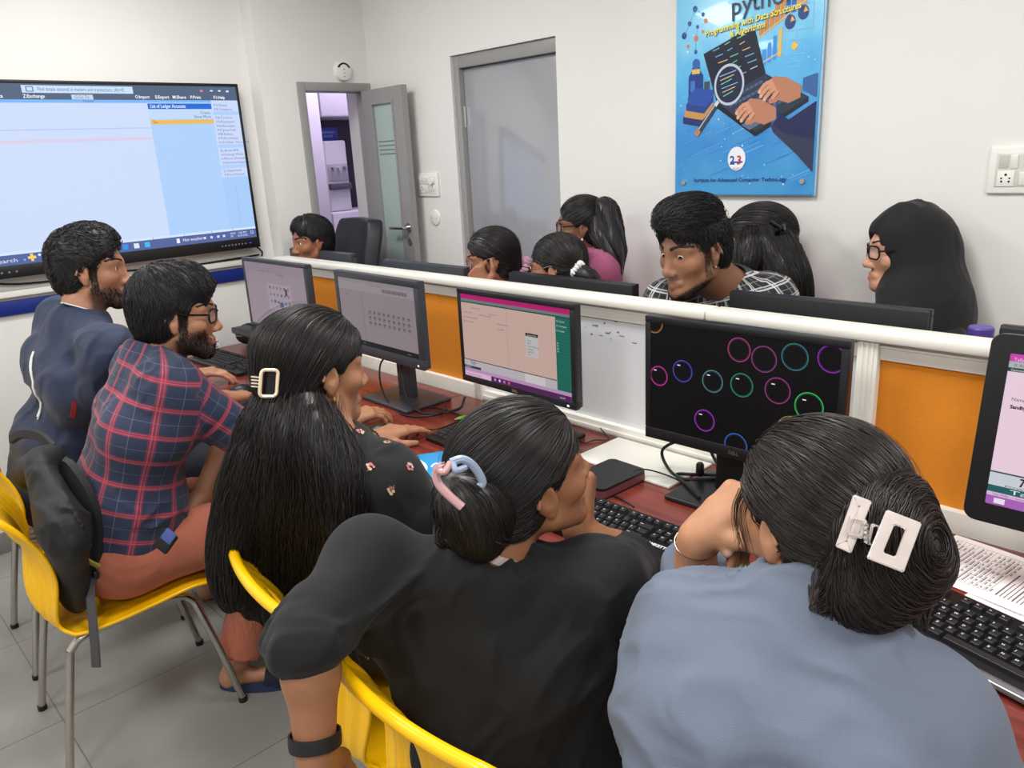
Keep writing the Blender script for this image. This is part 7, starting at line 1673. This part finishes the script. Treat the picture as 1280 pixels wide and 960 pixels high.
    # slippers
    for k in 'LR':
        d = nrm((to[k]-an[k])*A_([1, 1, 0])); c = an[k]*A_([1, 1, 0]); T = frame_mtx(c+A_([0, 0, .001])-s.base, d, np.cross([0, 0, 1], d)); pts = []
        for i in range(24): a = 2*PI*i/24; pts.append((.075+.145*math.cos(a), .050*math.sin(a)*(1+.15*math.cos(a))))
        so = obj('slipper', add_prism(bmesh.new(), pts, 0, .020, T), mat('slipper_blue', (40, 52, 84), .7), s.root)
        bm = bmesh.new(); G = []
        for i in range(9):
            a = PI*i/8; G.append([bm.verts.new(T @ Vector((x, math.cos(a)*.05, .012+math.sin(a)*.048))) for x in (.09, .15)])
        for i in range(8): bm.faces.new((G[i][0], G[i+1][0], G[i+1][1], G[i][1]))
        bmesh.ops.solidify(bm, geom=bm.faces[:], thickness=.004); obj('strap', bm, mat('slipper_strap', (34, 40, 62), .6), so)
    return s

# --- the boy in the navy sports shirt
def navy_boy():
    s = Fig('person in navy zip-neck sports shirt with white piping, short black hair and beard', (-3.02, 0.60, 0), skin=(174, 122, 94), h=0.0045)
    s.head(s.P(113, 336, 2.62), (0.46, 0.88, -0.06), sc=1.12, male=True, neck=s.P(103, 402, 2.62))
    s.torso((-3.02, 0.555, 0.585), (0.98, 0.06, 0), sw=0.20, sc=1.12, waist=.125, chest=.104)
    s.sh['R'] = s.P(134, 438, 2.48); s.torso_prims(s.f, -0.016)
    w = zpx(238, 470, .808); s.arm('L', A_([-3.30, 0.93, 0.86]), w, .05, .042, .030); s.hand('L', zpx(266, 464, .822)-w, (0, -.1, 1), curl=(.3, .34, .36, .4), thumb=(.3, .2))
    s.arm('R', A_([-2.66, 0.90, 0.87]), A_([-2.80, 1.12, .81]), .05, .042, .030); s.hand('R', (-.2, .9, -.1), (0, 0, 1), curl=(.3, .3, .3, .3))
    kn = {'L': A_([-3.15, 1.06, 0.565]), 'R': A_([-2.88, 1.05, 0.565])}; an = {'L': A_([-3.15, 1.0, 0.09]), 'R': A_([-2.87, 0.98, 0.09])}; to = {k: an[k]+A_([0, .2, 0]) for k in 'LR'}
    legs_skin(s, kn, an, to)
    bmask = lambda L: np.clip((-L[:, 2]-.044)/.02, 0, 1)*np.clip((L[:, 1]+.004)/.015, 0, 1)*np.clip((L[:, 2]+.15)/.03, 0, 1)*(1-np.clip(1.6-(((L[:, 0])/.026)**2+((L[:, 2]+.071)/.010)**2), 0, 1)*(L[:, 1] > .06))*np.clip(((np.abs(L[:, 0])-.03)/.012+(-L[:, 2]-.050)/.012), 0, 1)
    side = lambda L: (np.abs(L[:, 0]) > .058)*(L[:, 1] > .010)*(L[:, 1] < .03)*(L[:, 2] < .03)*(L[:, 2] > -.06)*1.0
    def cf(L, C, v): m = np.clip(bmask(L)+side(L), 0, 1)[:, None]*.85; return C*(1-m)+np.array(lin((48, 38, 34)))*m
    s.body(cf); s.eyes(); s.brows(); s.beard(lambda L: bmask(L)+side(L), 1500, .007, .0008)
    short_hair(s, M_HAIRM, th=.014, top=.022, front=.078, n=3400, L=.022, r=.0011, nape=-.066, lift=.006, flow=lambda L: np.stack([L[:, 0]*5+np.sin(L[:, 1]*160)*.5, np.sin(L[:, 0]*170)*.6-.1, -.4+L[:, 2]*7], 1))
    f = Field(); s.torso_prims(f, 0.012, belly=1.08, neckr=.056)
    sleeve(f, s.sh['R'], s.el['R'], s.wr['R'], .95, .080, .072, .06, .05); sleeve(f, s.sh['L'], s.el['L'], s.wr['L'], .95, .080, .072, .06, .05)
    f.disp = folds(0.010, nrm(s.ut+s.rt*.7), 20, 6, 6.1)
    f.sub(Local(Field([('+', Cone((0, 0, 0), (0, 0, 0.2), 0.056, 0.07), 0.01)]), s.neck-nrm(s.o-s.neck)*0.005, basis(s.ft, s.o-s.neck), 1.1), 0.010)
    M = cloth_mat('navy_jersey', (34, 46, 74), .7, noise=.08); o, v, q = s.cloth('shirt', f, M, .006)
    collar(s, M, r=.064, hgt=.046, gap=.35, stand_only=True); 
    ax = nrm(s.o-s.neck); bm = bmesh.new(); fw = nrm(s.ft-ax*(s.ft@ax)); rt = np.cross(fw, ax); pts = []
    for i in range(45): a = .35+(2*PI-.7)*i/44; fr = .5+.5*math.cos(a); pts.append(Vector(s.neck+(fw*math.cos(a)+rt*math.sin(a))*.0625*s.ts*(1+.1*fr)+ax*(.046-fr*.020)*s.ts-s.base))
    obj('collar_piping', tube(pts, .0022, 6), mat('piping_white', (226, 228, 230), .6), s.root)
    # curved white piping on the left of the back, and the red side panel
    def on_cloth(p, lift=.002):
        p = np.array([p], F32)
        for _ in range(5): g = grad(f, p); p = p-g*(f.d(p)-lift)[:, None]
        return p[0]
    def strip(px, wd, m, name, lift=.003):
        c = [on_cloth(s.P(*p), lift) for p in px]; pp = smooth_path([Vector(a-s.base) for a in c], 5); pp = [Vector(on_cloth(np.array(a)+s.base, lift)-s.base) for a in pp]
        bm = bmesh.new(); add_tube(bm, pp, wd, 6); return obj(name, bm, m, s.root)
    MW = mat('piping_white', (226, 228, 230), .6)
    strip([(33, 432, 2.55), (24, 462, 2.53), (17, 490, 2.52), (10, 512, 2.52), (6, 516, 2.52)], .004, MW, 'back_piping'); strip([(34, 436, 2.55), (20, 480, 2.53), (11, 520, 2.52)], .0025, MW, 'back_piping')
    strip([(97, 498, 2.50), (92, 516, 2.50), (88, 530, 2.50)], .014, mat('red_panel', (140, 30, 46), .7), 'side_panel', -.0095)
    trousers(s, kn, an, cloth_mat('dark_jeans', (38, 40, 50), .8))
    return s
for fn in (tee_girl, grey_girl, long_girl, plaid_boy, navy_boy): fn()
# ---------------------------------------------------------------- far row, behind the partition
RTH, FWH = nrm(A_([C_RT.x, C_RT.y, 0])), nrm(A_([C_FW.x, C_FW.y, 0]))
def far_legs(s, d=None, L=.25):
    d = nrm(s.ft*A_([1, 1, 0])) if d is None else nrm(np.asarray(d, float))
    kn = {k: s.hp[k]*A_([1, 1, 0])+d*L+A_([0, 0, 0.55]) for k in 'LR'}; an = {k: kn[k]*A_([1, 1, 0])+d*.0+A_([0, 0, .08]) for k in 'LR'}
    trousers(s, kn, an, cloth_mat('dark_trouser', (40, 42, 50), .8), h=.014, fold=.002, frac=1.0)
def far_arms(s):
    d = nrm(s.ft*A_([1, 1, 0]))
    for k, sg in (('L', -1), ('R', 1)):
        e = s.sh[k]+d*.02-A_([0, 0, 1])*.27+s.rt*sg*.03; w = A_([e[0], e[1], .80 if e[1]+d[1]*.2 < 2.28 else .70])+d*.21-s.rt*sg*.07; w[1] = max(w[1], 2.14); w[0] = max(w[0], -3.66); w[1] = min(w[1], 2.52)
        hd = d-A_([0, 0, .2])-s.rt*sg*.5; s.arm(k, e, w, .045, .038, .027); s.hand(k, hd if w[1] > 2.2 else A_([-sg*.0+s.rt[0]*-sg, -.35, -.1]), (0, 0, 1), curl=(.5, .5, .55, .6))
def far_shirt(s, m, sl=1.7, fold=.010, uv=False, h=.007, name='shirt', neckr=.05):
    f = Field(); s.torso_prims(f, .012, belly=1.1, neckr=neckr)
    for k in 'LR': sleeve(f, s.sh[k], s.el[k], s.wr[k], sl, .066, .056, .042, .05)
    f.disp = folds(fold, nrm(s.ut+s.rt*.6), 14, 5, s.base[0]*3)
    f.sub(Local(Field([('+', Cone((0, 0, 0), (0, 0, 0.2), 0.052, 0.07), 0.01)]), s.neck+nrm(s.o-s.neck)*0.008, basis(s.ft, s.o-s.neck), s.ts), 0.010)
    o, v, q = s.cloth(name, f, m, h, cloth_uv(s) if uv else None); return f
def check_boy():
    s = Fig('person in black and white checked shirt with swept-up hair, looking down to the left', (-1.22, 2.42, 0), skin=(142, 98, 72), h=0.0042)
    s.head(s.P(867, 312, 2.32), -.86*RTH-.50*FWH+A_([0, 0, -.16]), sc=1.11, male=True, neck=s.P(914, 364, 2.44), nose=1.1)
    s.torso((-1.13, 2.26, 0.57), (-0.985, 0.17, 0), sw=.20, sc=1.12, chest=.10, waist=.115); s.sh['L'] = s.P(962, 376, 2.40); s.sh['R'] = s.P(836, 380, 2.50); s.torso_prims(s.f, -.016); far_arms(s)
    bm_ = lambda L: np.clip((-L[:, 2]-.046+0.30*np.maximum(L[:, 1]-.02, 0))/.016, 0, 1)*np.clip((L[:, 1]+.004)/.012, 0, 1)*np.clip((L[:, 2]+.135)/.03, 0, 1)*(1-np.clip(1.8-(((L[:, 0])/.028)**2+((L[:, 2]+.071)/.012)**2), 0, 1)*(L[:, 1] > .05))*np.clip(((np.abs(L[:, 0])-.034)/.012+(-L[:, 2]-.088)/.008), 0, 1)
    side = lambda L: (np.abs(L[:, 0]) > .058)*(L[:, 1] > .008)*(L[:, 1] < .026)*(L[:, 2] < .035)*(L[:, 2] > -.06)*1.0
    mo = lambda L: np.clip(1.5-(((L[:, 0])/.026)**2+((L[:, 2]+.0585)/.0055)**2), 0, 1)*(L[:, 1] > .06)
    def cf(L, C, v): m = np.clip(bm_(L)*.75+side(L)*.5+mo(L)*.45, 0, .8)[:, None]; return C*(1-m)+np.array(lin((44, 34, 30)))*m
    s.lips((132, 84, 74)); s.body(cf); s.eyes((-.3, 1, -.32)); s.brows(110, .0013, .009); s.beard(lambda L: bm_(L)+side(L)*.6, 2200, .004, .0005)
    def ex(f):
        f.add(Ell((0, .048, .096), (.058, .052, .032)), .04); f.add(Ell((0.0, .000, .108), (.064, .072, .030)), .045)
    short_hair(s, M_HAIRM, th=.006, top=.018, front=.074, n=6500, L=.030, r=.0009, nape=-.055, lift=.008, extra=ex, face=(.066, .060, .094), flow=lambda L: np.stack([L[:, 0]*2+.1, np.where(L[:, 2] > .07, .9, -.1)+0*L[:, 1], np.where(L[:, 2] > .07, .25-6*np.maximum(L[:, 1]-.05, 0), -.8)], 1), jit=.45)
    P_ = .046
    M = stripes_mat('check_black_white', (30, 30, 34), [(0, P_, .0, .10, (214, 214, 214), .75), (1, P_, .0, .10, (214, 214, 214), .75), (0, P_, .17, .25, (214, 214, 214), .65), (1, P_, .17, .25, (214, 214, 214), .65), (0, P_, .6, .66, (150, 150, 152), .45), (1, P_, .6, .66, (150, 150, 152), .45)])
    far_shirt(s, M, 1.75, .010, True, .0055); collar(s, cloth_mat('check_collar', (96, 96, 98), .85, noise=.6, bump=.2), r=.066, hgt=.036, fold=.034); far_legs(s)
    e = Vector(s.W(-.079, 0.001, -.040)-s.base); b_ = bmesh.new(); bmesh.ops.create_icosphere(b_, subdivisions=2, radius=.0032, matrix=Matrix.Translation(e)); obj('ear_stud', b_, M_STEEL, s.root)
def teacher():
    s = Fig('person with short black hair seated in the black leather chair by the door', (-3.50, 2.16, 0), skin=(150, 96, 68), h=0.0055)
    s.head(s.P(390, 302, 3.95), -.80*RTH-.60*FWH+A_([0, 0, -.05]), sc=1.02, male=True)
    s.torso((-3.52, 2.12, 0.58), (-0.99, 0.1, 0), sw=.20, sc=1.1, chest=.10, waist=.115); s.torso_prims(s.f, -.014); far_arms(s)
    s.body(lambda L, C, v: C); s.eyes((0, 1, 0)); s.brows(90, .0014, .009)
    short_hair(s, M_HAIRM, th=.012, top=.018, front=.076, n=2000, L=.03, r=.0013, lift=.005)
    far_shirt(s, cloth_mat('dark_shirt', (52, 50, 58), .8), 1.6); far_legs(s)
def glasses_girl():
    s = Fig('person with glasses and a fluffy pink scrunchie, cheek resting on her hand', (-2.52, 2.44, 0), skin=(158, 106, 80), h=0.0055)
    s.head(s.P(614, 324, 3.2), -.95*RTH-.10*FWH+A_([0, 0, -.10]), sc=1.04, neck=s.P(622, 362, 3.25))
    s.torso((-2.47, 2.24, 0.57), (-0.96, 0.28, 0), sw=.17, sc=1.05); s.torso_prims(s.f, -.014)
    s.arm('L', s.P(600, 420, 3.05), s.P(607, 364, 3.08), .042, .036, .026); s.hand('L', s.P(598, 345, 3.07)-s.wr['L'], -FWH*.6-RTH*.3, curl=(1.2, 1.2, 1.2, 1.2), thumb=(.4, .3))
    far = s.sh['R']; e = far-A_([0, 0, .26]); s.arm('R', e, A_([e[0]+.12, max(2.07, e[1]-.12), .81]), .042, .036, .026); s.hand('R', (.8, .1, -.1), (0, 0, 1), curl=(.5, .5, .5, .5))
    s.body(); s.eyes(); s.brows(60)
    tp = s.W(0, -.125, -.055); more = tail(s, [tp, s.W(0, -.150, -.085), s.W(0, -.160, -.15), s.W(0, -.15, -.22)], [.026, .030, .026, .010], n=260, r=.0012, seed=3)
    girl_cap(s, (0, -.12, -.05), th=.012, n=1700, r=.0013, front=.070, more=more, fly=30, h=.006)
    scrunchie(s, s.W(0, -.128, -.052), s.R@A_([0, -1, -.4]), .026, .016, mat('pink_fluff', (224, 176, 196), .9, noise=.15, nscale=120, bump=.8, bscale=250))
    s.glasses(M_GLMETAL, rim=.0018); far_shirt(s, cloth_mat('pale_pink_top', (214, 178, 186), .8), 1.5); far_legs(s)
    e = Vector(s.W(-.079, 0.0, -.042)-s.base); obj('earring', tube([e, e+Vector((0, 0, -.022))], [.003, .0045], 8), M_STEEL, s.root)
def scrunchie_girl():
    s = Fig('person with glasses and low ponytail in a white scrunchie, back half turned', (-1.98, 2.36, 0), skin=(172, 116, 88), h=0.0055)
    s.head(s.P(696, 334, 2.95), -.88*RTH+.30*FWH+A_([0, 0, -.05]), sc=1.02, neck=s.P(712, 372, 2.92))
    s.torso((-1.98, 2.22, 0.57), (-0.93, 0.36, 0), sw=.17, sc=1.05); s.torso_prims(s.f, -.014); far_arms(s)
    s.body(); s.eyes(); s.brows(60)
    tp = s.P(721, 337, 2.86); more = tail(s, [tp, s.P(732, 345, 2.85), s.P(742, 356, 2.86), s.P(748, 385, 2.88)], [.024, .034, .032, .012], n=300, r=.0011, seed=4)
    girl_cap(s, tuple(s.loc(tp)), th=.012, n=2000, r=.0012, front=.068, more=more, fly=30, h=.006)
    scrunchie(s, s.P(722, 336, 2.855), s.P(735, 348, 2.85)-tp, .020, .012, mat('white_satin', (226, 226, 222), .4, bump=.5, bscale=120))
    s.glasses(M_GLMETAL, rim=.0018); far_shirt(s, cloth_mat('plum_top', (96, 70, 88), .8), 1.5); far_legs(s)
def pink_girl():
    s = Fig('person in dusty pink shirt with high ponytail and dark glasses near the grey door', (-2.20, 2.44, 0), skin=(128, 82, 62), h=0.0055)
    s.head(s.P(726, 283, 3.1), -.98*RTH+.02*FWH+A_([0, 0, .02]), sc=.98, neck=s.P(739, 322, 3.12))
    s.torso((-2.14, 2.45, 0.60), (-0.80, 0.58, 0), sw=.172, sc=1.12); s.sh['L'] = s.P(752, 338, 3.0); s.torso_prims(s.f, -.014); far_arms(s)
    s.body(); s.eyes(); s.brows(70)
    tp = s.P(748, 258, 3.06); more = tail(s, [tp, s.P(757, 262, 3.03), s.P(762, 290, 3.0), s.P(767, 318, 2.98), s.P(772, 345, 2.98)], [.028, .046, .052, .046, .012], n=600, r=.0012, seed=6, wave=.012)
    more += tail(s, [s.P(748, 270, 3.04), s.P(750, 295, 3.0), s.P(758, 320, 2.97)], [.03, .036, .012], n=240, r=.0012, seed=9, wave=.01)
    girl_cap(s, tuple(s.loc(tp)), th=.010, n=1800, r=.0012, front=.066, more=more, fly=40, h=.006, low=-.09)
    s.glasses(M_GLBLACK, rim=.0026); M = cloth_mat('dusty_pink_cotton', (164, 84, 118), .8); far_shirt(s, M, 1.6, .010); collar(s, M, r=.058, hgt=.03, fold=.03); far_legs(s, (-1, -.05, 0), .26)
    e = Vector(s.W(-.079, 0.0, -.040)-s.base); obj('earring', tube([e, e+Vector((0, 0, -.008))], [.004, .004], 8), M_WPLAST, s.root)
def magenta_girl():
    s = Fig('person in magenta top with long dark hair half hidden behind the checked shirt boy', (-1.40, 2.44, 0), skin=(160, 108, 82), h=0.006)
    s.head(s.P(946, 305, 2.68), -.90*RTH+.35*FWH+A_([0, 0, -.02]), sc=1.12, neck=s.P(958, 352, 2.70))
    s.torso((-1.42, 2.45, 0.57), (-0.85, 0.52, 0), sw=.155, sc=1.02); s.sh['L'] = s.P(958, 362, 2.62); s.torso_prims(s.f, -.014); far_arms(s)
    s.body(); s.eyes(); s.brows(60)
    more, cf_ = curtain(s, [([s.P(956, 295, 2.60), s.P(972, 325, 2.56), s.P(984, 352, 2.54), s.P(992, 395, 2.55)], [.042, .038, .034, .012]), ([s.P(972, 296, 2.60), s.P(986, 325, 2.56), s.P(997, 355, 2.55), s.P(1004, 390, 2.56)], [.030, .030, .026, .01]), ([s.P(938, 296, 2.60), s.P(934, 322, 2.58), s.P(930, 345, 2.58)], [.026, .022, .010])], n=1500, r=.0011, k=24, h=.008, lift=.008)
    girl_cap(s, (0, -.115, .02), th=.012, n=1700, r=.0012, front=.066, more=more, fly=30, h=.007, ears=False, side_cover=True)
    c = s.P(974, 285, 2.53)-s.base; cl = bpy.data.objects.new('hair_clip', None); COL.objects.link(cl); cl.parent = s.root
    for k in range(2): obj('clip_jaw', tube(smooth_path([Vector(c)+Vector(RTH*(-.03+.02*k))+Vector((0, 0, .02*(1-2*k))), Vector(c)-Vector(FWH*.015), Vector(c)+Vector(RTH*.015)+Vector((0, 0, -.004+.012*k))], 5), .007, 8), M_GLOSSBLACK, cl)
    far_shirt(s, cloth_mat('magenta_cotton', (190, 26, 104), .8), 1.6); far_legs(s, (-1, -.05, 0), .28)
def hijab_woman():
    s = Fig('person in a long black headscarf with dark glasses, in profile against the wall', (-0.86, 2.36, 0), skin=(206, 152, 124), h=0.005)
    s.head(s.P(1131, 312, 2.36), -.96*RTH+.18*FWH+A_([0, 0, -.02]), sc=1.06, neck=s.P(1146, 370, 2.38))
    s.torso((-0.84, 2.42, 0.57), (-0.85, 0.52, 0), sw=.135, sc=1.05); s.sh = {k: s.neck-s.ut*.17+s.rt*.125*g for k, g in (('L', -1), ('R', 1))}; s.torso_prims(s.f, -.020); far_arms(s)
    s.body(); s.eyes(); s.brows(60)
    f = Field(); f.add(Local(Field([('+', Ell((0, -.016, .036), (.088, .112, .098)), .02), ('+', Ell((0, -.035, -.06), (.080, .085, .10)), .05)]), s.o, s.R, s.sc))
    f.add(Cone(s.P(1148, 335, 2.36), s.P(1154, 385, 2.36), .098, .118), .06); f.add(Cone(s.P(1154, 385, 2.36), s.P(1156, 480, 2.38), .118, .17), .06)
    f.add(Cone(s.P(1172, 310, 2.36), s.P(1184, 390, 2.34), .050, .060), .05); f.add(Cone(s.P(1126, 372, 2.32), s.P(1118, 430, 2.30), .050, .07), .05)
    f.sub(Local(Field([('+', Ell((0, .115, -.018), (.056, .075, .088)), .01)]), s.o, s.R, s.sc), .012)
    f.disp = folds(.010, A_([.15, 0, 1]), 22, 5, 2.4)
    s.cloth('headscarf', f, cloth_mat('black_scarf', (14, 14, 17), .8, noise=.2, sheen=.1), .006)
    s.glasses(M_GLBLACK, rim=.0024); far_shirt(s, cloth_mat('black_abaya', (18, 18, 22), .8), 1.8); far_legs(s, (-1, .05, 0), .26)
for fn in (check_boy, teacher, glasses_girl, scrunchie_girl, pink_girl, magenta_girl, hijab_woman): fn()

# the teacher's executive chair
lc = thing('office_chair', 'black leather high-back office chair by the open glass door', 'chair', (-3.625, 2.06, 0), R_(180-3))
M_LEA = mat('black_leather', (30, 32, 40), .38, bump=.35, bscale=260)
zt = on_y(425, 270, 2.28).z-.015
bm = bmesh.new(); N = 18; G = []
for j in range(N+1):
    t = j/N; z = .52+(zt-.52)*t; w = .205*(1-.10*t**3)*(1-max(0, (t-.9)/.1)**2*.12); y0 = -.20-.10*t+.05*math.sin(t*PI); row = []
    for i in range(N+1): u = i/N*2-1; row.append((u*w, y0+.05*u*u, z))
    G.append(row)
vs = [[bm.verts.new(p) for p in r] for r in G]
for j in range(N):
    for i in range(N): bm.faces.new((vs[j][i], vs[j][i+1], vs[j+1][i+1], vs[j+1][i]))
me = bpy.data.meshes.new('t'); bm.to_mesh(me); bm.free(); o = bpy.data.objects.new('t', me); COL.objects.link(o)
md = o.modifiers.new('s', 'SOLIDIFY'); md.thickness = .085; md.offset = 0; md2 = o.modifiers.new('b', 'BEVEL'); md2.width = .034; md2.segments = 4; md2.limit_method = 'ANGLE'; md2.angle_limit = R_(50)
dg = bpy.context.evaluated_depsgraph_get(); dg.update(); me2 = bpy.data.meshes.new_from_object(o.evaluated_get(dg)); bpy.data.objects.remove(o)
me2.polygons.foreach_set('use_smooth', [True]*len(me2.polygons)); br = link_mesh('backrest', me2, M_LEA, lc)
for u in (-.5, .5):
    pts = [(u*.205*2*.5*.95, -.16-.10*t+.05*math.sin(t*PI)+.05*.25, .56+(zt-.60)*t) for t in [k/10 for k in range(11)]]; obj('stitched_seam', tube(pts, .004, 6), mat('seam_dark', (18, 18, 22), .5), br)
obj('seat', box((-.23, -.22, .42), (.23, .15, .52), .035, 4), M_LEA, lc)
for sx in (-1, 1): obj('armrest', tube(smooth_path([(sx*.21, -.20, .50), (sx*.235, -.18, .66), (sx*.235, .02, .69), (sx*.23, .10, .60), (sx*.21, .10, .47)], 6), .022, 10), M_BLACK, lc)
obj('gas_lift', tube([(0, 0, .10), (0, 0, .42)], .028, 14), M_STEEL, lc)
for k in range(5):
    a = 2*PI*k/5+.3; lg = obj('base_arm', tube([(0, 0, .10), (math.cos(a)*.18, math.sin(a)*.18, .075)], [.028, .018], 10), M_BLACK, lc); obj('caster', add_lathe(bmesh.new(), [(.022, -.018), (.027, -.01), (.027, .01), (.022, .018)], (math.cos(a)*.18, math.sin(a)*.18, .028), 16, 'x'), M_BLACK, lg)

# ---------------------------------------------------------------- backpack hanging in the plaid boy's chair
bp_ = thing('backpack', 'black backpack wedged between the plaid shirt boy and his yellow chair', 'bag', (-2.45, 0.40, 0.46))
org = A_([-2.45, 0.40, 0.46])
M_BAG = mat('black_nylon', (27, 28, 31), .6, bump=.4, bscale=420)
def yb(x, y, Y): return np.array(on_y(x, y, Y))
f = Field(); f.add(Cone(yb(50, 588, .39), yb(78, 660, .385), .06, .085, (0, 1, 0), .6)); f.add(Cone(yb(78, 660, .385), yb(92, 735, .40), .085, .075, (0, 1, 0), .6), .05); f.add(Cone(yb(40, 590, .40), yb(60, 575, .42), .05, .04), .04)
f.disp = folds(.016, A_([.3, 0, 1]), 26, 8, 4.4)
v, q = surface(f, .006); v = relax(v, q, 1); np_mesh('bag_body', v, q, M_BAG, bp_, org)
def ribbon(pts, w, th, m, name, parent=bp_, n=(0, -1, .3), org=org):
    P = smooth_path([Vector(p) for p in pts], 7); bm = bmesh.new(); R4 = []
    nn = Vector(n).normalized()
    for i, p in enumerate(P):
        t = (P[min(i+1, len(P)-1)]-P[max(i-1, 0)]).normalized(); s_ = t.cross(nn).normalized(); b_ = s_.cross(t); ww = w[min(len(w)-1, int(i/len(P)*len(w)))] if isinstance(w, list) else w
        R4.append([bm.verts.new(p+s_*ww*a+b_*th*c-Vector(org)) for a, c in ((-.5, -.3), (-.35, .5), (.35, .5), (.5, -.3), (.3, -.5), (-.3, -.5))])
    for i in range(len(P)-1):
        for j in range(6): bm.faces.new((R4[i][j], R4[i][(j+1) % 6], R4[i+1][(j+1) % 6], R4[i+1][j]))
    bm.faces.new(R4[0][::-1]); bm.faces.new(R4[-1]); bmesh.ops.recalc_face_normals(bm, faces=bm.faces[:])
    return obj(name, bm, m, parent)
def xb(x, y, X): return np.array(on_x(x, y, X))
st = ribbon([xb(58, 566, -2.37), xb(84, 590, -2.28), xb(106, 630, -2.225), xb(115, 675, -2.21), xb(111, 715, -2.215), xb(100, 745, -2.25)], [.05, .062, .066, .066, .06, .05, .04], .022, M_BAG, 'shoulder_strap', n=(.75, -.6, .1))
ribbon([xb(101, 694, -2.182), xb(113, 703, -2.178), xb(124, 708, -2.182)], .014, .006, mat('olive_tab', (150, 140, 62), .6), 'reflective_tab', st, n=(.75, -.6, .1))
ribbon([xb(14, 549, -2.56), xb(28, 542, -2.50), xb(50, 546, -2.42), xb(66, 560, -2.36)], .030, .012, M_BAG, 'carry_handle', n=(.3, -.9, .3))
ribbon([xb(119, 712, -2.205), xb(113, 728, -2.20), xb(113, 750, -2.19), xb(116, 780, -2.17), xb(119, 815, -2.16), xb(120, 834, -2.16)], .026, .004, mat('grey_webbing', (74, 74, 76), .7), 'webbing_strap', n=(.75, -.6, .1))
b_ = box((-.02, -.006, -.012), (.02, .006, .012), .003); bpos = Vector(xb(118, 716, -2.20))-Vector(org)
for vv in b_.verts: vv.co += bpos
obj('buckle', b_, M_BLACK, bp_)
f2 = Field(); f2.add(Ell(xb(55, 592, -2.30), (.020, .010, .045))); v, q = surface(f2, .004); np_mesh('mesh_patch', v, q, mat('grey_mesh', (104, 102, 100), .7), bp_, org)
